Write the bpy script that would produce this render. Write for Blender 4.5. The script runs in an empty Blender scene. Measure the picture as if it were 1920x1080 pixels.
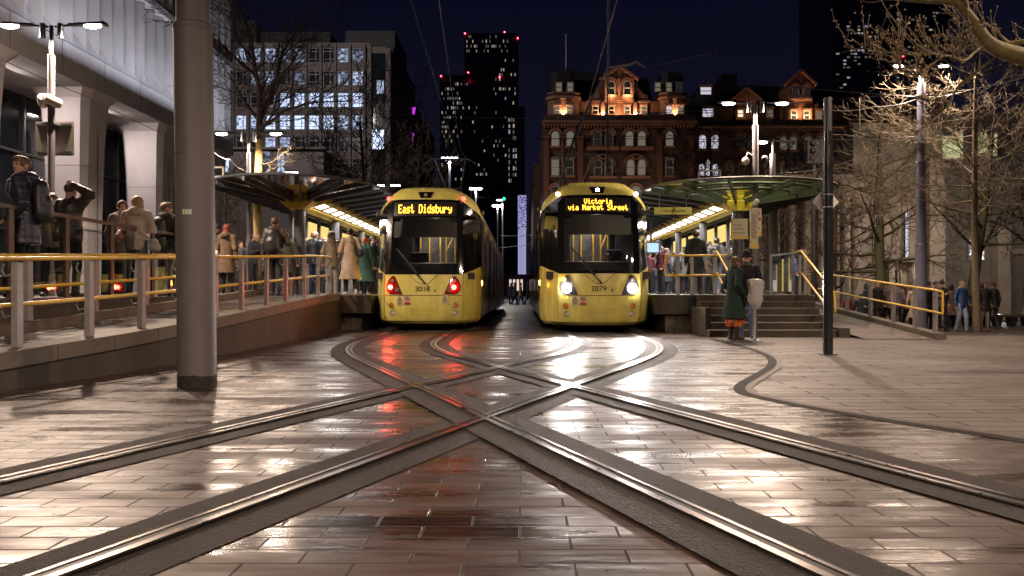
import bpy, math, random
import numpy as np
from mathutils import Vector, Matrix
S = bpy.context.scene
# ------------------------------------------------------------ camera, night sky, exposure
F, CX, CY, CH = 1500.0, 977.0, 549.0, 0.945      # focal length (px of a 1920 px frame), vanishing point, eye height
def P(px, py, Y): return Vector(((px-CX)*Y/F, Y, CH+(CY-py)*Y/F))
def G(px, py):
    s = (py-CY)/CH
    return ((px-CX)/s, F/s)
cam = bpy.data.objects.new('camera', bpy.data.cameras.new('camera'))
S.collection.objects.link(cam); S.camera = cam
cam.location = (0, 0, CH); cam.rotation_euler = (math.pi/2, 0, 0)
cam.data.sensor_width = 36; cam.data.lens = F/1920*36
cam.data.shift_x = -17/1920; cam.data.shift_y = 9/1920
cam.data.clip_start = .1; cam.data.clip_end = 3000
W = bpy.data.worlds.new('World'); S.world = W; W.use_nodes = True
nt = W.node_tree; bg = nt.nodes['Background']
tc = nt.nodes.new('ShaderNodeTexCoord'); sp = nt.nodes.new('ShaderNodeSeparateXYZ'); cr = nt.nodes.new('ShaderNodeValToRGB')
nt.links.new(tc.outputs['Generated'], sp.inputs[0]); nt.links.new(sp.outputs['Z'], cr.inputs[0]); nt.links.new(cr.outputs[0], bg.inputs[0])
e = cr.color_ramp.elements; e[0].position = 0; e[0].color = (.0055, .0052, .0125, 1); e[1].position = .45; e[1].color = (.0008, .0012, .0060, 1)
bg.inputs[1].default_value = 1.0
S.view_settings.view_transform = 'Standard'; S.view_settings.look = 'None'; S.view_settings.gamma = 1
S.view_settings.exposure = 0.5
S.cycles.use_denoising = True; S.cycles.sample_clamp_indirect = 8; S.cycles.sample_clamp_direct = 0
S.cycles.max_bounces = 7; S.cycles.transparent_max_bounces = 12; S.cycles.caustics_reflective = False; S.cycles.caustics_refractive = False
S.cycles.use_light_tree = True
R = math.radians
# ------------------------------------------------------------ materials
MATS = {}
def newmat(name):
    m = bpy.data.materials.new(name); m.use_nodes = True; MATS[name] = m
    b = m.node_tree.nodes['Principled BSDF']
    return m, m.node_tree, b
def N(nt, kind, **kw):
    n = nt.nodes.new(kind)
    for k, v in kw.items():
        if k in n.inputs: n.inputs[k].default_value = v
        else: setattr(n, k, v)
    return n
def mat(name, col, rough=.6, metal=0, var=.15, scale=6, bump=0, bscale=40, coat=0, spec=.5, stretch=(1, 1, 1), alpha=1, rvar=.1, bdist=.01):
    if name in MATS: return MATS[name]
    m, t, b = newmat(name)
    tc = N(t, 'ShaderNodeTexCoord'); mp = N(t, 'ShaderNodeMapping'); mp.inputs['Scale'].default_value = stretch
    t.links.new(tc.outputs['Object'], mp.inputs[0])
    n = N(t, 'ShaderNodeTexNoise', Scale=scale, Detail=5, Roughness=.6); t.links.new(mp.outputs[0], n.inputs['Vector'])
    r = N(t, 'ShaderNodeValToRGB'); r.color_ramp.elements[0].position = .3; r.color_ramp.elements[1].position = .7
    r.color_ramp.elements[0].color = tuple(max(0, c*(1-var)) for c in col)+(1,)
    r.color_ramp.elements[1].color = tuple(min(1, c*(1+var)) for c in col)+(1,)
    t.links.new(n.outputs[0], r.inputs[0]); t.links.new(r.outputs[0], b.inputs['Base Color'])
    mr = N(t, 'ShaderNodeMapRange'); mr.inputs['To Min'].default_value = max(.02, rough-rvar); mr.inputs['To Max'].default_value = min(1, rough+rvar)
    t.links.new(n.outputs[0], mr.inputs[0]); t.links.new(mr.outputs[0], b.inputs['Roughness'])
    b.inputs['Metallic'].default_value = metal; b.inputs['Coat Weight'].default_value = coat
    b.inputs['Specular IOR Level'].default_value = spec; b.inputs['Alpha'].default_value = alpha
    if bump:
        n2 = N(t, 'ShaderNodeTexNoise', Scale=bscale, Detail=3); t.links.new(mp.outputs[0], n2.inputs['Vector'])
        bp = N(t, 'ShaderNodeBump', Strength=bump, Distance=bdist); t.links.new(n2.outputs[0], bp.inputs['Height']); t.links.new(bp.outputs[0], b.inputs['Normal'])
    return m
def emit(name, col, st, sample=False):
    if name in MATS: return MATS[name]
    m = bpy.data.materials.new(name); m.use_nodes = True; MATS[name] = m; t = m.node_tree; t.nodes.clear()
    o = N(t, 'ShaderNodeOutputMaterial'); e = N(t, 'ShaderNodeEmission'); e.inputs[0].default_value = (*col, 1); e.inputs[1].default_value = st
    t.links.new(e.outputs[0], o.inputs[0])
    m.cycles.emission_sampling = 'AUTO' if sample else 'NONE'
    return m
def glassm(name, tint, gloss=.25, rough=.03):
    if name in MATS: return MATS[name]
    m = bpy.data.materials.new(name); m.use_nodes = True; MATS[name] = m; t = m.node_tree; t.nodes.clear()
    o = N(t, 'ShaderNodeOutputMaterial'); tr = N(t, 'ShaderNodeBsdfTransparent'); gl = N(t, 'ShaderNodeBsdfGlossy'); mx = N(t, 'ShaderNodeMixShader')
    tr.inputs[0].default_value = (*tint, 1); gl.inputs['Roughness'].default_value = rough; gl.inputs[0].default_value = (.9, .9, .9, 1)
    fr = N(t, 'ShaderNodeFresnel', IOR=1.5); ma = N(t, 'ShaderNodeMath', operation='MULTIPLY_ADD'); ma.inputs[1].default_value = 1.0; ma.inputs[2].default_value = gloss-.04
    t.links.new(fr.outputs[0], ma.inputs[0]); t.links.new(ma.outputs[0], mx.inputs[0]); t.links.new(tr.outputs[0], mx.inputs[1]); t.links.new(gl.outputs[0], mx.inputs[2]); t.links.new(mx.outputs[0], o.inputs[0])
    return m
# ------------------------------------------------------------ mesh builder
class MB:
    def __init__(s): s.v = []; s.f = []; s.m = []
    def add(s, vs, fs, m=0):
        k = len(s.v); s.v += [tuple(p) for p in vs]; s.f += [tuple(i+k for i in q) for q in fs]; s.m += [m]*len(fs); return s
    def box(s, x0, x1, y0, y1, z0, z1, m=0, M=None):
        x0, x1 = sorted((x0, x1)); y0, y1 = sorted((y0, y1)); z0, z1 = sorted((z0, z1))
        vs = [Vector(p) for p in ((x0,y0,z0),(x1,y0,z0),(x1,y1,z0),(x0,y1,z0),(x0,y0,z1),(x1,y0,z1),(x1,y1,z1),(x0,y1,z1))]
        if M: vs = [M @ p for p in vs]
        return s.add(vs, [(3,2,1,0),(4,5,6,7),(0,1,5,4),(1,2,6,5),(2,3,7,6),(3,0,4,7)], m)
    def bar(s, a, b, w, h, m=0, up=(0, 0, 1)):       # rectangular bar between two points
        a = Vector(a); b = Vector(b); d = (b-a).normalized(); u = Vector(up)
        if abs(d.dot(u)) > .98: u = Vector((0, 1, 0))
        x = d.cross(u).normalized()*w/2; z = x.cross(d).normalized()*h/2
        vs = [a-x-z, a+x-z, a+x+z, a-x+z, b-x-z, b+x-z, b+x+z, b-x+z]
        return s.add(vs, [(3,2,1,0),(4,5,6,7),(0,1,5,4),(1,2,6,5),(2,3,7,6),(3,0,4,7)], m)
    def tube(s, pts, r, n=8, m=0, cap=True):
        pts = [Vector(p) for p in pts]; k = len(pts)
        rs = r if isinstance(r, (list, tuple)) else [r]*k
        vs = []; prev = None
        for i, p in enumerate(pts):
            d = (pts[min(i+1, k-1)]-pts[max(i-1, 0)])
            d = d.normalized() if d.length > 1e-9 else Vector((0, 0, 1))
            if prev is None: u = d.orthogonal().normalized()
            else:
                u = prev-d*prev.dot(d); u = u.normalized() if u.length > 1e-6 else d.orthogonal().normalized()
            prev = u; w = d.cross(u)
            for j in range(n):
                a = 2*math.pi*j/n; vs.append(p+(u*math.cos(a)+w*math.sin(a))*rs[i])
        fs = [(i*n+j, i*n+(j+1) % n, (i+1)*n+(j+1) % n, (i+1)*n+j) for i in range(k-1) for j in range(n)]
        if cap: fs += [tuple(reversed(range(n))), tuple(range((k-1)*n, k*n))]
        return s.add(vs, fs, m)
    def cyl(s, c, r, z0, z1, n=20, m=0, r2=None):
        return s.tube([(c[0], c[1], z0), (c[0], c[1], z1)], [r, r if r2 is None else r2], n, m)
    def lathe(s, prof, c, n=20, m=0, M=None):          # profile of (radius, height)
        vs = [Vector((c[0]+r*math.cos(2*math.pi*j/n), c[1]+r*math.sin(2*math.pi*j/n), c[2]+z)) for r, z in prof for j in range(n)]
        if M: vs = [M @ p for p in vs]
        k = len(prof); fs = [(i*n+j, i*n+(j+1) % n, (i+1)*n+(j+1) % n, (i+1)*n+j) for i in range(k-1) for j in range(n)]
        fs += [tuple(reversed(range(n))), tuple(range((k-1)*n, k*n))]
        return s.add(vs, fs, m)
    def prism(s, poly, a, b, axis='y', m=0):           # polygon in the plane square to the axis, from a to b
        def q(p, t): return {'y': (p[0], t, p[1]), 'z': (p[0], p[1], t), 'x': (t, p[0], p[1])}[axis]
        n = len(poly); vs = [q(p, a) for p in poly]+[q(p, b) for p in poly]
        return s.add(vs, [tuple(range(n)), tuple(reversed(range(n, 2*n)))]+[(i, i+n, (i+1) % n+n, (i+1) % n) for i in range(n)], m)
    def ell(s, c, r, m=0, nu=12, nv=8, M=None):
        vs = []; c = Vector(c)
        for i in range(nv+1):
            t = math.pi*i/nv
            for j in range(nu):
                a = 2*math.pi*j/nu; p = Vector((r[0]*math.sin(t)*math.cos(a), r[1]*math.sin(t)*math.sin(a), r[2]*math.cos(t)))
                vs.append((M @ p if M else p)+c)
        return s.add(vs, [(i*nu+j, (i+1)*nu+j, (i+1)*nu+(j+1) % nu, i*nu+(j+1) % nu) for i in range(nv) for j in range(nu)], m)
    def build(s, name, mats, parent=None, smooth=False, bevel=0, ang=35):
        me = bpy.data.meshes.new(name); me.from_pydata(s.v, [], s.f); me.update()
        for mm in (mats if isinstance(mats, (list, tuple)) else [mats]): me.materials.append(mm)
        if max(s.m, default=0): me.polygons.foreach_set('material_index', s.m)
        o = bpy.data.objects.new(name, me); S.collection.objects.link(o)
        if parent: o.parent = parent
        if smooth:
            me.polygons.foreach_set('use_smooth', [True]*len(s.f))
            if ang: me.set_sharp_from_angle(angle=R(ang))
        if bevel:
            md = o.modifiers.new('bevel', 'BEVEL'); md.width = bevel; md.segments = 2; md.limit_method = 'ANGLE'
        return o
def tag(o, label, cat, group=None):
    o['label'] = label; o['category'] = cat
    if group: o['group'] = group
    return o
def thing(name, label, cat, loc=(0, 0, 0), rz=0, group=None):
    o = bpy.data.objects.new(name, None); S.collection.objects.link(o); o.location = loc; o.rotation_euler = (0, 0, rz)
    o.empty_display_size = .2
    return tag(o, label, cat, group)
def struct(o, kind='structure'): o['kind'] = kind; return o
def kids(o): return [c for c in bpy.data.objects if c.parent == o]
def dup(o, label=None, loc=None, rz=None, parent=None):
    c = o.copy(); S.collection.objects.link(c)
    if parent is not None: c.parent = parent
    if label: c['label'] = label
    if loc is not None: c.location = loc
    if rz is not None: c.rotation_euler = (0, 0, rz)
    for k in [x for x in o.children]: dup(k, parent=c)
    return c
def area(name, loc, size, power, col=(1, .83, .66), direction=(0, 0, -1), parent=None, shape='DISK', size_y=None, spread=math.pi):
    l = bpy.data.lights.new(name, 'AREA'); l.shape = shape; l.size = size
    if size_y: l.size_y = size_y
    l.energy = power; l.color = col; l.spread = spread
    o = bpy.data.objects.new(name, l); S.collection.objects.link(o); o.location = loc
    o.rotation_euler = Vector(direction).to_track_quat('-Z', 'Y').to_euler()
    if parent: o.parent = parent
    return o
def spot(name, loc, power, col, direction, angle, radius, parent=None, blend=.3):
    l = bpy.data.lights.new(name, 'SPOT'); l.energy = power; l.color = col; l.spot_size = R(angle); l.spot_blend = blend; l.shadow_soft_size = radius
    o = bpy.data.objects.new(name, l); S.collection.objects.link(o); o.location = loc; o.rotation_euler = Vector(direction).to_track_quat('-Z', 'Y').to_euler()
    if parent: o.parent = parent
    return o
def text_mesh(txt, size, name, material, parent, loc, rot=(math.pi/2, 0, 0), align='CENTER', extrude=.001):
    cu = bpy.data.curves.new(name, 'FONT'); cu.body = txt; cu.size = size; cu.align_x = align; cu.align_y = 'CENTER'; cu.extrude = extrude
    to = bpy.data.objects.new(name, cu); S.collection.objects.link(to)
    me = bpy.data.meshes.new_from_object(to); bpy.data.objects.remove(to)
    me.materials.clear(); me.materials.append(material)
    o = bpy.data.objects.new(name, me); S.collection.objects.link(o); o.location = loc; o.rotation_euler = rot
    if parent: o.parent = parent
    return o
rnd = random.Random(7)
YEL = mat('yellow_rail_paint', (.70, .44, .05), .35, var=.08, scale=20)
STEEL = mat('brushed_steel', (.35, .35, .37), .38, .75, var=.12, scale=30)
GREYP = mat('grey_painted_steel', (.16, .15, .16), .5, .1, var=.12, scale=12)
DARKP = mat('dark_painted_steel', (.035, .035, .042), .4, .1, var=.2, scale=12)
BLACK = mat('black_rubber', (.012, .012, .013), .55, var=.3)
CONC = mat('pale_concrete', (.36, .335, .32), .8, var=.14, scale=1.6, bump=.15, bscale=30)
WHITEP = mat('white_paint', (.75, .74, .70), .45, var=.05)
# ------------------------------------------------------------ ground and paving
def gz(x, y):            # the square falls gently away behind the right-hand platform
    a = min(1, max(0, (y-16.5)/9)); b = min(1, max(0, (x-8.75)/1.2))
    return -.38*(a*a*(3-2*a))*b
def paving(name, bw, rh, col, wet, joint=.008, grain=.0, scatter=.04, off=.5, contrast=.3, tilt=.012):
    m, t, b = newmat(name)
    tc = N(t, 'ShaderNodeTexCoord')
    br = N(t, 'ShaderNodeTexBrick'); br.offset = off; br.inputs['Scale'].default_value = 1; br.inputs['Brick Width'].default_value = bw; br.inputs['Row Height'].default_value = rh
    br.inputs['Mortar Size'].default_value = joint; br.inputs['Mortar Smooth'].default_value = .3; br.inputs['Bias'].default_value = 0
    br.inputs['Color1'].default_value = (0, 0, 0, 1); br.inputs['Color2'].default_value = (1, 1, 1, 1); br.inputs['Mortar'].default_value = (.5, .5, .5, 1)
    wv = N(t, 'ShaderNodeTexNoise', Scale=1.3, Detail=2); t.links.new(tc.outputs['Object'], wv.inputs['Vector'])
    wm = N(t, 'ShaderNodeMix', data_type='VECTOR'); wm.inputs[0].default_value = .012
    t.links.new(tc.outputs['Object'], wm.inputs[4]); t.links.new(wv.outputs['Color'], wm.inputs[5]); t.links.new(wm.outputs[1], br.inputs['Vector'])
    mp = N(t, 'ShaderNodeMapping'); mp.inputs['Scale'].default_value = (.55, 2.4, 1); t.links.new(tc.outputs['Object'], mp.inputs[0])
    st = N(t, 'ShaderNodeTexNoise', Scale=1.1, Detail=8, Roughness=.66); t.links.new(mp.outputs[0], st.inputs['Vector'])
    fine = N(t, 'ShaderNodeTexNoise', Scale=90, Detail=3); t.links.new(tc.outputs['Object'], fine.inputs['Vector'])
    # colour: per slab tone, stains, darker joints
    tone = N(t, 'ShaderNodeMapRange'); tone.inputs['To Min'].default_value = 1-contrast; tone.inputs['To Max'].default_value = 1+contrast*.6; t.links.new(br.outputs['Color'], tone.inputs[0])
    stn = N(t, 'ShaderNodeMapRange'); stn.inputs['From Min'].default_value = .3; stn.inputs['From Max'].default_value = .7; stn.inputs['To Min'].default_value = .55; stn.inputs['To Max'].default_value = 1.3; t.links.new(st.outputs[0], stn.inputs[0])
    m1 = N(t, 'ShaderNodeMath', operation='MULTIPLY'); t.links.new(tone.outputs[0], m1.inputs[0]); t.links.new(stn.outputs[0], m1.inputs[1])
    jd = N(t, 'ShaderNodeMath', operation='MULTIPLY_ADD'); jd.inputs[1].default_value = -.72; jd.inputs[2].default_value = 1; t.links.new(br.outputs['Fac'], jd.inputs[0])
    m2 = N(t, 'ShaderNodeMath', operation='MULTIPLY'); t.links.new(m1.outputs[0], m2.inputs[0]); t.links.new(jd.outputs[0], m2.inputs[1])
    fg = N(t, 'ShaderNodeMapRange'); fg.inputs['To Min'].default_value = 1-.9*grain-.12; fg.inputs['To Max'].default_value = 1+.9*grain+.12; t.links.new(fine.outputs[0], fg.inputs[0])
    m3 = N(t, 'ShaderNodeMath', operation='MULTIPLY'); t.links.new(m2.outputs[0], m3.inputs[0]); t.links.new(fg.outputs[0], m3.inputs[1])
    vm = N(t, 'ShaderNodeVectorMath', operation='SCALE'); vm.inputs[0].default_value = col; t.links.new(m3.outputs[0], vm.inputs['Scale']); t.links.new(vm.outputs[0], b.inputs['Base Color'])
    # wetness: streaky film of water
    rr = N(t, 'ShaderNodeValToRGB'); rr.color_ramp.elements[0].position = .40; rr.color_ramp.elements[1].position = .60
    rr.color_ramp.elements[0].color = (wet[0],)*3+(1,); rr.color_ramp.elements[1].color = (wet[1],)*3+(1,)
    t.links.new(st.outputs[0], rr.inputs[0])
    ad = N(t, 'ShaderNodeMath', operation='MULTIPLY_ADD'); ad.inputs[1].default_value = .05; t.links.new(br.outputs['Color'], ad.inputs[0]); t.links.new(rr.outputs[0], ad.inputs[2])
    aj = N(t, 'ShaderNodeMath', operation='MULTIPLY_ADD'); aj.inputs[1].default_value = .35; t.links.new(br.outputs['Fac'], aj.inputs[0]); t.links.new(ad.outputs[0], aj.inputs[2])
    t.links.new(aj.outputs[0], b.inputs['Roughness'])
    b.inputs['Specular IOR Level'].default_value = .62
    # relief: joints, slabs set slightly out of level, grain
    hj = N(t, 'ShaderNodeMath', operation='MULTIPLY_ADD'); hj.inputs[1].default_value = -1.0; t.links.new(br.outputs['Fac'], hj.inputs[0])
    hf = N(t, 'ShaderNodeMath', operation='MULTIPLY'); hf.inputs[1].default_value = .12+grain*1.6; t.links.new(fine.outputs[0], hf.inputs[0]); t.links.new(hf.outputs[0], hj.inputs[2])
    lo = N(t, 'ShaderNodeTexNoise', Scale=5, Detail=3); t.links.new(mp.outputs[0], lo.inputs['Vector'])
    hl = N(t, 'ShaderNodeMath', operation='MULTIPLY_ADD'); hl.inputs[1].default_value = 1.6; t.links.new(lo.outputs[0], hl.inputs[0]); t.links.new(hj.outputs[0], hl.inputs[2])
    bp = N(t, 'ShaderNodeBump', Strength=.6, Distance=.004); t.links.new(hl.outputs[0], bp.inputs['Height'])
    sc = N(t, 'ShaderNodeVectorMath', operation='SUBTRACT'); sc.inputs[1].default_value = (.5, .5, .5); t.links.new(br.outputs['Color'], sc.inputs[0])
    s2 = N(t, 'ShaderNodeVectorMath', operation='MULTIPLY'); s2.inputs[1].default_value = (tilt*.4, tilt*1.6, 0); t.links.new(sc.outputs[0], s2.inputs[0])
    av = N(t, 'ShaderNodeVectorMath', operation='ADD'); t.links.new(bp.outputs[0], av.inputs[0]); t.links.new(s2.outputs[0], av.inputs[1])
    nv = N(t, 'ShaderNodeVectorMath', operation='NORMALIZE'); t.links.new(av.outputs[0], nv.inputs[0]); t.links.new(nv.outputs[0], b.inputs['Normal'])
    return m
M_SETT = paving('wet_sett_paving', .38, .145, (.056, .034, .025), (.15, .55), joint=.006, tilt=.02, contrast=.28)
M_PLAZA = paving('granular_slab_paving', .9, .2, (.112, .085, .072), (.40, .62), joint=.012, grain=.55, contrast=.25, tilt=.01)
M_BED = mat('exposed_aggregate', (.030, .023, .019), .68, var=.95, scale=60, bump=1.0, bscale=80, rvar=.3, spec=.4, bdist=.035)
M_RAIL = mat('polished_rail_steel', (.20, .175, .16), .30, 1.0, var=.35, scale=14, rvar=.1)
M_GROOVE = mat('dark_rail_groove', (.01, .009, .008), .5, var=.3)  # groove drawn as a flat near-black strip
M_CHAN = mat('dark_channel_setts', (.026, .021, .018), .75, var=.5, scale=14, bump=.4, bscale=25, spec=.15)
M_CHAN2 = mat('pale_kerb_setts', (.095, .075, .065), .6, var=.35, scale=9, bump=.3, bscale=30)
M_ASPH = mat('wet_asphalt', (.06, .052, .048), .38, var=.3, scale=12, bump=.5, bscale=120)
def sheet(name, xs, ys, zf, m):
    b = MB(); nx = len(xs)
    vs = [(x, y, zf(x, y)) for y in ys for x in xs]
    b.add(vs, [(j*nx+i, j*nx+i+1, (j+1)*nx+i+1, (j+1)*nx+i) for j in range(len(ys)-1) for i in range(nx-1)])
    return struct(b.build(name, m, smooth=True, ang=None))
xs = [-900, -200, -60, -30, -10, 0, 4, 6, 8]+[8.6+.15*i for i in range(11)]+[12, 16, 24, 40, 80, 250, 900]
ys = [-300, -60, -15, 0, 4, 8, 12, 15, 16]+[16.5+.6*i for i in range(17)]+[30, 40, 60, 90, 150, 400, 1500]
sheet('ground', xs, ys, gz, M_PLAZA)
# channel line that bounds the wet tramway paving on the right
chan = [(4.6, 1.5), (3.9, 3.4), (3.15, 5.0), (2.74, 5.69), (2.29, 6.56), (2.06, 7.25), (2.04, 7.65), (2.2, 8.2), (2.62, 9.1), (3.08, 10.1), (3.45, 11.2), (3.68, 12.4), (3.8, 14.0), (3.83, 16.4)]
def spline(pts, n=6):
    out = []
    for i in range(len(pts)-1):
        p0 = Vector(pts[max(i-1, 0)]); p1 = Vector(pts[i]); p2 = Vector(pts[i+1]); p3 = Vector(pts[min(i+2, len(pts)-1)])
        for k in range(n):
            t = k/n; out.append(.5*((2*p1)+(p2-p0)*t+(2*p0-5*p1+4*p2-p3)*t*t+(3*p1-p0-3*p2+p3)*t**3))
    out.append(Vector(pts[-1])); return out
ch = spline(chan, 5)
def strip(name, pts, o0, o1, z, m, th=0):
    b = MB(); L = []; Rr = []
    for i, p in enumerate(pts):
        d = (pts[min(i+1, len(pts)-1)]-pts[max(i-1, 0)]).normalized(); n = Vector((d.y, -d.x))
        L.append((p+n*o0)); Rr.append((p+n*o1))
    vs = [(q.x, q.y, z) for q in L]+[(q.x, q.y, z) for q in Rr]; k = len(pts)
    b.add(vs, [(i, i+k, i+k+1, i+1) for i in range(k-1)])
    if th:
        vs = [(q.x, q.y, z) for q in L]+[(q.x, q.y, z-th) for q in L]; b.add(vs, [(i, i+1, i+k+1, i+k) for i in range(k-1)])
        vs = [(q.x, q.y, z) for q in Rr]+[(q.x, q.y, z-th) for q in Rr]; b.add(vs, [(i, i+k, i+k+1, i+1) for i in range(k-1)])
    return struct(b.build(name, m, smooth=True, ang=None))
b = MB()
for i in range(len(ch)-1):
    b.add([(-12, ch[i].y, .004), (ch[i].x, ch[i].y, .004), (ch[i+1].x, ch[i+1].y, .004), (-12, ch[i+1].y, .004)], [(0, 1, 2, 3)])
b.add([(-12, -20, .004), (5.5, -20, .004), (4.6, 1.5, .004), (-12, 1.5, .004)], [(0, 1, 2, 3)])
b.add([(-12, 16.4, .004), (3.83, 16.4, .004), (3.83, 17, .004), (-12, 17, .004)], [(0, 1, 2, 3)])
b.add([(-3.6, 17, .004), (3.05, 17, .004), (3.05, 70, .004), (-3.6, 70, .004)], [(0, 1, 2, 3)])
struct(b.build('tramway_paving', M_SETT))
struct(MB().add([(-30, 70.02, .006), (40, 70.02, .006), (40, 260, .006), (-30, 260, .006)], [(0, 1, 2, 3)]).build('road', M_ASPH))
strip('drainage_channel', ch, -.0, .115, .008, M_CHAN)
strip('kerb_edging', ch, .117, .19, .010, M_CHAN2)
# tracks: straight, a curve, then the scissors crossing
def centre(X, sgn):
    sl = .385*sgn; Mx, My = -.263, 7.96
    V = Vector((X, My+(X-Mx)/sl)); d = Vector((-sl, -1)).normalized(); ang = math.atan(.385); t = 12*math.tan(ang/2)
    p1 = V+Vector((0, 1))*t; p2 = V+d*t; out = [Vector((X, 85))]
    y = 60
    while y > p1.y+.5: out.append(Vector((X, y))); y -= 4
    C = p1+Vector((-12*sgn, 0))
    for k in range(17):
        a = ang*k/16; out.append(C+Vector((12*sgn*math.cos(a), -12*math.sin(a))))
    for k in range(1, 30): out.append(p2+d*k*.7)
    return out
def offs(pts, o):
    out = []
    for i, p in enumerate(pts):
        d = (pts[min(i+1, len(pts)-1)]-pts[max(i-1, 0)]).normalized(); out.append(p+Vector((d.y, -d.x))*o)
    return out
zb = .008
for X, sg in ((1.79, 1), (-2.36, -1)):
    c = centre(X, sg)
    for o in (-.733, .733):
        r = offs(c, o); s_ = 1 if o > 0 else -1          # groove lies on the inside
        strip('track_bed', r, -.27, .27, zb, M_BED); zb += .0025
for X, sg in ((1.79, 1), (-2.36, -1)):
    c = centre(X, sg)
    for o in (-.733, .733):
        r = offs(c, o); g = -1 if o > 0 else 1
        strip('rail_groove', r, min(0, g*.082), max(0, g*.082), .0225 if sg > 0 else .0235, M_GROOVE)
        strip('rail_head', r, -g*.038 if g > 0 else 0, 0 if g > 0 else .038, .028 if sg > 0 else .0285, M_RAIL, .01)
        strip('rail_lip', r, .048 if g > 0 else -.068, .068 if g > 0 else -.048, .0265 if sg > 0 else .027, M_RAIL, .01)
# iron drain grating in the plaza
t = thing('drain_grating', 'long dark drain grating set in the pale plaza paving', 'grating', (12.2, 14.2, 0), R(-12))
b = MB(); b.box(-2.6, 2.6, -.02, .02, 0, .012); b.box(-2.6, 2.6, .42, .46, 0, .012); 
b.build('grating_frame', DARKP, t)
b = MB()
for i in range(52): b.box(-2.58+i*.1, -2.53+i*.1, .02, .42, .001, .009)
b.build('grating_bars', DARKP, t)
# ------------------------------------------------------------ trams
TY = mat('tram_yellow_paint', (.80, .70, .175), .26, var=.13, scale=4, coat=.4, rvar=.10, stretch=(1, 1, .22))
TY2 = mat('grubby_tram_yellow', (.62, .48, .09), .35, var=.22, scale=3, coat=.3)
TBLK = mat('gloss_black_glazing', (.012, .011, .012), .08, var=.1, coat=.6, rvar=.03)
TSIL = mat('silver_tram_side', (.45, .40, .42), .28, .25, var=.2, scale=3)
TDRK = mat('tram_underframe', (.008, .008, .008), .7, var=.2)
TROOF = mat('grey_tram_roof', (.16, .15, .14), .6, var=.2)
TBLIND = mat('grey_sun_blind', (.30, .28, .25), .75, var=.08, scale=30)
TPANEL = mat('display_panel', (.030, .026, .022), .35, var=.1)
TGLS = glassm('windscreen_glass', (.82, .84, .82), .06, .03)
TINT = mat('cab_interior', (.05, .048, .05), .6, var=.2)
TSEAT = mat('seat_moquette', (.06, .06, .11), .8, var=.3)
AMB = emit('amber_display_dots', (1, .46, .035), 4.2)
GLYPH = {'E': '11111 10000 10000 11110 10000 10000 11111', 'a': '00000 00000 01110 00001 01111 10001 01111', 's': '00000 00000 01111 10000 01110 00001 11110',
 't': '01000 01000 11100 01000 01000 01001 00110', 'D': '11110 10001 10001 10001 10001 10001 11110', 'i': '00100 00000 01100 00100 00100 00100 01110',
 'd': '00001 00001 01111 10001 10001 10001 01111', 'b': '10000 10000 11110 10001 10001 10001 11110', 'u': '00000 00000 10001 10001 10001 10011 01101',
 'r': '00000 00000 10110 11001 10000 10000 10000', 'y': '00000 00000 10001 10001 01111 00001 01110', 'V': '10001 10001 10001 10001 10001 01010 00100',
 'c': '00000 00000 01110 10000 10000 10001 01110', 'o': '00000 00000 01110 10001 10001 10001 01110', 'v': '00000 00000 10001 10001 10001 01010 00100',
 'M': '10001 11011 10101 10101 10001 10001 10001', 'k': '10000 10000 10010 10100 11000 10100 10010', 'e': '00000 00000 01110 10001 11111 10000 01110',
 'S': '01111 10000 10000 01110 00001 00001 11110', ' ': '00000 00000 00000 00000 00000 00000 00000'}
def dots(txt, x0, z0, px, pz, y, bold=False):
    b = MB(); w = (len(txt)*6-1)*px; x = x0-w/2
    for ch_ in txt:
        for r_, row in enumerate(GLYPH[ch_].split()):
            for c_, k in enumerate(row):
                if k == '1':
                    a = x+c_*px; z = z0-r_*pz; e_ = 1.15 if bold else 1.0
                    b.add([(a, y, z), (a+px*e_*.98, y, z), (a+px*e_*.98, y, z-pz*.96), (a, y, z-pz*.96)], [(0, 1, 2, 3)])
        x += 6*px
    return b
def disc(c, r, n=18, axis='y', dep=.012, m=0):
    b = MB(); ps = [(c[0]+r*math.cos(2*math.pi*i/n), c[2]+r*math.sin(2*math.pi*i/n)) for i in range(n)]
    return b.prism(ps, c[1]-dep, c[1], 'y', m)
def nose(z, table):     # interpolate a ring of the cab profile
    for a, b_ in zip(table, table[1:]):
        if a[0] <= z <= b_[0]:
            t = (z-a[0])/(b_[0]-a[0]); return [a[i]+(b_[i]-a[i])*t for i in range(len(a))]
    return list(table[-1] if z > table[-1][0] else table[0])
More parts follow.
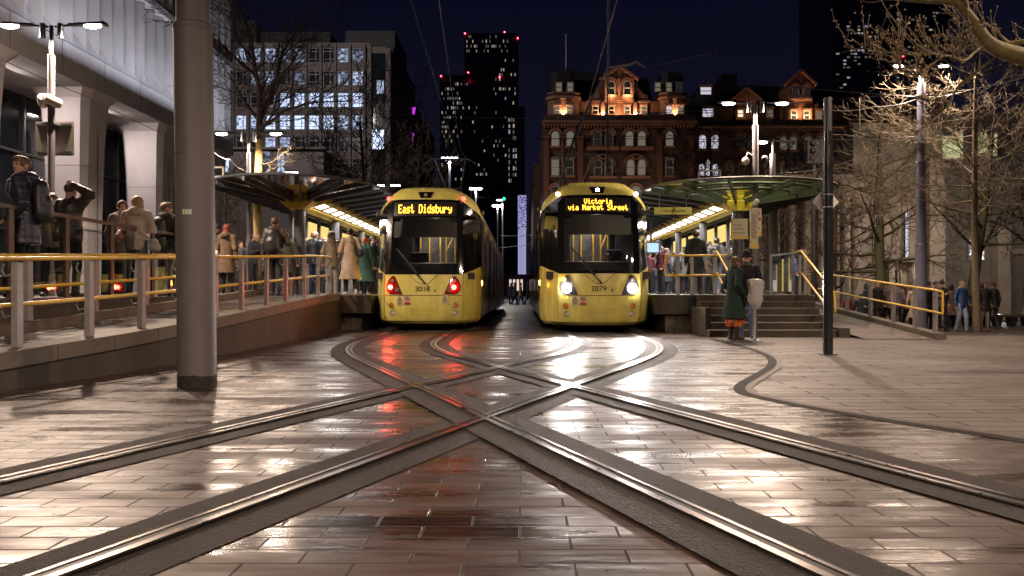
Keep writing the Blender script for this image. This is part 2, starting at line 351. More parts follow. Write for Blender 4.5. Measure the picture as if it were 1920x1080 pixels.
#        z    w(side) n(nose half) setback
PROF = [(.20, 1.22, .78, .16), (.27, 1.29, .88, .07), (.40, 1.315, .925, .02), (.88, 1.325, .95, 0), (1.40, 1.325, .945, .05), (1.62, 1.325, .945, .09), (2.90, 1.30, .925, .36),
        (3.10, 1.28, .90, .42), (3.26, 1.20, .87, .50), (3.40, 1.07, .81, .58), (3.52, .92, .72, .70), (3.60, .72, .58, .95), (3.63, .1, .1, 1.5)]
def ys_nose(x, z):      # y of the nose surface at lateral x
    q = nose(z, PROF); n = q[2]; u = min(1, abs(x)/n); return q[3]+.10*u*u+.05*u**6
def make_tram(name, label, X, Y, tail, fleet, lines, small):
    T = thing(name, label, 'tram', (X, Y, 0), 0, 'yellow trams stopped at the platforms')
    # cab shell
    levels = [(.20, .20), (.27, .27), (.40, .40), (.88, .88), (1.62, 1.40), (2.95, 3.24), (3.10, 3.29), (3.26, 3.36), (3.40, 3.44), (3.52, 3.54), (3.60, 3.60), (3.62, 3.62)]
    us = [1, .93, .8, .6, .4, .2, 0]
    rows = []
    for zr, zn in levels:
        row = []
        qr = nose(zr, PROF)
        for u in us[::-1]: pass
        half = [(qr[1], 3.3, zr), (qr[1], 2.2, zr), (qr[1], 1.32+qr[3]*.6, zr)]
        qn = nose(zn, PROF); e1 = (qn[2], ys_nose(qn[2], zn), zn)
        a = half[-1]
        half.append((a[0]*.5+e1[0]*.5+.028, a[1]*.5+e1[1]*.5-.02, a[2]*.5+zn*.5))
        for u in us: half.append((qn[2]*u, ys_nose(qn[2]*u, zn), zn))
        row = half+[(-p[0], p[1], p[2]) for p in half[-2::-1]]
        rows.append(row)
    nc = len(rows[0]); bm_ = MB(); bm_.v = [p for r_ in rows for p in r_]
    gl0, gl1 = 4, nc-5
    sideglass = MB()
    for i in range(len(rows)-1):
        for j in range(nc-1):
            q = (i*nc+j, i*nc+j+1, (i+1)*nc+j+1, (i+1)*nc+j)
            if i == 4:
                if gl0 <= j < gl1: continue
                bm_.f.append(q); bm_.m.append(1)
            else: bm_.f.append(q); bm_.m.append(0)
    bm_.build('cab_shell', [TY, TBLK], T, smooth=True, ang=28)
    # black mask frame round the windscreen, following the nose
    def patch(poly_rows, off, mt, nm, th=0, par=T, ny=1):
        b = MB(); n = len(poly_rows[0]); vs = [(x, ys_nose(x, z)-off, z) for r_ in poly_rows for x, z in r_]
        b.add(vs, [(i*n+j, i*n+j+1, (i+1)*n+j+1, (i+1)*n+j) for i in range(len(poly_rows)-1) for j in range(n-1)])
        return b.build(nm, mt, par, smooth=True, ang=None)
    def grid(xl, xr, z0, z1, nx=8, nz=5): return [[(xl+(xr-xl)*i/nx, z0+(z1-z0)*k/nz) for i in range(nx+1)] for k in range(nz+1)]
    mask = MB()
    def gpatch(b, xl, xr, z0, z1, off, nx=8, nz=4):
        g = grid(xl, xr, z0, z1, nx, nz); n = nx+1
        b.add([(x, ys_nose(x, z)-off, z) for r_ in g for x, z in r_], [(i*n+j, i*n+j+1, (i+1)*n+j+1, (i+1)*n+j) for i in range(nz) for j in range(nx)])
    gpatch(mask, -.94, -.80, 1.39, 3.05, .006, 2, 10); gpatch(mask, .80, .94, 1.39, 3.05, .006, 2, 10)
    gpatch(mask, -.80, .80, 2.78, 3.05, .006, 10, 3)
    # rounded top of the mask
    n = 14; top = [[], []]
    for i in range(n+1):
        x = -.94+1.88*i/n; k = max(0, (abs(x)-.72)/.22); top[0].append((x, 3.05)); top[1].append((x, 3.05+.20*math.sqrt(max(0, 1-k*k))))
    mask.add([(x, ys_nose(x, z)-.006, z) for r_ in top for x, z in r_], [(j, j+1, n+1+j+1, n+1+j) for j in range(n)])
    gpatch(mask, -.80, .80, 1.39, 1.47, .006, 10, 1)
    mask.build('windscreen_surround', TBLK, T, smooth=True, ang=None)
    ws = MB(); gpatch(ws, -.80, .80, 1.47, 2.78, .004, 12, 8); ws.build('windscreen', TGLS, T, smooth=True, ang=None)
    bl = MB(); gpatch(bl, -.79, .79, 2.30, 2.70, -.05, 10, 3); gpatch(bl, -.60, .60, 2.70, 2.76, -.05, 8, 1); bl.build('sun_blind', TBLIND, T, smooth=True)
    # destination display
    dp = MB(); gpatch(dp, -.77, .77, 2.83, 3.18, .012, 10, 3); dd = dp.build('destination_display', TPANEL, T, smooth=True, ang=None)
    yd = .37
    if len(lines) == 1:
        L = dots(lines[0], 0, 3.115, .0170, .031, 0, True)
    else:
        L = dots(lines[0], 0, 3.150, .0138, .0185, 0, True)
        L2 = dots(lines[1], 0, 3.005, .0138, .0185, 0, True); L.add(L2.v, L2.f)
    L.v = [(x, ys_nose(x, z)-.022, z) for x, y, z in L.v]
    L.build('display_text', AMB, dd)
    # headlight clusters
    for sx in (-1, 1):
        poly = [(.50, .90), (.80, .91), (.88, .98), (.905, 1.10), (.86, 1.24), (.77, 1.345), (.70, 1.36), (.60, 1.14)]
        b = MB(); pts = [(x*sx, z) for x, z in poly]
        if sx > 0: pts = pts[::-1]
        k = len(pts); c0 = (.745*sx, 1.10)
        vs = [(x, ys_nose(x, z)-.012, z) for x, z in pts]+[(x*1.0, ys_nose(x, z)+.01, z) for x, z in pts]+[(c0[0], ys_nose(c0[0], c0[1])-.022, c0[1])]
        b.add(vs, [(i, (i+1) % k, 2*k) for i in range(k)]+[(i, i+k, (i+1) % k+k, (i+1) % k) for i in range(k)])
        h = b.build('headlight' if not tail else 'tail_light', mat('red_lamp_lens' if tail else 'dark_lamp_lens', (.22, .012, .01) if tail else (.05, .045, .05), .12, var=.1, coat=.6), T, smooth=True)
        def lamp(x, z, r, mm, nm, dy=.03):
            return disc((x, ys_nose(x, z)-dy, z), r, m=0).build(nm, mm, h)
        if tail:
            lamp(.74*sx if sx > 0 else -.80, 1.08, .052, emit('red_tail_glow', (1, .035, .02), 95, True), 'red_lamp')
            lamp(.735*sx-(.10 if sx > 0 else -.10)*1, 1.02, .055, mat('dull_lens', (.3, .16, .15), .2), 'dim_lens')
            lamp(.75*sx, 1.24, .035, mat('clear_lens', (.45, .35, .33), .15), 'clear_lens')
        else:
            lamp(.75*sx, 1.05, .105, emit('white_headlamp_glow', (1, .90, .84), 130, True), 'headlamp')
            if sx < 0: lamp(-.82, 1.25, .05, emit('amber_indicator_glow', (1, .42, .05), 9), 'indicator')
            else: lamp(.76, 1.25, .035, mat('clear_lens', (.45, .35, .33), .15), 'clear_lens')
    if tail: spot('tail_glow', (.74, -.12, 1.08), 26, (1, .05, .02), (0, -1, -.12), 80, .06, T); spot('tail_glow', (-.80, -.12, 1.08), 26, (1, .05, .02), (0, -1, -.12), 80, .06, T)
    else:
        for hx_ in (-.75, .75): spot('headlamp_beam', (hx_, -.14, 1.05), 430, (1, .90, .84), (0, -1, -.13), 66, .10, T)
    # bumper details: round lamps, vents, centre crease, stickers
    for sx in (-1, 1):
        b = disc((.765*sx, ys_nose(.765, .64)-.002, .64), .052); r_ = b.build('marker_lens', mat('orange_reflector', (.62, .20, .03), .25), T, smooth=False)
        disc((.765*sx, ys_nose(.765, .64)+.004, .64), .066).build('lens_ring', BLACK, r_)
        b = disc((.745*sx, ys_nose(.745, .46)-.002, .46), .045); r_ = b.build('marker_lens', mat('white_reflector', (.55, .55, .55), .2), T)
        disc((.745*sx, ys_nose(.745, .46)+.004, .46), .060).build('lens_ring', BLACK, r_)
        b = MB(); x = .93*sx; z = 3.27; yy = ys_nose(.86, 3.3)+.02
        b.ell((x, yy, z+.02), (.055, .06, .05)); q = b.build('roof_marker_light', emit('red_marker_glow', (1, .04, .03), 9) if tail else emit('warm_marker_glow', (1, .62, .5), 6), T, smooth=True)
        # side mirror camera and indicator on the flank
        b = MB(); b.box(1.325*sx, 1.345*sx, 1.75, 1.83, 1.14, 1.26); b.build('side_indicator', emit('side_amber_glow', (1, .45, .05), 28, True), T)
        b = MB(); b.ell((1.36*sx, 1.6, 3.02), (.04, .05, .06)); b.bar((1.28*sx, 1.6, 3.05), (1.36*sx, 1.6, 3.03), .03, .03); b.build('side_camera', GREYP, T, smooth=True)
    vb = MB()
    for z in (.56, .50, .44): 
        hw = .34 if z > .45 else .30
        vb.box(-hw, hw, ys_nose(.2, z)-.006, ys_nose(.2, z)+.01, z-.006, z+.006)
    vb.build('bumper_vent', TY2, T)
    cr_ = MB(); 
    for i in range(12):
        x0, x1 = -.93+.155*i, -.93+.155*(i+1)
        cr_.add([(x0, ys_nose(x0, .885)-.004, .876), (x1, ys_nose(x1, .885)-.004, .876), (x1, ys_nose(x1, .885)-.004, .890), (x0, ys_nose(x0, .885)-.004, .890)], [(0, 1, 2, 3)])
    cr_.tube([(-.34, ys_nose(.34, 1.37)-.006, 1.37), (-.10, ys_nose(.1, 1.18)-.006, 1.16), (.10, ys_nose(.1, 1.18)-.006, 1.16), (.34, ys_nose(.34, 1.37)-.006, 1.37)], .007, 4)
    cr_.build('panel_seam', mat('seam_shadow', (.10, .07, .02), .7), T)
    for sx in (-1, 1):
        b = MB()
        q0 = nose(.9, PROF)
        for za, zb_ in ((.28, 1.36),):
            b.tube([(q0[2]*sx*1.0, ys_nose(q0[2], .32)-.002, .32), (q0[2]*sx*1.003, ys_nose(q0[2], .88)-.004, .88), (q0[2]*sx, ys_nose(q0[2], 1.36)-.004, 1.36)], .006, 4)
        b.build('corner_seam', MATS['seam_shadow'], T)
    num = text_mesh(fleet, .185, 'fleet_number', mat('black_lettering', (.02, .018, .015), .5), T, (-.02, ys_nose(0, 1.05)-.012, 1.035))
    text_mesh('B', .085, 'fleet_suffix', MATS['black_lettering'], T, (.285, ys_nose(.28, 1.0)-.012, .995))
    # warning stickers: yellow triangle and red no-standing sign
    def sticker(x, z, kind):
        b = MB(); y0 = ys_nose(x, z)-.008; b.box(x-.075, x+.075, y0, y0+.01, z-.12, z+.09); o = b.build('warning_sticker', mat('white_sticker', (.62, .58, .40) if 0 else (.66, .62, .45), .5), T)
        if kind == 'tri':
            c = MB(); c.prism([(x-.06, z-.035), (x+.06, z-.035), (x, z+.075)], y0-.004, y0-.001, 'y'); c.build('triangle', mat('black_ink', (.02, .02, .02), .5), o)
            c = MB(); c.prism([(x-.040, z-.024), (x+.040, z-.024), (x, z+.052)], y0-.007, y0-.005, 'y'); c.build('triangle_fill', mat('sign_yellow', (.75, .55, .04), .5), o)
            c = MB(); c.prism([(x-.007, z-.012), (x+.008, z+.004), (x-.002, z+.008), (x+.007, z+.036), (x-.009, z+.012), (x+.001, z+.008)], y0-.010, y0-.008, 'y'); c.build('bolt', MATS['black_ink'], o)
            c = MB(); c.box(x-.05, x+.05, y0-.004, y0-.001, z-.09, z-.08); c.box(x-.04, x+.04, y0-.004, y0-.001, z-.068, z-.058); c.build('caption', MATS['black_ink'], o)
        else:
            c = MB(); n = 20
            for i in range(n):
                a0, a1 = 2*math.pi*i/n, 2*math.pi*(i+1)/n
                c.add([(x+.06*math.cos(a0), y0-.003, z+.02+.06*math.sin(a0)), (x+.06*math.cos(a1), y0-.003, z+.02+.06*math.sin(a1)), (x+.044*math.cos(a1), y0-.003, z+.02+.044*math.sin(a1)), (x+.044*math.cos(a0), y0-.003, z+.02+.044*math.sin(a0))], [(0, 1, 2, 3)])
            c.bar((x-.04, y0-.005, z+.055), (x+.04, y0-.005, z-.015), .003, .014, up=(0, 0, 1)); c.box(x-.07, x+.07, y0-.004, y0-.001, z-.115, z-.06); c.build('red_ring', mat('sign_red', (.55, .03, .03), .5), o)
            c = MB(); c.box(x-.03, x+.03, y0-.002, y0-.001, z+.0, z+.03); c.build('pictogram', MATS['black_ink'], o)
    sticker(-.56, .78, 'tri'); sticker(-.38, .78, 'ring')
    if tail: sticker(.52, .80, 'tri')
    # headlamp in the roof fairing
    b = MB(); z0, z1 = 3.29, 3.43
    b.add([(-.13, ys_nose(.1, z0)-.012, z0), (.13, ys_nose(.1, z0)-.012, z0), (.19, ys_nose(.1, z1)-.012, z1+.02), (-.19, ys_nose(.1, z1)-.012, z1+.02),
           (-.13, ys_nose(.1, z0)+.1, z0), (.13, ys_nose(.1, z0)+.1, z0), (.19, ys_nose(.1, z1)+.1, z1+.02), (-.19, ys_nose(.1, z1)+.1, z1+.02)], [(0, 1, 2, 3), (0, 4, 5, 1), (1, 5, 6, 2), (2, 6, 7, 3), (3, 7, 4, 0)])
    rl = b.build('roof_light_housing', TBLK, T)
    disc((0, ys_nose(0, 3.37)-.02, 3.365), .042).build('roof_lamp', emit('blue_white_lamp_glow', (.75, .85, 1), 22, True) if not tail else mat('dull_lamp', (.32, .3, .26), .3), rl)
    # wiper
    b = MB()
    yw = lambda x, z: ys_nose(x, z)-.05
    b.tube([(.06, yw(.06, 1.12)-.0, 1.15), (-.02, yw(0, 1.25), 1.24), (-.40, yw(.4, 1.65), 1.66)], [.022, .018, .012], 6)
    b.tube([(.02, yw(0, 1.2), 1.20), (-.36, yw(.38, 1.62), 1.60)], .008, 5)
    b.bar((-.10, yw(.1, 1.35)+.015, 1.36), (-.66, yw(.7, 2.0)+.015, 2.02), .012, .035)
    b.build('wiper', BLACK, T)
    # side cab window and door outline
    for sx in (-1, 1):
        b = MB(); b.box(1.322*sx, 1.334*sx, 1.75, 2.55, 1.72, 2.82); b.build('cab_side_window', mat('dim_tram_glass', (.05, .045, .03), .06, var=.6, scale=3, coat=.3), T)
    # cars behind the cab: lower panel, glazing band, cant rail, doors
    yy = 3.3; ends = [(3.3, 13.9), (14.5, 27.0)]
    for ci, (y0, y1) in enumerate(ends):
        b = MB(); b.box(-1.318, 1.318, y0, y1, .30, 1.45); c_ = b.build('car_body', TSIL, T)
        b = MB(); b.box(-1.312, 1.312, y0, y1, 1.452, 2.93); b.build('window_band', mat('smoky_side_glazing', (.12, .10, .115), .14, .3, var=.4, scale=2), c_)
        b = MB(); b.prism([(-1.31, 2.932), (1.31, 2.932), (1.24, 3.2), (.95, 3.4), (-.95, 3.4), (-1.24, 3.2)], y0, y1, 'y'); b.build('roof', TROOF, c_)
        for k in range(3):
            yc = y0+1.2+k*(y1-y0-2.4)/2
            for sx in (-1, 1):
                b = MB(); b.box(1.313*sx, 1.328*sx, yc-.65, yc+.65, .34, 2.90); d_ = b.build('door', TY2, c_)
                for q in (-1, 1):
                    b = MB(); b.box(1.329*sx, 1.336*sx, yc+q*.33-.25, yc+q*.33+.25, 1.0, 2.7); b.build('door_window', MATS['dim_tram_glass'], d_)
        for k in range(4):
            for sx in (-1, 1):
                ya = y0+2.1+k*2.1
                if ya+1.1 < y1:
                    b = MB(); b.box(1.3125*sx, 1.320*sx, ya, ya+1.1, 1.56, 2.72); b.build('window', mat('lit_tram_window', (.06, .05, .05), .05, var=.5, scale=2), c_)
        b = MB(); b.box(-.9, .9, y0+1, y0+4, 3.41, 3.62); b.box(-.8, .8, y0+5, y0+8.5, 3.41, 3.58); b.build('roof_equipment', TROOF, c_, bevel=.03)
    b = MB()
    for k in range(6): b.box(-1.24, 1.24, 13.92+k*.1, 13.97+k*.1, .4, 3.3)
    b.build('articulation_bellows', BLACK, T)
    b = MB(); b.prism([(-1.318, .3), (1.318, .3), (1.318, 2.93), (1.1, 3.4), (-1.1, 3.4), (-1.318, 2.93)], 27.0, 28.2, 'y'); b.build('rear_cab', TY2, T)
    b = MB(); b.box(-.95, .95, .9, 28, .12, .27); b.build('underframe', TDRK, T)
    b = MB()
    for y0 in (1.9, 3.7, 13.3, 15.1, 24.5, 26.3):
        for sx in (-1, 1):
            b.tube([(sx*.66, y0, .33), (sx*.80, y0, .33)], .30, 20)
    b.build('wheels', mat('wheel_steel', (.05, .045, .04), .5, .6), T)
    # pantograph
    b = MB(); y0 = 7.2
    b.tube([(-.4, y0, 3.55), (-.25, y0+1.6, 4.6), (-.5, y0+.2, 5.35)], .03, 6); b.tube([(.4, y0, 3.55), (.25, y0+1.6, 4.6), (.5, y0+.2, 5.35)], .03, 6)
    b.tube([(-.85, y0+.2, 5.25), (-.6, y0+.2, 5.4), (.6, y0+.2, 5.4), (.85, y0+.2, 5.25)], .025, 6); b.bar((-.6, y0+.0, 5.37), (.6, y0+.0, 5.37), .05, .05); b.bar((-.25, y0+1.6, 4.6), (.25, y0+1.6, 4.6), .05, .05)
    b.build('pantograph', STEEL, T)
    # saloon seen through the windscreen
    b = MB(); b.box(-1.2, 1.2, .45, 1.2, 1.28, 1.44); b.prism([(.40, 1.44), (.9, 1.44), (.9, 1.70), (.70, 1.68)], -.75, .75, 'x'); b.build('dashboard', TINT, T)
    b = MB(); b.box(-1.24, -.55, 2.4, 2.46, .4, 3.2); b.box(.65, 1.24, 2.4, 2.46, .4, 3.2); b.box(-.55, .65, 2.4, 2.46, 2.72, 3.2); b.box(-1.24, 1.24, 3.25, 3.29, .3, 1.5)
    b.build('cab_bulkhead', TINT, T)
    b = MB(); b.box(-1.24, 1.24, .5, 2.4, 2.84, 2.88); b.build('cab_ceiling', TINT, T)
    b = MB()
    for x, y in ((-.42, 2.9), (-.20, 3.1), (.12, 3.0), (.30, 2.8), (.52, 3.1)): b.tube([(x, y, 1.5), (x, y, 2.85)], .02, 6)
    b.tube([(-.2, 3.1, 2.5), (.12, 3.0, 2.7)], .018, 6); b.tube([(.3, 2.8, 2.1), (.52, 3.1, 2.6)], .018, 6); b.build('grab_pole', mat('yellow_pole', (.7, .45, .05), .3), T)
    b = MB(); b.box(-.50, .60, 3.18, 3.2, 1.5, 2.8); b.build('saloon_partition', mat('dim_saloon', (.09, .08, .09), .5, var=.7, scale=3), T)
    b = MB(); b.box(-.55, -.05, 1.6, 1.75, 1.4, 2.0) if tail else b.box(.30, .72, 1.6, 1.75, 1.4, 2.02); b.build('driver_seat', TSEAT, T, bevel=.05)
    area('cab_lamp', (0, 2.75, 2.80), .35, 16, (1, .88, .72), (0, 0, -1), T, 'RECTANGLE', .9)
    area('saloon_lamp', (.1, 2.0, 2.78), .2, 7.0, (1, .9, .8), (0, -.2, -1), T)
    return T
tl = make_tram('tram', 'yellow tram on the left track with red tail lights, East Didsbury display and number 3018', -2.36, 19.25, True, '3018', ['East Didsbury'], None)
tr = make_tram('tram', 'yellow tram on the right track with white headlights, Victoria display and number 3079', 1.80, 18.3, False, '3079', ['Victoria', 'via Market Street'], None)
# ------------------------------------------------------------ street lamps
LC = (1, .75, .575)
LENS = emit('lamp_lens_glow', (1, .86, .72), 40)
def lamp_heads(t, z, span, power, par_z0, lensmat=LENS, dirx=(1, 0), arm_mat=DARKP):
    for sx in (-1, 1):
        b = MB(); d = Vector((dirx[0], dirx[1], 0))*sx; c = Vector((0, 0, z))
        q = lambda a, s_, h: c+d*a+Vector((-d.y, d.x, 0))*s_+Vector((0, 0, h))
        L = span/2
        b.tube([q(.06, 0, 0), q(L*.45, 0, .03)], .022, 8)
        vs = [q(L*.42, -.06, .02), q(L*.42, .06, .02), q(L+.28, .10, .03), q(L+.28, -.10, .03), q(L*.42, -.05, .06), q(L*.42, .05, .06), q(L+.25, .07, .09), q(L+.25, -.07, .09)]
        b.add(vs, [(3, 2, 1, 0), (4, 5, 6, 7), (0, 1, 5, 4), (1, 2, 6, 5), (2, 3, 7, 6), (3, 0, 4, 7)])
        h = b.build('lamp_head', arm_mat, t, bevel=.01)
        b = MB(); b.ell(q(L, 0, .012), (.17 if abs(dirx[0]) > .5 else .08, .08 if abs(dirx[0]) > .5 else .17, .045), nu=14, nv=6); b.build('lens', lensmat, h, smooth=True)
        b = MB(); b.cyl((c+d*.17)[:2], .055, z-.22, z+.06, 12); b.build('control_canister', STEEL, t, smooth=True)
        a_ = spot('lamp_light', q(L, 0, -.09), power*2.35, LC, (0, 0, -1), 168, .13, t, .35)
def double_lamp(label, x, y, z0, z1, span, power, r=.075, name='street_lamp', group='double-headed street lamps', dirx=(1, 0)):
    t = thing(name, label, 'street lamp', (x, y, 0), 0, group)
    b = MB(); b.cyl((0, 0), r, z0, z1-.55, 16); b.cyl((0, 0), r*.55, z1-.55, z1+.02, 12); b.build('pole', GREYP, t, smooth=True)
    lamp_heads(t, z1, span, power, z0, dirx=dirx)
    return t
lampA = double_lamp('tall double-headed street lamp with a blank sign and two cameras above the left ramp', -9.1, 15.5, .5, 6.10, 1.6, 440, .066)
b = MB()
for sx, rot in ((-.09, .5), (.10, -.6)):
    Mx = Matrix.Translation((sx, -.12, 4.63)) @ Matrix.Rotation(rot, 4, 'Z') @ Matrix.Rotation(R(75), 4, 'X')
    b.lathe([(.0, -.14), (.085, -.14), (.095, -.1), (.095, .13), (.07, .17), (.0, .17)], (0, 0, 0), 14, 0, Mx)
c_ = b.build('camera', mat('cream_camera_shell', (.55, .50, .44), .45), lampA, smooth=True)
b = MB(); b.box(-.12, .12, -.1, -.02, 4.66, 4.72); b.build('bracket', GREYP, c_)
b = MB(); b.box(-.37, .38, .10, .12, 3.62, 4.28); s_ = b.build('sign_plate', mat('grey_sign_back', (.33, .31, .27), .5, var=.08, scale=3), lampA)
b = MB(); b.box(-.34, .35, .07, .10, 3.66, 3.70); b.box(-.34, .35, .07, .10, 4.20, 4.24); b.box(-.11, .11, -.11, .10, 4.20, 4.23); b.build('sign_rail', STEEL, s_)
area('facade_fill', (-.95, .1, 6.0), .25, 230, LC, (-1, .45, .28), lampA); area('facade_fill', (-.95, -.1, 6.0), .25, 90, LC, (-1, -.3, .28), lampA)  # added fill lights aimed at the left building, separate from the lamp's lenses
lampB = double_lamp('slim double-headed street lamp beside the bare tree on the left platform', -8.0, 23.5, .9, 5.60, 1.6, 300, .06)
lampC = double_lamp('double-headed street lamp with dome camera and warning signs on the right platform', 6.15, 21.0, .9, 5.90, 1.40, 330, .08)
b = MB(); b.tube([(-.08, 0, 4.55), (-.20, 0, 4.62), (-.24, 0, 4.52)], .022, 8); b.lathe([(.03, .08), (.085, .06), (.10, 0), (.09, -.06), (.05, -.11), (0, -.125)], (-.25, 0, 4.42), 14)
b.build('dome_camera', WHITEP, lampC, smooth=True)
b = MB(); b.box(-.10, .13, -.11, -.09, 3.15, 2.42); s_ = b.build('warning_sign', mat('cream_sign', (.70, .66, .50), .5), lampC)
def ring(b, x, y, z, r0, r1, n=20):
    for i in range(n):
        a0, a1 = 2*math.pi*i/n, 2*math.pi*(i+1)/n
        b.add([(x+r1*math.cos(a0), y, z+r1*math.sin(a0)), (x+r1*math.cos(a1), y, z+r1*math.sin(a1)), (x+r0*math.cos(a1), y, z+r0*math.sin(a1)), (x+r0*math.cos(a0), y, z+r0*math.sin(a0))], [(0, 1, 2, 3)])
    return b
b = MB(); ring(b, .015, -.113, 3.03, .055, .075); b.box(-.08, .11, -.114, -.111, 2.83, 2.91); b.bar((-.035, -.116, 3.07), (.065, -.116, 2.99), .004, .014); b.build('red_mark', MATS['sign_red'], s_)
b = MB(); b.box(-.02, .05, -.113, -.111, 3.01, 3.05); b.prism([(-.06, 2.60), (.09, 2.60), (.015, 2.73)], -.1145, -.112, 'y'); b.build('black_mark', MATS['black_ink'], s_)
b = MB(); b.prism([(-.035, 2.614), (.065, 2.614), (.015, 2.70)], -.117, -.1155, 'y'); b.box(-.09, .12, -.1135, -.111, 2.44, 2.55); b.build('yellow_mark', MATS['sign_yellow'], s_)
b = MB(); b.tube([(0, -.05, 3.3), (-.05, -.2, 3.32)], .02, 6); b.lathe([(0, -.12), (.06, -.12), (.065, .1), (0, .12)], (0, 0, 0), 12, 0, Matrix.Translation((-.05, -.22, 3.3)) @ Matrix.Rotation(R(80), 4, 'X')); b.build('camera', WHITEP, lampC, smooth=True)
# overhead-line pole with lamp heads on the far right
lampD = thing('street_lamp', 'blue-grey stepped overhead-line pole carrying two lamp heads beyond the right railing', 'street lamp', (14.1, 28.2, -.38), 0, 'double-headed street lamps')
b = MB(); b.cyl((0, 0), .19, 0, 3.0, 24, m=0); b.cyl((0, 0), .165, 3.0, 5.9, 24); b.cyl((0, 0), .13, 5.9, 8.3, 24); b.lathe([(.135, 8.3), (.14, 8.6), (.07, 8.8), (.06, 9.3)], (0, 0, 0), 16)
b.build('pole', mat('blue_grey_paint', (.19, .19, .27), .45, var=.1), lampD, smooth=True)
b = MB(); [b.cyl((0, 0), .20, z, z+.06, 24) for z in (3.0, 5.9, 6.6, 8.25)]; b.build('collar', STEEL, lampD, smooth=True)
lamp_heads(lampD, 9.3, 1.6, 300, 0)
b = MB(); b.tube([(0, 0, 5.95), (0, 0, 5.96)], .2, 6)
# lamps behind the viewer light the near side of everything; same kind of post
lampE = double_lamp('double-headed street lamp standing behind the viewer on the left', -4.6, -5.5, 0, 7.4, 1.6, 640, .10)
lampF = double_lamp('double-headed street lamp standing behind the viewer on the right', 6.2, -4.0, 0, 7.4, 1.6, 640, .10)
lampG = double_lamp('double-headed street lamp at the near right edge of the plaza', 9.5, 8.5, 0, 7.2, 1.6, 420, .10)
# ------------------------------------------------------------ platforms, ramps, stairs
STAIN = mat('stained_concrete', (.052, .039, .025), .72, var=.5, scale=2.2, bump=.25, bscale=22, stretch=(1, 1, .45), rvar=.15)
COPE = mat('weathered_coping', (.115, .093, .066), .62, var=.28, scale=3.5, bump=.2, bscale=30)
STAIN2 = mat('white_streaked_concrete', (.17, .14, .10), .75, var=.75, scale=5, bump=.3, stretch=(2.2, 1, .4))
RAMPTOP = paving('ramp_paving', .6, .3, (.10, .080, .066), (.18, .45), joint=.008, tilt=.015)
PLAT = mat('platform_paving', (.20, .19, .18), .4, var=.2, scale=6)
wl = [(-5.35, 2.0), (-5.1, 6.0), (-4.96, 7.6), (-4.72, 9.1), (-4.58, 10.6), (-4.52, 12.2), (-4.48, 15), (-4.44, 19.4)]
def wx(y):
    for (a, b_), (c, d) in zip(wl, wl[1:]):
        if y <= d: return a+(c-a)*(y-b_)/(d-b_)
    return wl[-1][0]
def rz_(y): return min(.88, max(.04, .33+(y-7.6)*.0490))
t = thing('ramp', 'long concrete access ramp with stained side wall climbing to the left platform', 'ramp')
ysr = [2+.6*i for i in range(30)]
b = MB()
for y0, y1 in zip(ysr, ysr[1:]):
    y1 = min(y1, 19.4)
    if y0 >= 19.4: break
    vs = []
    for y in (y0, y1):
        x = wx(y); z = rz_(y)+.05; vs += [(x, y, -.05), (x, y, z-.17), (x-.3, y, z-.17), (x-.3, y, -.05)]
    b.add(vs, [(0, 4, 5, 1), (3, 2, 6, 7)])
b.add([(-4.44, 19.4, -.05), (-4.74, 19.4, -.05), (-4.74, 19.4, .8), (-4.44, 19.4, .8)], [(0, 1, 2, 3)])
b.build('side_wall', STAIN, t)
k = 0; yy = 2.0
while yy < 19.3:           # coping in separate stones
    y1 = min(yy+.9, 19.42)
    vs = []
    for y in (yy+.004, y1-.004):
        x = wx(y)+.045; z = rz_(y)+.05; vs += [(x, y, z-.17), (x, y, z), (x-.40, y, z), (x-.40, y, z-.17)]
    b = MB(); b.add(vs, [(0, 4, 5, 1), (1, 5, 6, 2), (2, 6, 7, 3), (3, 7, 4, 0), (0, 1, 2, 3), (7, 6, 5, 4)])
    b.build('coping_stone', COPE, t, bevel=.008); yy = y1
b = MB()
for y0, y1 in zip(ysr, ysr[1:]):
    y1 = min(y1, 19.4)
    if y0 >= 19.4: break
    b.add([(-6.25, y0, rz_(y0)), (wx(y0)-.35, y0, rz_(y0)), (wx(y1)-.35, y1, rz_(y1)), (-6.25, y1, rz_(y1))], [(0, 1, 2, 3)])
b.build('ramp_surface', RAMPTOP, t)
b = MB()
for y0, y1 in zip(ysr, ysr[1:]):
    y1 = min(y1, 19.4)
    if y0 >= 19.4: break
    vs = [(x, y, rz_(y)+h) for y in (y0, y1) for x, h in ((-6.22, -.1), (-6.22, .13), (-6.40, .13), (-6.40, -.1))]
    b.add(vs, [(0, 4, 5, 1), (1, 5, 6, 2), (2, 6, 7, 3)])
b.build('inner_kerb', COPE, t)
# terrace behind the ramp, and the platforms
def platform(name, label, x0, x1, y0, y1, front=True, slab=True):
    t = thing(name, label, 'platform')
    MB().box(x0, x1, y0, y1, .44, .875).build('edge_beam', STAIN, t)
    MB().box(x0-.0, x1+.0, y0+.001, y1, .876, .90).build('deck', PLAT, t)
    return t
t = thing('terrace', 'raised pale terrace behind the left ramp where people wait', 'terrace')
MB().box(-13.8, -6.405, 4, 60, -.05, .86).build('terrace_wall', STAIN, t); MB().box(-13.8, -6.405, 4, 60, .862, .88).build('terrace_paving', RAMPTOP, t)
t = platform('platform', 'left tram platform with stained concrete end beside the East Didsbury tram', -6.4, -3.72, 19.8, 62)
MB().box(-6.4, -4.46, 19.42, 19.79, -.05, .89).build('ramp_landing', STAIN, t)
MB().box(-6.2, -4.05, 20.3, 61, -.05, .439).build('support_wall', STAIN2, t)
MB().box(-4.05, -3.75, 19.8, 62, .9005, .906).build('white_edge_line', WHITEP, t)
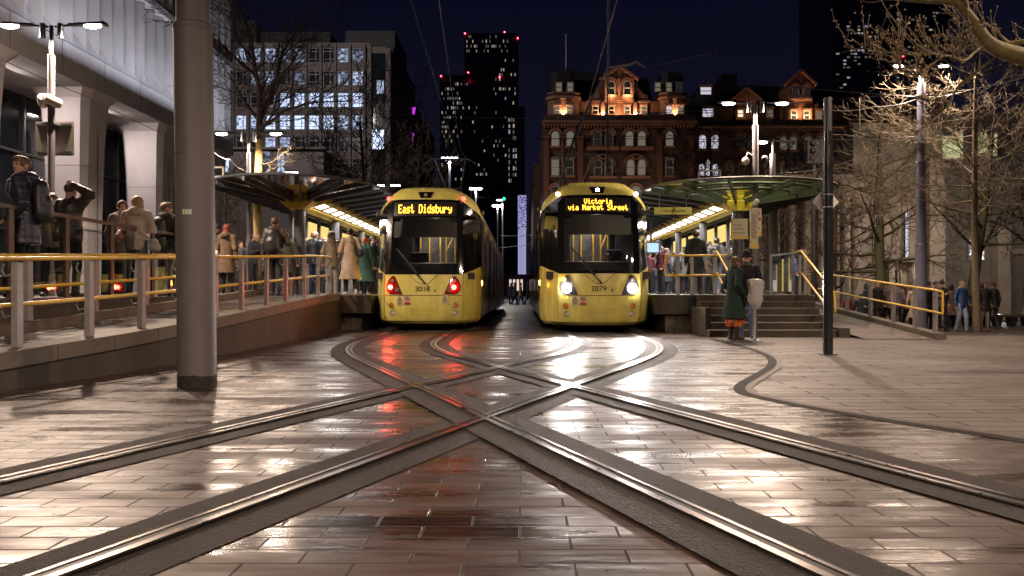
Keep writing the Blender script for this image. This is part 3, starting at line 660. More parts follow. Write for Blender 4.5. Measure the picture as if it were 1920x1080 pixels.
t = platform('platform', 'right tram platform with streaked concrete end beside the Victoria tram', 3.16, 6.95, 18.9, 62)
MB().box(3.45, 4.4, 19.1, 61, -.05, .439).build('support_wall', STAIN2, t)
for x in (3.95,): MB().box(x, x+.012, 18.893, 18.9, .44, .875).build('beam_joint', MATS['black_rubber'], t)
MB().box(3.2, 3.5, 18.9, 62, .9005, .906).build('white_edge_line', WHITEP, t)
MB().box(3.16, 4.55, 18.88, 19.3, .872, .903).build('end_coping', COPE, t)
# stairs
t = thing('stairs', 'broad concrete steps with pale nosings climbing to the right platform', 'stairs')
n = 5; rise = .9/6
for i in range(6):
    y0 = 17.0+.34*i; z1 = rise*(i+1)-(.002 if i == 5 else 0)
    s_ = MB().box(4.13+(.0 if i else -.12), 6.72, y0, 19.1, z1-rise, z1-.02).build('step', STAIN, t)
    MB().box(4.13+(.0 if i else -.12), 6.72, y0-.012, y0+.33, z1-.019, z1).build('nosing', COPE, s_)
MB().box(4.0, 4.125, 17.35, 18.88, -.02, .62).build('left_cheek', STAIN, t)
MB().box(6.725, 6.95, 16.9, 19.6, -.02, .20).build('right_cheek', STAIN, t)
# right ramp
def rr_(y): return max(.0, min(.9, .03+(y-16.6)*.080))
t = thing('ramp', 'pale paved ramp with low kerb rising to the right platform beyond the steps', 'ramp')
b = MB(); c_ = MB(); ys2 = [16.2+.6*i for i in range(40)]
for y0, y1 in zip(ys2, ys2[1:]):
    b.add([(6.96, y0, rr_(y0)+.012), (8.60, y0, rr_(y0)+.012), (8.60, y1, rr_(y1)+.012), (6.96, y1, rr_(y1)+.012)], [(0, 1, 2, 3)])
    vs = [(x, y, rr_(y)+h) for y in (y0, y1) for x, h in ((8.38, -.6), (8.38, .12), (8.62, .12), (8.62, -.6))]
    c_.add(vs, [(0, 1, 5, 4), (1, 2, 6, 5), (2, 3, 7, 6)]+([(3, 2, 1, 0)] if y0 < 16.3 else []))
b.build('ramp_surface', M_PLAZA, t); c_.build('kerb', COPE, t)
# ------------------------------------------------------------ railings
RP = mat('galvanised_post', (.30, .275, .27), .42, .35, var=.12, scale=8)
def railing(label, pts, zf, top=.85, mid=.42, post_w=.03, post_d=.10, loop=True, rr=.024, grp='yellow handrails', lean=0, name='railing', end_loop=(False, True)):
    t = thing(name, label, 'railing', group=grp)
    for x, y in pts:
        b = MB(); z = zf(x, y); 
        b.box(x-post_w/2, x+post_w/2+.035, y-post_d/2, y+post_d/2, z, z+top+.0); p = b.build('post', RP, t, bevel=.004)
        b = MB()
        for h in (top-.06, mid-.04): b.tube([(x-.02, y-.05, z+h-.06), (x-.05, y-.09, z+h-.08), (x-.07, y-.11, z+h-.02), (x-.05, y-.11, z+h+.04)], .010, 6)
        b.build('bracket', STEEL, p, smooth=True)
    P3 = [Vector((x-.03, y-.10, zf(x, y))) for x, y in pts]
    a = P3[0]-(P3[1]-P3[0]).normalized()*.3; z_ = P3[-1]+(P3[-1]-P3[-2]).normalized()*.28
    path = [p+Vector((0, 0, top+.03)) for p in [a]+P3]; low = [p+Vector((0, 0, mid)) for p in [a]+P3]
    if end_loop[1]:
        full = path+[z_+Vector((0, 0, top+.02)), z_+Vector((0, 0, top-.04)), z_+Vector((0, 0, mid+.05)), z_+Vector((0, 0, mid))]+low[::-1]
        MB().tube(full, rr, 8).build('handrail', YEL, t, smooth=True, ang=60)
    else:
        MB().tube(path, rr, 8).build('handrail', YEL, t, smooth=True); MB().tube(low, rr, 8).build('lower_rail', YEL, t, smooth=True)
    return t
yl = [5.9, 6.95, 8.0, 9.03, 10.06, 11.1, 12.2, 13.3, 14.55, 15.7, 17.0, 18.1, 19.2]
railing('yellow railing on flat steel posts along the outer edge of the left ramp', [(wx(y)-.16, y) for y in yl], lambda x, y: rz_(y)+.05)
railing('yellow railing on the inner kerb of the left ramp, in front of the terrace', [(-6.30, y) for y in (5.4, 7.0, 8.6, 10.2, 11.8, 13.4, 15.0)], lambda x, y: rz_(y)+.13, top=.80)
railing('yellow railing running down the outer kerb of the right ramp', [(8.50, y) for y in (22.6, 20.9, 19.5, 18.3, 17.3, 16.45)], lambda x, y: rr_(y)+.11, top=.84)
railing('yellow looped railing on the platform end beside the steps', [(4.60, 19.05), (4.05, 19.05), (3.72, 19.05)], lambda x, y: .90, top=.90, mid=.46)
# stair handrails
def stair_rail(label, x, both=True):
    t = thing('handrail', label, 'handrail', group='yellow stair handrails')
    for y, z in ((17.15, 0.05), (19.0, .9)):
        MB().box(x-.03, x+.03, y-.03, y+.03, z-.05, z+.95).build('post', RP, t, bevel=.004)
    MB().tube([(x, 17.0, .50), (x, 16.85, .56), (x, 16.9, .92), (x, 17.05, 1.02), (x, 18.9, 1.93), (x, 19.25, 1.93)], .024, 8).build('upper_rail', YEL, t, smooth=True, ang=60)
    MB().tube([(x, 17.0, .50), (x, 18.9, 1.42), (x, 19.2, 1.42)], .022, 8).build('lower_rail', YEL, t, smooth=True)
stair_rail('yellow handrail sloping down the left side of the steps behind the couple', 4.62)
stair_rail('yellow handrail sloping down the right side of the steps', 6.62)
MB_ = MB
GL = glassm('balustrade_glass', (.80, .86, .86), .10, .02)
BRN = mat('brown_handrail', (.11, .075, .06), .38, .3, var=.15)
def balustrade(label, pts, z0, h, slopes=None, mt=BRN, pw=.05):
    t = thing('glass_balustrade', label, 'balustrade')
    for i, (x, y) in enumerate(pts):
        z = z0+(slopes[i] if slopes else 0)
        MB().box(x-.02, x+.02, y-pw, y+pw, z, z+h).build('post', mt, t)
    for i, (a, b_) in enumerate(zip(pts, pts[1:])):
        za = z0+(slopes[i] if slopes else 0); zb2 = z0+(slopes[i+1] if slopes else 0)
        A = Vector((*a, za)); B = Vector((*b_, zb2)); d = (B-A).normalized()*.07
        MB().add([A+d+Vector((0, 0, .08)), B-d+Vector((0, 0, .08)), B-d+Vector((0, 0, h-.10)), A+d+Vector((0, 0, h-.10))], [(0, 1, 2, 3)]).build('glass_pane', GL, t)
    P3 = [Vector((x, y, z0+h+.02+(slopes[i] if slopes else 0))) for i, (x, y) in enumerate(pts)]
    b = MB()
    for a, c in zip(P3, P3[1:]): b.bar(a, c, .07, .05)
    b.build('top_rail', mt, t)
    return t
balustrade('glass balustrade with brown handrail along the terrace edge, left of the big pole', [(-6.45, y) for y in (7.6, 8.9, 10.1, 11.35, 12.6, 14.0, 15.6)], .88, 1.13)
balustrade('glass balustrade with grey rail beside the steps on the right platform', [(6.85, 19.3), (7.0, 20.6), (6.95, 22.2)], .90, 1.05, slopes=[0, 0, 0], mt=RP)
# red seat beam on the terrace edge
t = thing('bench', 'low brown-red bench beam behind the glass on the terrace edge', 'bench', (-6.72, 0, 0))
MB().box(-.12, .12, 5.0, 10.4, 1.02, 1.16).build('seat', mat('red_brown_timber', (.20, .055, .03), .4, var=.2), t, bevel=.01)
for y in (5.8, 7.8, 9.8): MB().box(-.1, .1, y-.05, y+.05, .88, 1.02).build('leg', DARKP, t)
# the big stepped pole in the left foreground
t = thing('tram_pole', 'thick brown-grey steel overhead-line pole with mossy foot in the left foreground', 'pole', (-3.27, 8.08, 0), 0)
MBm = mat('brown_grey_pole_paint', (.120, .104, .104), .58, .1, var=.16, scale=3.5, stretch=(1, 1, .3), bump=.05)
o = MB().tube([(0, 0, .0), (-.02, 0, 1.8), (-.045, 0, 3.60)], [.187, .187, .187], 40).build('lower_tube', MBm, t, smooth=True)
o = MB().tube([(-.045, 0, 3.62), (-.07, 0, 8.5)], [.160, .155], 40).build('upper_tube', MBm, t, smooth=True)
MB().lathe([(.187, 3.585), (.193, 3.60), (.190, 3.635), (.16, 3.66), (.155, 3.60)], (-.045, 0, 0), 40).build('step_collar', MBm, t, smooth=True)
MB().tube([(-.030, 0, 2.33), (-.030, 0, 2.345)], .1895, 40).build('hoop', mat('dull_hoop', (.13, .11, .10), .5, .4), t, smooth=True)
b = MB(); a0_ = -math.pi/2-.30
for k in range(9):
    a_, b2 = a0_+k*.058, a0_+(k+1)*.058; r_ = .1892
    b.add([(-.02+r_*math.cos(a_), r_*math.sin(a_), 1.72), (-.02+r_*math.cos(b2), r_*math.sin(b2), 1.72), (-.02+r_*math.cos(b2), r_*math.sin(b2), 1.77), (-.02+r_*math.cos(a_), r_*math.sin(a_), 1.77)], [(0, 1, 2, 3)], k % 3)
b.build('foil_sticker', [mat('foil_green', (.35, .6, .25), .3, var=.4, scale=80), mat('foil_yellow', (.7, .6, .15), .3, var=.4, scale=80), mat('foil_blue', (.2, .35, .75), .3, var=.4, scale=80)], t)
b = MB(); n = 40
for i in range(n):
    a0, a1 = 2*math.pi*i/n, 2*math.pi*(i+1)/n; h0 = .12+.008*math.sin(a0*3)+.004*math.sin(a0*9+1); h1 = .12+.008*math.sin(a1*3)+.004*math.sin(a1*9+1); r_ = .1885
    b.add([(r_*math.cos(a0), r_*math.sin(a0), .0), (r_*math.cos(a1), r_*math.sin(a1), .0), (r_*math.cos(a1)-.002, r_*math.sin(a1), h1), (r_*math.cos(a0)-.002, r_*math.sin(a0), h0)], [(0, 1, 2, 3)])
b.build('moss_stain', mat('black_moss', (.022, .020, .014), .85, var=.5, scale=30, bump=.4), t, smooth=True)
# thin black post with the back of a diamond sign
t = thing('sign_post', 'slim black post with the grey back of a diamond-shaped tram sign, right of the steps', 'sign post', (4.68, 12.2, 0))
MB().cyl((0, 0), .074, .012, 3.4, 20).build('post', mat('black_gloss_post', (.022, .022, .025), .22, .2, var=.2, coat=.3), t, smooth=True)
MB().cyl((0, 0), .060, 3.4, 3.92, 20).build('post_top', mat('grey_post_top', (.10, .10, .11), .3, .3), t, smooth=True)
MB().box(-.12, .12, -.10, .10, .004, .014).build('base_plate', DARKP, t)
pl = MB().prism([(0, 2.14), (.20, 2.335), (0, 2.60), (-.20, 2.335)][::-1], .085, .092, 'y').build('sign_plate', mat('grey_sign_back2', (.72, .68, .64), .45, var=.06), t)
b = MB()
for z in (2.25, 2.44): b.cyl((0, 0), .078, z-.008, z+.008, 20); b.box(-.13, .13, .075, .085, z-.012, z+.012)
b.build('clamp', STEEL, pl)
# ticket post wrapped in plastic
t = thing('validator_post', 'steel post wrapped in a crumpled white plastic bag in front of the couple', 'post', (4.60, 15.75, 0))
MB().lathe([(.14, 0), (.14, .012), (.05, .03), (.04, .07), (.04, 1.0)], (0, 0, 0), 18).build('post', STEEL, t, smooth=True)
b = MB(); rr2 = random.Random(3); prof = [(.035, .62), (.09, .68), (.14, .80), (.13, .92), (.15, 1.06), (.155, 1.16), (.14, 1.20), (.05, 1.22)]; vs = []; n = 22
for r_, z in prof:
    for j in range(n):
        a = 2*math.pi*j/n; q = r_*(1+rr2.uniform(-.16, .16)); vs.append((q*math.cos(a)*1.05+.02, q*math.sin(a)*.55, z+rr2.uniform(-.012, .012)))
k = len(prof); b.add(vs, [(i*n+j, i*n+(j+1) % n, (i+1)*n+(j+1) % n, (i+1)*n+j) for i in range(k-1) for j in range(n)]+[tuple(range((k-1)*n, k*n))])
b.build('plastic_cover', mat('crumpled_plastic', (.52, .50, .47), .3, var=.2, scale=12, bump=.8, bscale=30), t, smooth=True, ang=60)
# ------------------------------------------------------------ canopies
CG = glassm('canopy_glass', (.16, .20, .15), .16, .06)
CG2 = glassm('green_canopy_glass', (.20, .27, .18), .18, .10)
RIB = mat('dark_canopy_rib', (.065, .07, .085), .45, .1, var=.2)
RIBG = mat('green_grey_rib', (.075, .085, .065), .45, .1, var=.2)
SOF = mat('slate_soffit', (.085, .085, .11), .45, var=.15, scale=4)
CAPY = mat('yellow_capital', (.72, .52, .07), .35, var=.08)
PANE = emit('canopy_light_pane', (1, .93, .82), 2.2)
def canopy(label, xc, yc, side, hw, green, tipd=2.6, ze=.29):      # side=+1: the track lies on +x
    t = thing('platform_canopy', label, 'canopy', (xc, yc, 0), 0, 'leaf-shaped platform canopies')
    z0 = 3.50; L = 24.0
    def zz(u): return z0+ze*u
    gm = CG2 if green else CG; rb = RIBG if green else RIB
    # rounded glass front
    b = MB(); n = 20; vs = [(0, 0, z0)]
    for i in range(n+1):
        a = math.pi+math.pi*i/n; vs.append((hw*math.cos(a), tipd*math.sin(a), zz(1)+.03*abs(math.sin(a))))
    b.add(vs, [(0, i+1, i+2) for i in range(n)]); b.build('front_glass', gm, t)
    b = MB(); b.tube(vs[1:], .035, 6); b.build('front_rim', rb, t, smooth=True)
    for f_ in ((.6, .82) if green else ()): b = MB(); b.tube([(v[0]*f_, v[1]*f_, z0+(v[2]-z0)*f_-.03) for v in vs[1:]], .028, 5); b.build('glazing_rail', rb, t, smooth=True)
    for i in (2, 5, 8, 12, 15, 18):
        e = Vector(vs[1+i]); b = MB(); b.bar((0, 0, z0-.10), e-Vector((0, 0, .08)), .06, .13); b.build('radial_rib', rb, t)
    # wings behind
    for s_ in (-1, 1):
        b = MB(); yy0 = 0.0
        vs = []
        for k in range(13):
            y = L*k/12; w = hw
            vs += [(0, y, z0), (s_*w*.5, y, z0+ze*.47), (s_*w, y, z0+ze)]
        fs = [(3*k+i, 3*k+i+1, 3*k+i+4, 3*k+i+3) for k in range(12) for i in (0, 1)]
        b.add(vs, fs); b.build('roof_wing', SOF, t)
        b = MB(); b.bar((s_*hw, 0, z0+ze), (s_*hw, L, z0+ze), .06, .07); b.build('eaves_rail', rb, t)
        for k in range(24):
            y = .5+k*1.0
            b = MB(); b.add([(s_*.25, y-.02, z0-.12), (s_*hw*.98, y-.02, z0+ze-.10), (s_*hw*.98, y-.02, z0+ze-.02), (s_*.25, y-.02, z0+.0),
                             (s_*.25, y+.02, z0-.12), (s_*hw*.98, y+.02, z0+ze-.10), (s_*hw*.98, y+.02, z0+ze-.02), (s_*.25, y+.02, z0+.0)],
                            [(0, 1, 2, 3), (7, 6, 5, 4), (0, 4, 5, 1)]); b.build('rib', RIB, t)
    # yellow capital and spine
    b = MB(); b.prism([(-.20, 3.20), (.20, 3.20), (.46, 3.42), (.46, 3.50), (-.46, 3.50), (-.46, 3.42)], -.38, .20, 'y')
    b.box(-.30, -.12, -.36, -.10, 3.50, 3.62); b.box(-.08, .08, -.36, -.10, 3.50, 3.62); b.box(.12, .30, -.36, -.10, 3.50, 3.62); b.build('capital', CAPY, t, bevel=.02)
    b = MB(); b.prism([(-.22, 3.28), (.22, 3.28), (.30, 3.46), (-.30, 3.46)], .21, L, 'y'); b.build('spine_beam', CAPY, t)
    for k in range(6):
        MB().cyl((0, -.05+k*4.2), .15 if k == 0 else .12, .90, 3.21 if k == 0 else 3.28, 20).build('column', mat('slate_column', (.085, .085, .10), .45, .1), t, smooth=True)
    # lit strip hung on the track side
    x1 = side*.22; x2 = side*.60
    b = MB(); b.prism([(x1, 3.30), (x2, 3.42), (x2+side*.04, 3.50), (x1, 3.50)] if side > 0 else [(x1, 3.50), (x2+side*.04, 3.50), (x2, 3.42), (x1, 3.30)], .25, L-.5, 'y'); lb = b.build('light_trough', CAPY, t)
    for k in range(24):
        y = .35+k*.98
        d = Vector((x2-x1, 0, .12)); o_ = Vector((0, 0, -.006))
        a = Vector((x1, 0, 3.30))+d*.22+o_; c = Vector((x1, 0, 3.30))+d*.92+o_
        b = MB(); b.add([(a.x, y, a.z), (c.x, y, c.z), (c.x, y+.66, c.z), (a.x, y+.66, a.z)], [(0, 1, 2, 3)]); b.build('light_pane', PANE, lb)
        b = MB(); b.add([(x2+side*.0, y+.1, 3.43), (x2+side*.20, y+.1, 3.53), (x2+side*.20, y+.2, 3.53), (x2, y+.2, 3.43), (x2, y+.1, 3.55), (x2, y+.2, 3.55)], [(0, 1, 2, 3), (0, 1, 4), (3, 2, 5)]); b.build('rib_foot', CAPY, t)
    for k in range(3):
        area('strip_light', ((x1+x2)/2+side*.03, 3.8+k*7.8, 3.33), 7.4, 190, (1, .93, .86), (side*.15, 0, -1), t, 'RECTANGLE', .35)
    return t
canL = canopy('dark leaf-shaped glass canopy with yellow capital over the left platform', -6.05, 21.9, 1, 2.25, False)
canR = canopy('green-tinted leaf-shaped glass canopy with yellow capital over the right platform', 6.05, 22.4, -1, 2.65, True, 2.4, .31)
for (x, y, z, l) in ((-7.95, 20.6, 3.92, 'pale metal frame standing on the left canopy roof'), (4.95, 21.0, 3.90, 'pale metal frame standing on the right canopy roof')):
    t = thing('roof_frame', l, 'frame', (x, y, z))
    b = MB(); b.bar((-.28, 0, 0), (.28, 0, .02), .04, .04); b.bar((-.28, 0, .24), (.28, 0, .26), .04, .04); b.bar((-.28, 0, 0), (-.28, 0, .25), .04, .04); b.bar((.28, 0, 0), (.28, 0, .26), .04, .04); b.bar((0, 0, -.18), (0, 0, 0), .03, .03)
    b.build('frame_bars', mat('pale_frame_paint', (.45, .42, .38), .5), t)
# platform furniture: hanging signs, shelters, posters
def board(label, x, y, z, w, h, txt, grp=None, small=.10, hang=True):
    t = thing('hanging_sign', label, 'sign', (x, y, z), 0, grp)
    p = MB().box(-w/2, w/2, 0, .04, 0, h).build('sign_board', mat('sign_face_yellow', (.72, .60, .22), .45, var=.03), t, bevel=.005)
    text_mesh(txt, small, 'lettering', mat('sign_ink', (.06, .06, .06), .6), p, (0, -.004, h/2))
    if hang:
        b = MB(); b.tube([(-w*.36, .02, h), (-w*.36, .02, h+.35)], .012, 6); p = b.build('hanger', STEEL, t); b = MB(); b.tube([(w*.36, .02, h), (w*.36, .02, h+.35)], .012, 6); b.build('hanger', STEEL, t)
    return t
q = P(1262, 402, 22.5); board('yellow Boarding point sign hanging nearest the Victoria tram', q.x, 22.5, q.z, 1.05, .20, '\u2190 Boarding point')
q = P(1331, 443, 30); board('yellow Boarding point sign hanging farther along the right platform', q.x, 30, q.z, .82, .17, '\u2190 Boarding', small=.09)
SHG = glassm('shelter_glass', (.75, .8, .8), .12, .02)
def shelter(label, x, y0, nb, side, col):
    t = thing('glass_shelter', label, 'shelter', (x, y0, .9), 0, 'glass shelters on the platforms')
    for k in range(nb+1):
        MB().box(-.05, .05, k*1.6-.05, k*1.6+.05, 0, 2.45).build('post', GREYP, t)
    for k in range(nb):
        MB().add([(0, k*1.6+.06, .15), (0, k*1.6+1.54, .15), (0, k*1.6+1.54, 2.3), (0, k*1.6+.06, 2.3)], [(0, 1, 2, 3)]).build('glass_pane', SHG, t)
        MB().box(-.03, .03, k*1.6+.35, k*1.6+1.25, 1.75, 2.3).build('yellow_panel', col, t)
    MB().box(-.06, .06, -.05, nb*1.6+.05, 2.46, 2.55).build('head_rail', GREYP, t)
YP = emit('lit_yellow_panel', (.95, .72, .22), .75)
shelter('row of glass shelter bays with yellow panels under the left canopy', -6.75, 23.5, 7, 1, YP)
shelter('row of glass shelter bays with yellow panels under the right canopy', 6.75, 24.5, 7, -1, YP)
def totem(label, x, y, w, h, z, face, band, lines=6, cat='notice board'):
    t = thing('notice_board', label, cat, (x, y, z), 0, None)
    p = MB().box(-w/2, w/2, 0, .08, 0, h).build('panel', face, t, bevel=.005)
    MB().box(-w/2-.01, w/2+.01, -.012, .085, -.02, h*.10).build('yellow_band', band, t)
    b = MB()
    for i in range(lines): b.box(-w*.38, w*(.30-.08*(i % 3)), -.006, -.001, h*(.25+.62*i/lines), h*(.25+.62*i/lines)+.022)
    b.build('print', mat('grey_print', (.25, .22, .17), .6), p)
    return t
CREAM = mat('cream_panel', (.62, .55, .36), .5, var=.05)
totem('cream departure board with yellow foot beside the lamp post on the right platform', 5.63, 20.6, .42, .50, 2.35, CREAM, CAPY, 3)
totem('tall narrow yellow-edged timetable beside the right lamp post', 5.98, 20.5, .20, 1.0, 2.1, CREAM, CAPY, 14)
totem('grey information pillar with white screen under the left canopy', -5.05, 23.2, .34, 1.5, .92, mat('pale_grey_panel', (.42, .43, .45), .4, var=.05), mat('grey_band', (.3, .3, .32), .4), 8)
t = thing('departure_screen', 'small blue-white departure screen beside the Victoria tram', 'screen', P(1221, 466, 26))
MB().box(-.28, .28, 0, .1, -.16, .22).build('casing', DARKP, t); MB().box(-.24, .24, -.006, 0, -.12, .18).build('screen', emit('blue_screen', (.35, .5, .75), 1.2), t); MB().box(-.03, .03, .03, .07, .22, 1.1).build('hanger', DARKP, t)
# ------------------------------------------------------------ buildings
def PX(px, Y): return (px-CX)*Y/F
def PZ(py, Y): return CH+(CY-py)*Y/F
# concrete civic building on the left, folded lit panels above a deep soffit
FC = mat('facade_concrete', (.33, .31, .31), .75, var=.16, scale=1.1, bump=.1, bscale=25, stretch=(1, 1, .5))
FC2 = mat('column_concrete', (.40, .37, .38), .7, var=.10, scale=1.5, bump=.08, bscale=25, stretch=(1, 1, .4))
DGL = mat('dark_lobby_glass', (.012, .016, .022), .05, var=.5, scale=1, coat=.3)
t = thing('office_building', 'pale concrete building with folded lit facade panels and heavy tapered columns on the left', 'building', (0, 0, 0))
Yc = 16.2
for k in range(5):
    y = 15.9+5.45*k
    b = MB(); prof = [(-.62, -.80), (.62, -.80), (.80, -.55), (.80, .55), (.62, .80), (-.62, .80), (-.80, .55), (-.80, -.55)]
    lv = [(.88, .80), (3.2, .84), (5.8, .92), (6.9, 1.0), (7.3, 1.05), (7.58, 1.35)]
    vs = [(-14.95+px_*s_, y+py_*s_, z) for z, s_ in lv for px_, py_ in prof]; n = 8
    b.add(vs, [(i*n+j, i*n+(j+1) % n, (i+1)*n+(j+1) % n, (i+1)*n+j) for i in range(len(lv)-1) for j in range(n)])
    c_ = b.build('column', FC2, t)
    b = MB()
    for z in (3.0, 5.1): b.prism([(-14.95+px_*.905, y+py_*.905) for px_, py_ in prof], z, z+.012, 'z')
    b.box(-14.95+.75, -14.95+.775, y-.01, y+.01, .9, 7.0); b.build('joint', mat('dark_joint', (.10, .09, .09), .8), c_)
MB().box(-20, -14.0, 9, 38.9, 7.6, 8.68).build('concrete_band', FC, t)
b = MB()
for k in range(12): b.box(-13.999, -13.99, 9.4+k*2.5, 9.415+k*2.5, 7.6, 8.66)
b.build('band_joints', MATS['dark_joint'], t)
for z0, z1 in ((8.70, 11.75), (12.05, 17.5)):
    b = MB(); y = 9.0; k = 0; pts = []
    while y < 38.6: pts += [(-14.02, y), (-14.30, y+.52), (-14.30, y+.60)]; y += .80
    pts.append((-14.02, 38.9))
    for a, c in zip(pts, pts[1:]):
        lo = .55 if z0 < 9 else .1
        b.add([(-14.0, a[1], z0), (-14.0, c[1], z0), (c[0]*1.0, c[1], z0+lo*(1 if c[0] < -14.1 else .1)), (a[0], a[1], z0+lo*(1 if a[0] < -14.1 else .1)), (c[0], c[1], z1), (a[0], a[1], z1)], [(0, 1, 2, 3), (3, 2, 4, 5)])
    b.build('folded_facade', FC, t)
MB().box(-15, -13.93, 9, 38.9, 11.76, 12.04).build('string_course', FC, t)
MB().box(-20, -14.35, 9, 38.85, 8.69, 17.5).build('backing_wall', FC, t)
MB().box(-17.4, -16.8, 8, 36.5, .9, 7.59).build('lobby_glazing', DGL, t)
b = MB()
for k in range(14): b.box(-16.79, -16.70, 8+k*2.1, 8.08+k*2.1, .9, 7.59)
for z in (3.0, 5.6): b.box(-16.79, -16.72, 8, 36.5, z, z+.08)
b.build('mullions', mat('dark_mullion', (.03, .03, .035), .4), t)
MB().box(-20, -15.2, 36.52, 38.8, .88, 7.59).build('end_wall', FC2, t)
for k in range(4): area('facade_uplight', (-12.9, 24.2+k*3.9, 8.5), 3.6, 62, (.82, .86, 1), (-.30, 0, 1), t, 'RECTANGLE', .15)
area('facade_uplight', (-13.2, 19, 8.5), 5, 22, (.85, .86, 1), (-.25, 0, 1), t, 'RECTANGLE', .15)
for k in range(3): area('soffit_lamp', (-15.6, 18.6+k*5.45, 7.5), .3, 150, (1, .85, .78), (.3, 0, -1), t)
area('lobby_lamp', (-15.4, 33, 7.4), .3, 60, (1, .82, .66), (0, 0, -1), t)
MB().box(-16.69, -16.66, 27.8, 28.4, 3.1, 3.35).build('exit_sign', emit('green_exit', (.1, .9, .3), .8), t)
# office block behind
OW = mat('office_render', (.135, .115, .115), .8, var=.18, scale=.35)
FRM = mat('window_frame', (.30, .30, .33), .5)
Y0 = 100.0
t = thing('office_block', 'grey mid-rise office block with rows of lit windows behind the left tree', 'building')
xs_ = [PX(441+27.3*i, Y0) for i in range(10)]
rows_ = [89, 132, 173, 215, 256, 299]
zr = [(PZ(y+27.5, Y0), PZ(y, Y0)) for y in rows_]
MB().box(PX(400, Y0), PX(735, Y0), Y0+1.2, Y0+22, 0, PZ(80, Y0)).build('core', mat('office_core', (.03, .03, .035), .8), t)
zz_ = [PZ(80, Y0)]+[v for lo, hi in zr for v in (hi, lo)]+[0]
b = MB()
for i in range(0, len(zz_), 2): b.box(xs_[0]-3, PX(692, Y0), Y0, Y0+.6, zz_[i+1], zz_[i])
b.build('spandrels', OW, t)
b = MB()
for i in range(10): b.box(xs_[i]-.36, xs_[i]-.04, Y0-.35, Y0+.7, 0, PZ(83, Y0))
b.build('piers', OW, t)
b = MB(); b.box(PX(690, Y0), PX(697, Y0), Y0-.4, Y0+1, 0, PZ(84, Y0)); b.box(PX(724, Y0), PX(733, Y0), Y0-.4, Y0+20, 0, PZ(92, Y0)); b.box(PX(697, Y0), PX(724, Y0), Y0-.1, Y0+1, PZ(100, Y0), PZ(88, Y0))
b.build('stair_tower_wall', OW, t)
MB().box(PX(697, Y0), PX(724, Y0), Y0+.2, Y0+1, 0, PZ(100, Y0)).build('stair_glazing', DGL, t)
for y_, h_, mm in ((150, 25, .5), (243, 36, 1.8)):
    MB().box(PX(698 if h_ > 30 else 706, Y0), PX(719, Y0), Y0+.15, Y0+.19, PZ(y_+h_, Y0), PZ(y_, Y0)).build('lit_landing', emit('office_glow_%d' % (mm*10), (.62, .72, 1), mm), t)
b = MB(); b.box(PX(638, Y0), PX(733, Y0), Y0+3, Y0+14, PZ(82, Y0), PZ(43, Y0)); b.build('plant_room', mat('plant_louvre', (.010, .010, .013), .6), t)
b = MB()
for k in range(9): b.box(PX(637.5, Y0), PX(733.5, Y0), Y0+2.9, Y0+2.98, PZ(80-k*4.4, Y0), PZ(79.2-k*4.4, Y0))
b.build('louvres', mat('louvre_edge', (.045, .045, .05), .5), t)
b = MB(); b.box(PX(480, Y0), PX(612, Y0), Y0+2, Y0+14, PZ(82, Y0), PZ(50, Y0)); b.box(PX(436, Y0), PX(475, Y0), Y0+1, Y0+14, PZ(82, Y0), PZ(33, Y0)); b.build('roof_storey', mat('dark_roof_block', (.018, .017, .02), .8), t)
litmap = ["323110021", "043010023", "002566666", "536566533", "004300000", "...4...00"]
def officemat(k):
    nm = 'office_window_%d' % k
    if nm in MATS: return MATS[nm]
    if k == 0: return mat(nm, (.02, .022, .03), .08, var=.5, scale=.5)
    m = bpy.data.materials.new(nm); m.use_nodes = True; MATS[nm] = m; q = m.node_tree; q.nodes.clear()
    o = N(q, 'ShaderNodeOutputMaterial'); e_ = N(q, 'ShaderNodeEmission'); tc = N(q, 'ShaderNodeTexCoord'); ns = N(q, 'ShaderNodeTexVoronoi', Scale=1.9+.3*k); mp = N(q, 'ShaderNodeMapping'); mp.inputs['Scale'].default_value = (1, 1, 1.6)
    rp = N(q, 'ShaderNodeValToRGB'); lv = k/6
    rp.color_ramp.elements[0].position = max(0, .55-lv*.6); rp.color_ramp.elements[1].position = 1.1-lv*.75
    rp.color_ramp.elements[0].color = (.05, .06, .09, 1); rp.color_ramp.elements[1].color = (.55, .66, .95, 1)
    q.links.new(tc.outputs['Object'], mp.inputs[0]); q.links.new(mp.outputs[0], ns.inputs['Vector']); q.links.new(ns.outputs['Color'], rp.inputs[0]); q.links.new(rp.outputs[0], e_.inputs[0])
    e_.inputs[1].default_value = .28+lv*.85; q.links.new(e_.outputs[0], o.inputs[0]); m.cycles.emission_sampling = 'NONE'; return m
for r_, (lo, hi) in enumerate(zr):
    for c_ in range(9):
        if r_ == 5 and c_ < 6 and c_ != 3: continue
        k = litmap[r_][c_]; k = 0 if k == '.' else int(k)
        xa, xb = xs_[c_]+.02, xs_[c_+1]-.40
        fr = MB(); w_ = .07
        fr.box(xa, xb, Y0+.20, Y0+.30, hi-w_, hi); fr.box(xa, xb, Y0+.20, Y0+.30, lo, lo+w_); fr.box(xa, xa+w_, Y0+.20, Y0+.30, lo+w_, hi-w_); fr.box(xb-w_, xb, Y0+.20, Y0+.30, lo+w_, hi-w_)
        fr.box(xa+(xb-xa)*.62, xa+(xb-xa)*.62+.06, Y0+.20, Y0+.29, lo+w_, hi-w_); fr.box(xa+w_, xb-w_, Y0+.19, Y0+.28, lo+(hi-lo)*.74, lo+(hi-lo)*.74+.06); fr.box(xa+w_, xb-w_, Y0+.19, Y0+.28, lo+(hi-lo)*.22, lo+(hi-lo)*.22+.05)
        w = fr.build('window', FRM, t)
        MB().box(xa, xb, Y0+.36, Y0+.40, lo, hi).build('pane', officemat(k), w)
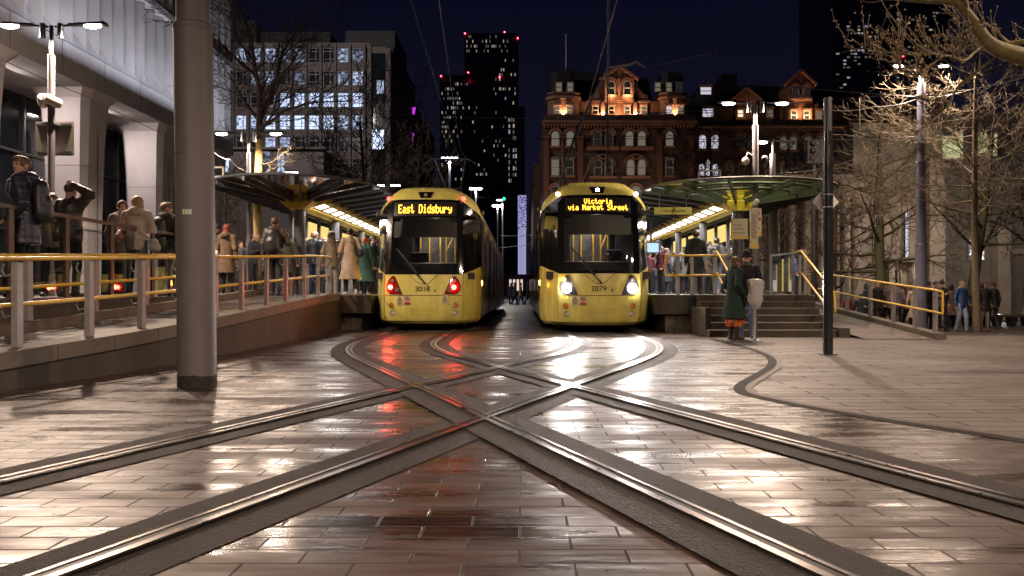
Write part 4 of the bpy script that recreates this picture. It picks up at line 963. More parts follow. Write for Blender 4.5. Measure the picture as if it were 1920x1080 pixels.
area('office_fill', (-27, 64, 30), 3, 3800, (1, .86, .80), (0, 1, -.25), t)  # added fill hung in the air to brighten the office front
Y1 = 74.0
t = thing('office_annex', 'low blank concrete annex in front of the office block behind the left canopy', 'building')
MB().box(PX(405, Y1), PX(607, Y1), Y1, Y1+16, 0, PZ(279, Y1)).build('wall', mat('annex_wall', (.17, .15, .145), .8, var=.15, scale=.5), t)
MB().box(PX(404, Y1), PX(608, Y1), Y1-.15, Y1-.01, PZ(280, Y1), PZ(276, Y1)).build('parapet', OW, t)
for x0, k in ((400, 5), (416, 5), (493, 1), (520, 3)):
    z0, z1 = PZ(325, Y1), PZ(300 if k == 5 else 286, Y1)
    w = MB(); w.box(PX(x0, Y1), PX(x0+13, Y1), Y1-.12, Y1-.02, z1, z1+.08); w.box(PX(x0, Y1), PX(x0+13, Y1), Y1-.12, Y1-.02, z0, z0+.08); w.box(PX(x0+6, Y1), PX(x0+7, Y1), Y1-.11, Y1-.02, z0+.08, z1)
    w = w.build('window', FRM, t); MB().box(PX(x0, Y1), PX(x0+13, Y1), Y1-.018, Y1-.005, z0+.08, z1).build('pane', officemat(k), w)
# dark block with purple banner lights
Y2 = 120.0
t = thing('brick_block', 'dark building edged with purple lights between the office block and the towers', 'building')
MB().box(PX(728, Y2), PX(775, Y2), Y2, Y2+30, 0, PZ(188, Y2)).build('wall', mat('dark_brick', (.05, .022, .018), .85, var=.3, scale=.6), t)
for (x0, x1, y0, y1) in ((770, 781, 204, 217), (768, 778, 252, 274), (731, 745, 182, 187)):
    MB().prism([(PX(x0, Y2), PZ(y0, Y2)), (PX(x1, Y2), PZ(y0, Y2)), (PX(x1-2, Y2), PZ(y1, Y2)), (PX(x0+2, Y2), PZ(y1, Y2))], Y2-1.2, Y2-.9, 'y').build('purple_light', emit('purple_glow', (.42, .04, .55), .9) if x0 > 750 else emit('pink_glow', (.5, .03, .1), .35), t)
# ------------------------------------------------------------ red-brick hotel
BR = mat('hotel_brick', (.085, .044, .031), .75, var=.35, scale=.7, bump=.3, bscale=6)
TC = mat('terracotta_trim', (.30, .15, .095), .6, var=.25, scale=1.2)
SL = mat('hotel_slate', (.012, .010, .012), .6, var=.3)
SASH = mat('pale_sash', (.42, .38, .33), .5)
HY = 88.0
hotel = thing('hotel', 'ornate red-brick hotel with uplit gables and arched windows at the end of the square', 'hotel')
def hx(px): return PX(px, HY)
def hz(py): return PZ(py, HY)
def hw_mat(k):
    nm = 'hotel_pane_%d' % k
    if nm in MATS: return MATS[nm]
    c = [(.09, .075, .06), (.30, .26, .20), (.55, .52, .62), (1.0, .85, .6)][k]
    return emit(nm, c, [.12, .35, .75, .8][k])
def hwin(px, y0, y1, w, Y, arch=True, k=0, trim=True):
    s_ = Y/F; x = PX(px, Y); za, zb_ = PZ(y1, Y), PZ(y0, Y); hw = w*s_/2
    def outline(e):
        if not arch: return [(x-hw-e, za), (x+hw+e, za), (x+hw+e, zb_+e), (x-hw-e, zb_+e)]
        zc = zb_-hw; return [(x-hw-e, za), (x+hw+e, za)]+[(x+(hw+e)*math.cos(a), zc+(hw+e)*math.sin(a)) for a in [math.pi*i/8 for i in range(9)]]
    o1, o0 = outline(.10), outline(0); n = len(o1)
    b = MB(); vs = [(p[0], Y-.16, p[1]) for p in o1]+[(p[0], Y-.16, p[1]) for p in o0]+[(p[0], Y-.02, p[1]) for p in o0]+[(p[0], Y-.02, p[1]) for p in o1]
    b.add(vs, [(i, (i+1) % n, n+(i+1) % n, n+i) for i in range(n)]+[(n+i, n+(i+1) % n, 2*n+(i+1) % n, 2*n+i) for i in range(n)]+[((i+1) % n, i, 3*n+i, 3*n+(i+1) % n) for i in range(n)])
    b.box(x-hw, x+hw, Y-.14, Y-.05, (za+zb_)/2-.04, (za+zb_)/2+.04)
    f_ = b.build('window', SASH, hotel)
    b = MB(); b.prism(o0, Y-.04, Y-.012, 'y'); b.build('pane', hw_mat(k), f_)
    if trim:
        b = MB(); b.box(x-hw-.25, x+hw+.25, Y-.32, Y, za-.22, za-.01)
        if arch:
            zc = zb_-hw; r0, r1 = hw+.16, hw+.42; m_ = 10
            for i in range(m_):
                a0, a1 = math.pi*i/m_, math.pi*(i+1)/m_
                b.add([(x+r1*math.cos(a0), Y-.26, zc+r1*math.sin(a0)), (x+r1*math.cos(a1), Y-.26, zc+r1*math.sin(a1)), (x+r0*math.cos(a1), Y-.26, zc+r0*math.sin(a1)), (x+r0*math.cos(a0), Y-.26, zc+r0*math.sin(a0)),
                       (x+r1*math.cos(a0), Y, zc+r1*math.sin(a0)), (x+r1*math.cos(a1), Y, zc+r1*math.sin(a1))], [(0, 1, 2, 3), (1, 0, 4, 5)])
        else: b.box(x-hw-.2, x+hw+.2, Y-.28, Y, zb_+.12, zb_+.30)
        b.build('surround', TC, f_)
MB().box(hx(1018), hx(1303), HY, HY+20, 0, hz(231)).build('main_wall', BR, hotel)
b = MB(); b.box(hx(1016), hx(1305), HY-.9, HY+2, hz(232), hz(229)); b.box(hx(1017), hx(1304), HY-.55, HY-.01, hz(236), hz(232.2))
for k in range(46): b.box(hx(1020+k*6.2), hx(1022.6+k*6.2), HY-.45, HY-.01, hz(241), hz(236.2))
b.build('cornice', TC, hotel)
b = MB(); b.box(hx(1018), hx(1303), HY-.45, HY-.2, hz(229), hz(217)); b.build('parapet', BR, hotel)
# turrets (bays) and giant pilasters
for x0, x1 in ((1028, 1086), (1240, 1292)):
    a, c = hx(x0), hx(x1); d = .9; poly = [(a, HY+3), (a, HY+.6), (a+.8, HY-.1), (c-.8, HY-.1), (c, HY+.6), (c, HY+3)]
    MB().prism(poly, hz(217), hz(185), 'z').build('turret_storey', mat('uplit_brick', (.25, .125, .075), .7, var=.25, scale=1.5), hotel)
    MB().prism([(p[0]+(.25 if p[0] > (a+c)/2 else -.25), p[1]-.25) for p in poly], hz(186), hz(181), 'z').build('turret_cornice', TC, hotel)
    MB().prism(poly, hz(181), hz(175), 'z').build('turret_parapet', BR, hotel)
    MB().prism([(p[0]+(.15 if p[0] > (a+c)/2 else -.15), p[1]-.15) for p in poly], hz(175), hz(173), 'z').build('turret_cap', TC, hotel)
    MB().prism([(p[0]*.8+(a+c)*.1, p[1]+1.2) for p in poly], hz(174), hz(130), 'z').build('turret_roof', SL, hotel)
for px_ in (1024, 1088, 1236, 1296, 1054):
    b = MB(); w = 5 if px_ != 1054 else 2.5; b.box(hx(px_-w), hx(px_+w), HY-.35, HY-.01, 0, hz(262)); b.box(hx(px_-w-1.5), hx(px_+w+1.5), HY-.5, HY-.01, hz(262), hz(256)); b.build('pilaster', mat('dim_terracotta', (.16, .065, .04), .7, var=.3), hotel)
# attic and central gable
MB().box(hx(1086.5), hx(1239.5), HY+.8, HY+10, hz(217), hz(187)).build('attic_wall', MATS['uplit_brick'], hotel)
MB().box(hx(1100), hx(1222), HY+.45, HY+.79, hz(190), hz(186.5)).build('attic_cornice', TC, hotel)
def gable(px0, px1, ytop, ymid, ybase, Y, wide):
    x0, x1 = PX(px0, Y), PX(px1, Y); xm = (x0+x1)/2; zt, zm, zb_ = PZ(ytop, Y), PZ(ymid, Y), PZ(ybase, Y)
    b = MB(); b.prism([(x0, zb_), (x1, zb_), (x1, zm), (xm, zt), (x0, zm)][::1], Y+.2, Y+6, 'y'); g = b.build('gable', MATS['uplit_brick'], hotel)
    b = MB(); b.bar((x0-.5, Y+.1, zm-.1), (xm, Y+.1, zt+.1), .5, .28); b.bar((x1+.5, Y+.1, zm-.1), (xm, Y+.1, zt+.1), .5, .28); b.build('raking_cornice', TC, g)
    b = MB(); h = zt-zm
    for k in (-1, 1):
        for (u, v, r_) in ((.30, .28, .30), (.14, .52, .22), (.50, .14, .20)):
            cx_, cz_ = xm+k*u*(x1-x0)/2, zm+v*h; pts = [(cx_+r_*(1-.5*i/14)*math.cos(k*i*.55+u), Y+.12, cz_+r_*(1-.5*i/14)*math.sin(i*.55+u)) for i in range(14)]; b.tube(pts, .055, 5)
    b.box(xm-.09, xm+.09, Y+.05, Y+.2, zm-.2, zt-.4); b.build('scrollwork', TC, g)
    return g
g = gable(1134, 1189, 126, 147, 187, HY, 1)
b = MB()
for sgn in (-1, 1):
    xb = hx(1161)+sgn*hx(1189)*0; base = (hx(1189)-hx(1161)); 
    pts = [(hx(1161)+sgn*(base+v), hz(y)) for v, y in ((0, 150), (.45, 153), (.55, 162), (1.0, 172), (1.6, 178), (1.7, 187), (0, 187))]
    if sgn > 0: pts = pts[::-1]
    b.prism(pts, HY+.5, HY+2, 'y')
b.build('gable_shoulders', BR, hotel)
for px_ in (1136, 1161, 1186):
    b = MB(); b.box(hx(px_-2), hx(px_+2), HY-.05, HY+.19, hz(187), hz(150)); b.box(hx(px_-2.8), hx(px_+2.8), HY-.12, HY+.19, hz(150), hz(147.5)); b.build('gable_pilaster', TC, hotel)
for px_ in (1131, 1192): b = MB(); b.box(hx(px_-3.5), hx(px_+3.5), HY+.35, HY+.79, hz(217), hz(190)); b.build('attic_pilaster', TC, hotel)
MB().prism([(hx(1088), hz(187)), (hx(1238), hz(187)), (hx(1225), hz(128)), (hx(1040), hz(112)), (hx(1032), hz(187))], HY+4, HY+16, 'y').build('roof', SL, hotel)
b = MB(); b.box(hx(1067), hx(1090), HY+6, HY+9, hz(125), hz(97)); b.box(hx(1030), hx(1036), HY+4, HY+6, hz(190), hz(100)); b.build('chimney', SL, hotel)
for px_ in (1146, 1176): hwin(px_, 153, 178, 12, HY+.2, k=0)
for px_ in (1116, 1146, 1176, 1207): hwin(px_, 200, 214, 9, HY+.8, False, k=1 if px_ > 1150 else 0)
for px_ in (1044, 1068): hwin(px_, 200, 214, 10, HY-.1, False, k=1)
for px_, k in ((1254, 2), (1276, 1)): hwin(px_, 200, 214, 10, HY-.1, False, k=k)
for px_ in (1048, 1069, 1233, 1254, 1273): hwin(px_, 156, 172, 9, HY+1.0, False, k=1 if px_ != 1273 else 0, trim=False)
for px_, k in ((1041, 1), (1069, 1), (1120, 0), (1142, 0), (1180, 1), (1203, 1), (1255, 1)): hwin(px_, 247, 274, 13, HY, True, k)
for px_, k, ar in ((1041, 1, 0), (1068, 0, 0), (1121, 0, 1), (1141, 0, 1), (1182, 1, 1), (1203, 1, 1), (1255, 0, 0)): hwin(px_, 300, 329, 12, HY, bool(ar), k)
for px_ in (1131, 1192):          # big relieving arches round the pairs
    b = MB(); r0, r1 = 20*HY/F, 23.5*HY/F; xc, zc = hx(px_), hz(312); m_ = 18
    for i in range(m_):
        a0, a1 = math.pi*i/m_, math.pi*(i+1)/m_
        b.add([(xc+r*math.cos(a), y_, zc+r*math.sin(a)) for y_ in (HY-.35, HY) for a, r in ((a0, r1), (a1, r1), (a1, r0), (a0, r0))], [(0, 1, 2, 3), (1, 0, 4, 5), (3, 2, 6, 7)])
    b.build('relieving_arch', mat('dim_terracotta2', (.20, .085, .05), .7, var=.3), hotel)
    MB().box(hx(px_-32), hx(px_+32), HY-.7, HY-.01, hz(282), hz(277)).build('balcony', TC, hotel)
    MB().box(hx(px_-26), hx(px_+26), HY-.4, HY-.01, hz(335), hz(331)).build('sill_course', TC, hotel)
for px_, k in ((1041, 0), (1068, 0), (1131, 0), (1192, 1), (1255, 0)): hwin(px_, 350, 385, 14, HY, True, k)
# left return and lower street wing
MB().box(hx(1004), hx(1018)-.01, HY+14, HY+70, 0, hz(268)).build('street_wing', BR, hotel)
b = MB()
for k in range(7): b.box(hx(1003), hx(1004)-.005, HY+13.5, HY+70, hz(275+k*38), hz(273+k*38))
b.build('string_courses', TC, hotel)
# right wing
RY = 93.0
def rx(px): return PX(px, RY)
def rzz(py): return PZ(py, RY)
MB().box(rx(1303), rx(1668), RY, RY+15, 0, rzz(242)).build('right_wing_wall', BR, hotel)
b = MB(); b.box(rx(1303), rx(1670), RY-.8, RY+1, rzz(241), rzz(238))
for k in range(60): b.box(rx(1306+k*6.1), rx(1308.5+k*6.1), RY-.4, RY-.01, rzz(247), rzz(241.3))
b.build('right_cornice', TC, hotel)
MB().box(rx(1303), rx(1668), RY-.3, RY-.05, rzz(238), rzz(226)).build('right_parapet', BR, hotel)
MB().box(rx(1303), rx(1640), RY+2, RY+10, rzz(238), rzz(192)).build('right_attic', BR, hotel)
MB().prism([(rx(1296), rzz(193)), (rx(1655), rzz(193)), (rx(1620), rzz(150)), (rx(1330), rzz(140))], RY+4, RY+14, 'y').build('right_roof', SL, hotel)
b = MB(); b.box(rx(1378), rx(1408), RY+6, RY+9, rzz(160), rzz(112)); b.box(rx(1520), rx(1545), RY+6, RY+9, rzz(160), rzz(122)); b.build('right_chimney', SL, hotel)
gable(1480, 1524, 133, 158, 226, RY, 1)
gable(1380, 1420, 167, 186, 226, RY+1.4, 1)
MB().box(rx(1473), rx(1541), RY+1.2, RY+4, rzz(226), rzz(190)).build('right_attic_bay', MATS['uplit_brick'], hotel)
for px_ in (1491, 1512): hwin(px_, 163, 184, 10, RY+.2, True, 0)
for px_ in (1488, 1512, 1535): hwin(px_, 209, 224, 9, RY+.2 if px_ < 1524 else RY+1.2, False, 1)
for px_, y0, y1, k in ((1323, 164, 178, 2), (1327, 204, 220, 2), (1388, 207, 220, 3), (1443, 207, 220, 1)): hwin(px_, y0, y1, 20 if px_ < 1330 else 10, RY+2 if px_ != 1388 else RY+1.6, False, k)
for px_, k in ((1317, 2), (1340, 2), (1389, 0), (1410, 0), (1469, 1), (1486, 1), (1516, 1), (1535, 0), (1573, 3), (1590, 3), (1616, 3), (1632, 3), (1650, 1)): hwin(px_, 253 if px_ < 1400 else 256, 279 if px_ < 1400 else 281, 13, RY, True, k)
for px_, k in ((1315, 2), (1328, 2), (1341, 2), (1368, 0), (1390, 0), (1440, 0), (1470, 0)): hwin(px_, 300 if px_ == 1328 else 308, 330, 10, RY, True, k, trim=(px_ > 1350))
WU = (1, .56, .29)
for px_, w_, Yl, p_ in ((1056, 2.6, HY-.38, 60), (1265, 2.4, HY-.38, 60), (1131, 1.2, HY+.15, 95), (1192, 1.2, HY+.15, 95), (1161, 2.6, HY+.15, 30)):
    area('attic_uplight', (hx(px_), Yl, hz(215.5)), .25, p_, WU, (0, .35, 1), hotel, 'RECTANGLE', .12)
for px_, p_ in ((1146, 34), (1176, 34)): area('gable_uplight', (hx(px_), HY-.45, hz(184)), .5, p_, WU, (0, .4, 1), hotel, 'RECTANGLE', .15)
for px_, p_ in ((1491, 55), (1515, 55), (1400, 14)): area('attic_uplight', (rx(px_), RY-.5, rzz(222)), .4, p_, WU, (0, .4, 1), hotel, 'RECTANGLE', .15)
for px_ in (1045, 1131, 1192, 1255): area('hotel_fill', (hx(px_), HY-5, 9.0), .6, 42, (1, .70, .50), (0, 1, .55), hotel)  # added fills without fittings, lifting the main hotel wall
for px_ in (1350, 1430, 1500, 1590): area('hotel_fill', (rx(px_), RY-5, 8.0), .6, 60, (1, .70, .52), (0, 1, .6), hotel)  # same added fills for the right wing
for px_ in (1573, 1590, 1616, 1632): area('arch_lamp', (rx(px_), RY-.4, rzz(283)), .2, 10, WU, (0, .3, 1), hotel)
t = thing('flagpole', 'bare white flagpole rising from the left end of the hotel roof', 'flagpole', (hx(1068), HY+7, hz(118)), 0, 'flagpoles on the hotel'); MB().tube([(0, 0, 0), (0, 0, hz(28)-hz(118))], [.08, .05], 8).build('pole', mat('pale_pole', (.5, .48, .5), .4), t)
MB().ell((0, 0, hz(28)-hz(118)), (.12, .12, .12)).build('finial', MATS['pale_pole'], t)
t = thing('mast', 'tall thin lattice mast with a bent bracket arm standing above the hotel gable', 'mast', (PX(1139, 60), 60, 0))
b = MB(); b.tube([(0, 0, 10), (0, 0, 26)], [.07, .05], 6); b.tube([(.14, 0, 10), (.14, 0, 26)], [.03, .03], 4)
for k in range(24): b.bar((0, 0, 16+k*.4), (.14, 0, 16.2+k*.4), .02, .02)
b.build('mast_tube', MATS['pale_pole'], t)
b = MB(); z0 = PZ(127, 60); b.tube([(0, 0, z0), (PX(1180, 60)-PX(1139, 60), 0, PZ(121, 60)), (PX(1193, 60)-PX(1139, 60), 0, PZ(116, 60)), (PX(1211, 60)-PX(1139, 60), 0, PZ(127, 60))], [.10, .12, .12, .06], 6); b.build('bracket_arm', MATS['pale_pole'], t)
b = MB(); b.tube([(0, 0, z0), (PX(1080, 60)-PX(1139, 60), 0, PZ(247, 60)), (PX(1050, 60)-PX(1139, 60), 0, PZ(345, 60)), (PX(1050, 60)-PX(1139, 60), 0, 0)], .09, 6); b.build('stay_tube', MATS['pale_pole'], t)
# ------------------------------------------------------------ far towers
def towermat(name, sx, sz):
    m, q, bs = newmat(name); tc = N(q, 'ShaderNodeTexCoord'); br = N(q, 'ShaderNodeTexBrick'); br.offset = 0; mp = N(q, 'ShaderNodeMapping'); mp.inputs['Rotation'].default_value = (math.pi/2, 0, 0)
    br.inputs['Scale'].default_value = 1; br.inputs['Brick Width'].default_value = sx; br.inputs['Row Height'].default_value = sz; br.inputs['Mortar Size'].default_value = .25
    br.inputs['Color1'].default_value = (.03, .032, .05, 1); br.inputs['Color2'].default_value = (.06, .062, .09, 1); br.inputs['Mortar'].default_value = (.10, .10, .13, 1)
    q.links.new(tc.outputs['Object'], mp.inputs[0]); q.links.new(mp.outputs[0], br.inputs['Vector']); q.links.new(br.outputs['Color'], bs.inputs['Base Color']); bs.inputs['Roughness'].default_value = .25; return m
TWM = towermat('tower_curtain_wall', 2.4, 3.2)
WW = [emit('tower_window_warm', (1, .80, .55), .26), emit('tower_window_pale', (.8, .82, 1), .22), emit('tower_window_dim', (.7, .6, .5), .10)]
REDB = emit('red_beacon', (1, .04, .06), 14)
rt = random.Random(11)
def tower(label, px0, px1, ytop, Y, n, regions, beacons, winw=2.4, winh=6.5, cat='tower', depth=None, dens=.5):
    t = thing('tower_block', label, cat, group=None)
    x0, x1 = PX(px0, Y), PX(px1, Y); z1 = PZ(ytop, Y); s_ = Y/F
    MB().box(x0, x1, Y, Y+(depth or (x1-x0)*.8), 0, z1).build('tower_body', TWM, t)
    done = set(); c = 0
    mesh = {}
    while c < n:
        a0, a1, b0, b1 = rt.choice(regions); px_ = rt.uniform(a0, a1); py_ = rt.uniform(b0, b1)
        gx, gy = int(px_/(winw+1.2)), int(py_/(winh+2.4))
        if (gx, gy) in done: c += .2; continue
        done.add((gx, gy)); c += 1
        w = winw*s_*rt.choice((.6, .8, 1, 1.0)); h = winh*s_*rt.uniform(.65, .85); x = PX(gx*(winw+1.2), Y); z = PZ(gy*(winh+2.4), Y)
        if x < x0+.3 or x+w > x1-.3 or z+h > z1-1: continue
        MB().box(x, x+w, Y-.15, Y-.02, z, z+h).build('lit_window', rt.choice(WW+[WW[2], WW[2]]), t)
    for bx, by in beacons:
        MB().ell((PX(bx, Y), Y-.5 if by > ytop else Y+1, PZ(by, Y)), (1.4*s_, 1.4*s_, 1.4*s_)).build('red_beacon', REDB, t, smooth=True)
    return t
tower('tallest dark tower with scattered lit windows and red beacons on its roof, centre left', 871, 972, 62, 450, 85, [(872, 895, 75, 110), (905, 965, 75, 105), (925, 970, 115, 200), (875, 970, 150, 350), (890, 960, 200, 345)], [(872, 63), (946, 59), (971, 72), (937, 145)])
tower('shorter dark tower with lit windows standing left of the tallest one', 825, 870.5, 141, 440, 75, [(828, 870, 160, 230), (828, 869, 190, 345), (850, 870, 185, 215), (826, 836, 220, 260)], [(827, 143), (877.5, 135)])
tower('slim slate-coloured tower with a few vertical lit windows right of the tall towers', 950, 984, 200, 400, 30, [(952, 958, 225, 350), (962, 968, 225, 350)], [], 3, 9)
t = tower('dark hotel tower with clusters of bluish lit windows behind the branches on the right', 1560, 1782, -60, 250, 80, [(1570, 1660, 20, 130), (1590, 1640, 50, 75), (1595, 1625, 95, 120), (1650, 1780, 10, 60), (1670, 1720, 90, 160), (1560, 1600, 100, 180), (1740, 1780, 60, 140)], [(1692, 106)], 5.5, 4)
t = thing('lit_column', 'slim tower panel glowing with violet-blue lattice lights at the end of the street', 'light column', (0, 0, 0))
m = bpy.data.materials.new('violet_lattice_light'); m.use_nodes = True; q = m.node_tree; q.nodes.clear(); m.cycles.emission_sampling = 'NONE'
o_ = N(q, 'ShaderNodeOutputMaterial'); e_ = N(q, 'ShaderNodeEmission'); tc = N(q, 'ShaderNodeTexCoord'); vo = N(q, 'ShaderNodeTexVoronoi', Scale=1.5, feature='DISTANCE_TO_EDGE'); rp = N(q, 'ShaderNodeValToRGB')
rp.color_ramp.elements[0].position = .04; rp.color_ramp.elements[1].position = .20; rp.color_ramp.elements[0].color = (.62, .60, 1, 1); rp.color_ramp.elements[1].color = (.10, .08, .35, 1)
q.links.new(tc.outputs['Object'], vo.inputs['Vector']); q.links.new(vo.outputs['Distance'], rp.inputs[0]); q.links.new(rp.outputs[0], e_.inputs[0]); e_.inputs[1].default_value = .42; q.links.new(e_.outputs[0], o_.inputs[0])
MB().box(PX(971, 200), PX(987, 200), 200, 203, PZ(430, 200), PZ(366, 200)).build('lattice_panel', m, t)
MB().box(PX(971, 200), PX(986, 200), 200, 203, PZ(514, 200), PZ(430.5, 200)).build('lower_panel', emit('pale_violet_panel', (.26, .25, .62), .38), t)
b = MB()
for k in range(7): b.box(PX(972+k*2.2, 200), PX(972.8+k*2.2, 200), 199.8, 199.98, PZ(514, 200), PZ(430.5, 200))
b.build('light_fins', emit('white_violet_fin', (.75, .75, 1), .55), t)
t = thing('bridge_building', 'low dark brick frontage across the end of the street below the violet light', 'building')
MB().box(PX(925, 205), PX(1040, 205), 205, 225, 0, PZ(515, 205)).build('wall', mat('dim_brown_wall', (.10, .055, .04), .8, var=.3, scale=.3), t)
for k, px_ in enumerate((955, 962, 969, 976)): MB().box(PX(px_, 205), PX(px_+4, 205), 204.8, 204.98, PZ(545, 205), PZ(524, 205)).build('lit_shopfront', emit('shopfront_glow', (1, .8, .7), .35 if k % 2 else .6), t)
# ------------------------------------------------------------ stone library and town-hall range on the right
LS = mat('library_stone', (.155, .132, .118), .8, var=.2, scale=.8, bump=.15, bscale=12)
LY = 46.0
t = thing('stone_library', 'pale stone public building with tall lit window slits and columns behind the right-hand trees', 'building')
def lx(px): return PX(px, LY)
def lz(py): return PZ(py, LY)
MB().box(lx(1600), lx(1766), LY, LY+12, -.45, lz(230)).build('centre_wall', LS, t)
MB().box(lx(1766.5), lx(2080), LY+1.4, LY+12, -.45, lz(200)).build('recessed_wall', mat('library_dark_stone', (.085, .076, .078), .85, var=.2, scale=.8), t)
b = MB()
for i in range(25):
    a0 = math.pi*(.95+i/24*1.0)
vs = []
for i in range(25):
    a = math.pi+math.pi*i/24; vs += [(lx(1490)+4.2*math.cos(a), LY+2+2.6*math.sin(a), -.45), (lx(1490)+4.2*math.cos(a), LY+2+2.6*math.sin(a), lz(352))]
b.add(vs, [(2*i, 2*i+2, 2*i+3, 2*i+1) for i in range(24)]); b.build('rotunda_wall', LS, t, smooth=True)
for px_ in (1410, 1440, 1468, 1496, 1524, 1548, 1569, 1588): MB().lathe([(.36, -.45), (.36, -.2), (.27, -.05), (.26, 4), (.24, 6.2), (.34, 6.5), (.36, 6.7)], (lx(px_), LY-1.3, 0), 18).build('column', LS, t, smooth=True)
MB().box(lx(1395), lx(1600), LY-1.8, LY-.8, 6.71, 7.5).build('entablature', LS, t)
for px_, w_ in ((1641, 4.5), (1647, 3), (1697, 5.5), (1701, 3)):
    fr = MB(); fr.box(lx(px_-w_-1), lx(px_-w_), LY-.12, LY-.01, lz(486), lz(402)); fr.box(lx(px_+w_), lx(px_+w_+1), LY-.12, LY-.01, lz(486), lz(402)); 
    if px_ in (1647, 1701): continue
    w = fr.build('tall_window', LS, t); MB().box(lx(px_+.5), lx(px_+w_), LY-.05, LY-.01, lz(485), lz(398)).build('lit_slit', emit('slit_glow', (.80, .82, 1), .6), w)
    MB().box(lx(px_-w_), lx(px_+.5)-.01, LY-.04, LY-.01, lz(485), lz(398)).build('dark_slit', DGL, w)
    b = MB()
    for k in range(12): b.box(lx(px_-w_), lx(px_+w_), LY-.08, LY-.055, lz(485-k*7), lz(484.3-k*7))
    b.build('glazing_bars', mat('dark_bars', (.03, .03, .03), .6), w)
b = MB(); b.box(lx(1655), lx(1666), LY-.8, LY-.01, -.45, lz(492)); b.box(lx(1700), lx(1712), LY-.8, LY-.01, -.45, lz(492)); b.box(lx(1653), lx(1714), LY-.9, LY-.01, lz(492), lz(484)); b.build('portal', LS, t)
MB().box(lx(1669), lx(1682), LY-.06, LY-.01, -.4, lz(506)).build('doorway', DGL, t)
w = MB().box(lx(1838), lx(1872), LY+1.3, LY+1.39, lz(488), lz(440)).build('stained_window', mat('dark_frame_stone', (.10, .09, .085), .8), t)
m, q, bs = newmat('stained_glass'); tc = N(q, 'ShaderNodeTexCoord'); vo = N(q, 'ShaderNodeTexVoronoi', Scale=5.5); rp = N(q, 'ShaderNodeValToRGB'); sx_ = N(q, 'ShaderNodeSeparateXYZ'); q.links.new(tc.outputs['Object'], vo.inputs['Vector']); q.links.new(vo.outputs['Color'], sx_.inputs[0]); q.links.new(sx_.outputs[0], rp.inputs[0])
rp.color_ramp.interpolation = 'CONSTANT'; el = rp.color_ramp.elements; el[0].color = (.05, .05, .08, 1); el[1].position = .8; el[1].color = (.8, .8, .9, 1)
for p_, c_ in ((.25, (.05, .08, .6, 1)), (.42, (.6, .6, .7, 1)), (.58, (.35, .22, .08, 1)), (.7, (.12, .12, .18, 1))): x_ = el.new(p_); x_.color = c_
q.links.new(rp.outputs[0], bs.inputs['Base Color']); q.links.new(rp.outputs[0], bs.inputs['Emission Color']); bs.inputs['Emission Strength'].default_value = .55; m.cycles.emission_sampling = 'NONE'
MB().box(lx(1841), lx(1869), LY+1.25, LY+1.29, lz(485), lz(444)).build('stained_glass', m, w)
b = MB(); b.box(lx(1883), lx(1908), LY+.6, LY+1.39, -.45, lz(420)); b.box(lx(1735), lx(1764), LY-.5, LY-.01, -.45, lz(300)); b.build('pier', LS, t)
b = MB(); xc, zc = lx(1935), lz(500); r0, r1 = .8, 1.1
for i in range(14):
    a0, a1 = math.pi*i/14, math.pi*(i+1)/14
    b.add([(xc+r*math.cos(a), y_, zc+r*math.sin(a)) for y_ in (LY+1.2, LY+1.39) for a, r in ((a0, r1), (a1, r1), (a1, r0), (a0, r0))], [(0, 1, 2, 3), (1, 0, 4, 5), (3, 2, 6, 7)])
b.build('arch_ring', LS, t)
for px_, py0, py1, w_ in ((1805, 290, 246, 15), (1822, 290, 240, 8), (1872, 285, 240, 13), (1890, 285, 240, 6)):
    w = MB().box(lx(px_-w_), lx(px_+w_), LY+1.25, LY+1.39, lz(py0)-.1, lz(py0)).build('upper_window', LS, t)
    MB().box(lx(px_-w_+1), lx(px_+w_-1), LY+1.3, LY+1.38, lz(py0)+.01, lz(py1)).build('pane', emit('greenish_window', (.70, .72, .38), .5), w)
for px_, p_ in ((1560, 150), (1680, 170), (1750, 150), (1860, 120)): area('library_fill', (lx(px_), LY-6.5, 5.2), .4, p_, (1, .80, .58), (0, 1, -.35), t)  # added fills standing off the stone walls, no fittings modelled
area('portal_lamp', (lx(1690), LY-1.2, lz(500)), .2, 14, (1, .78, .5), (0, .3, -1), t)
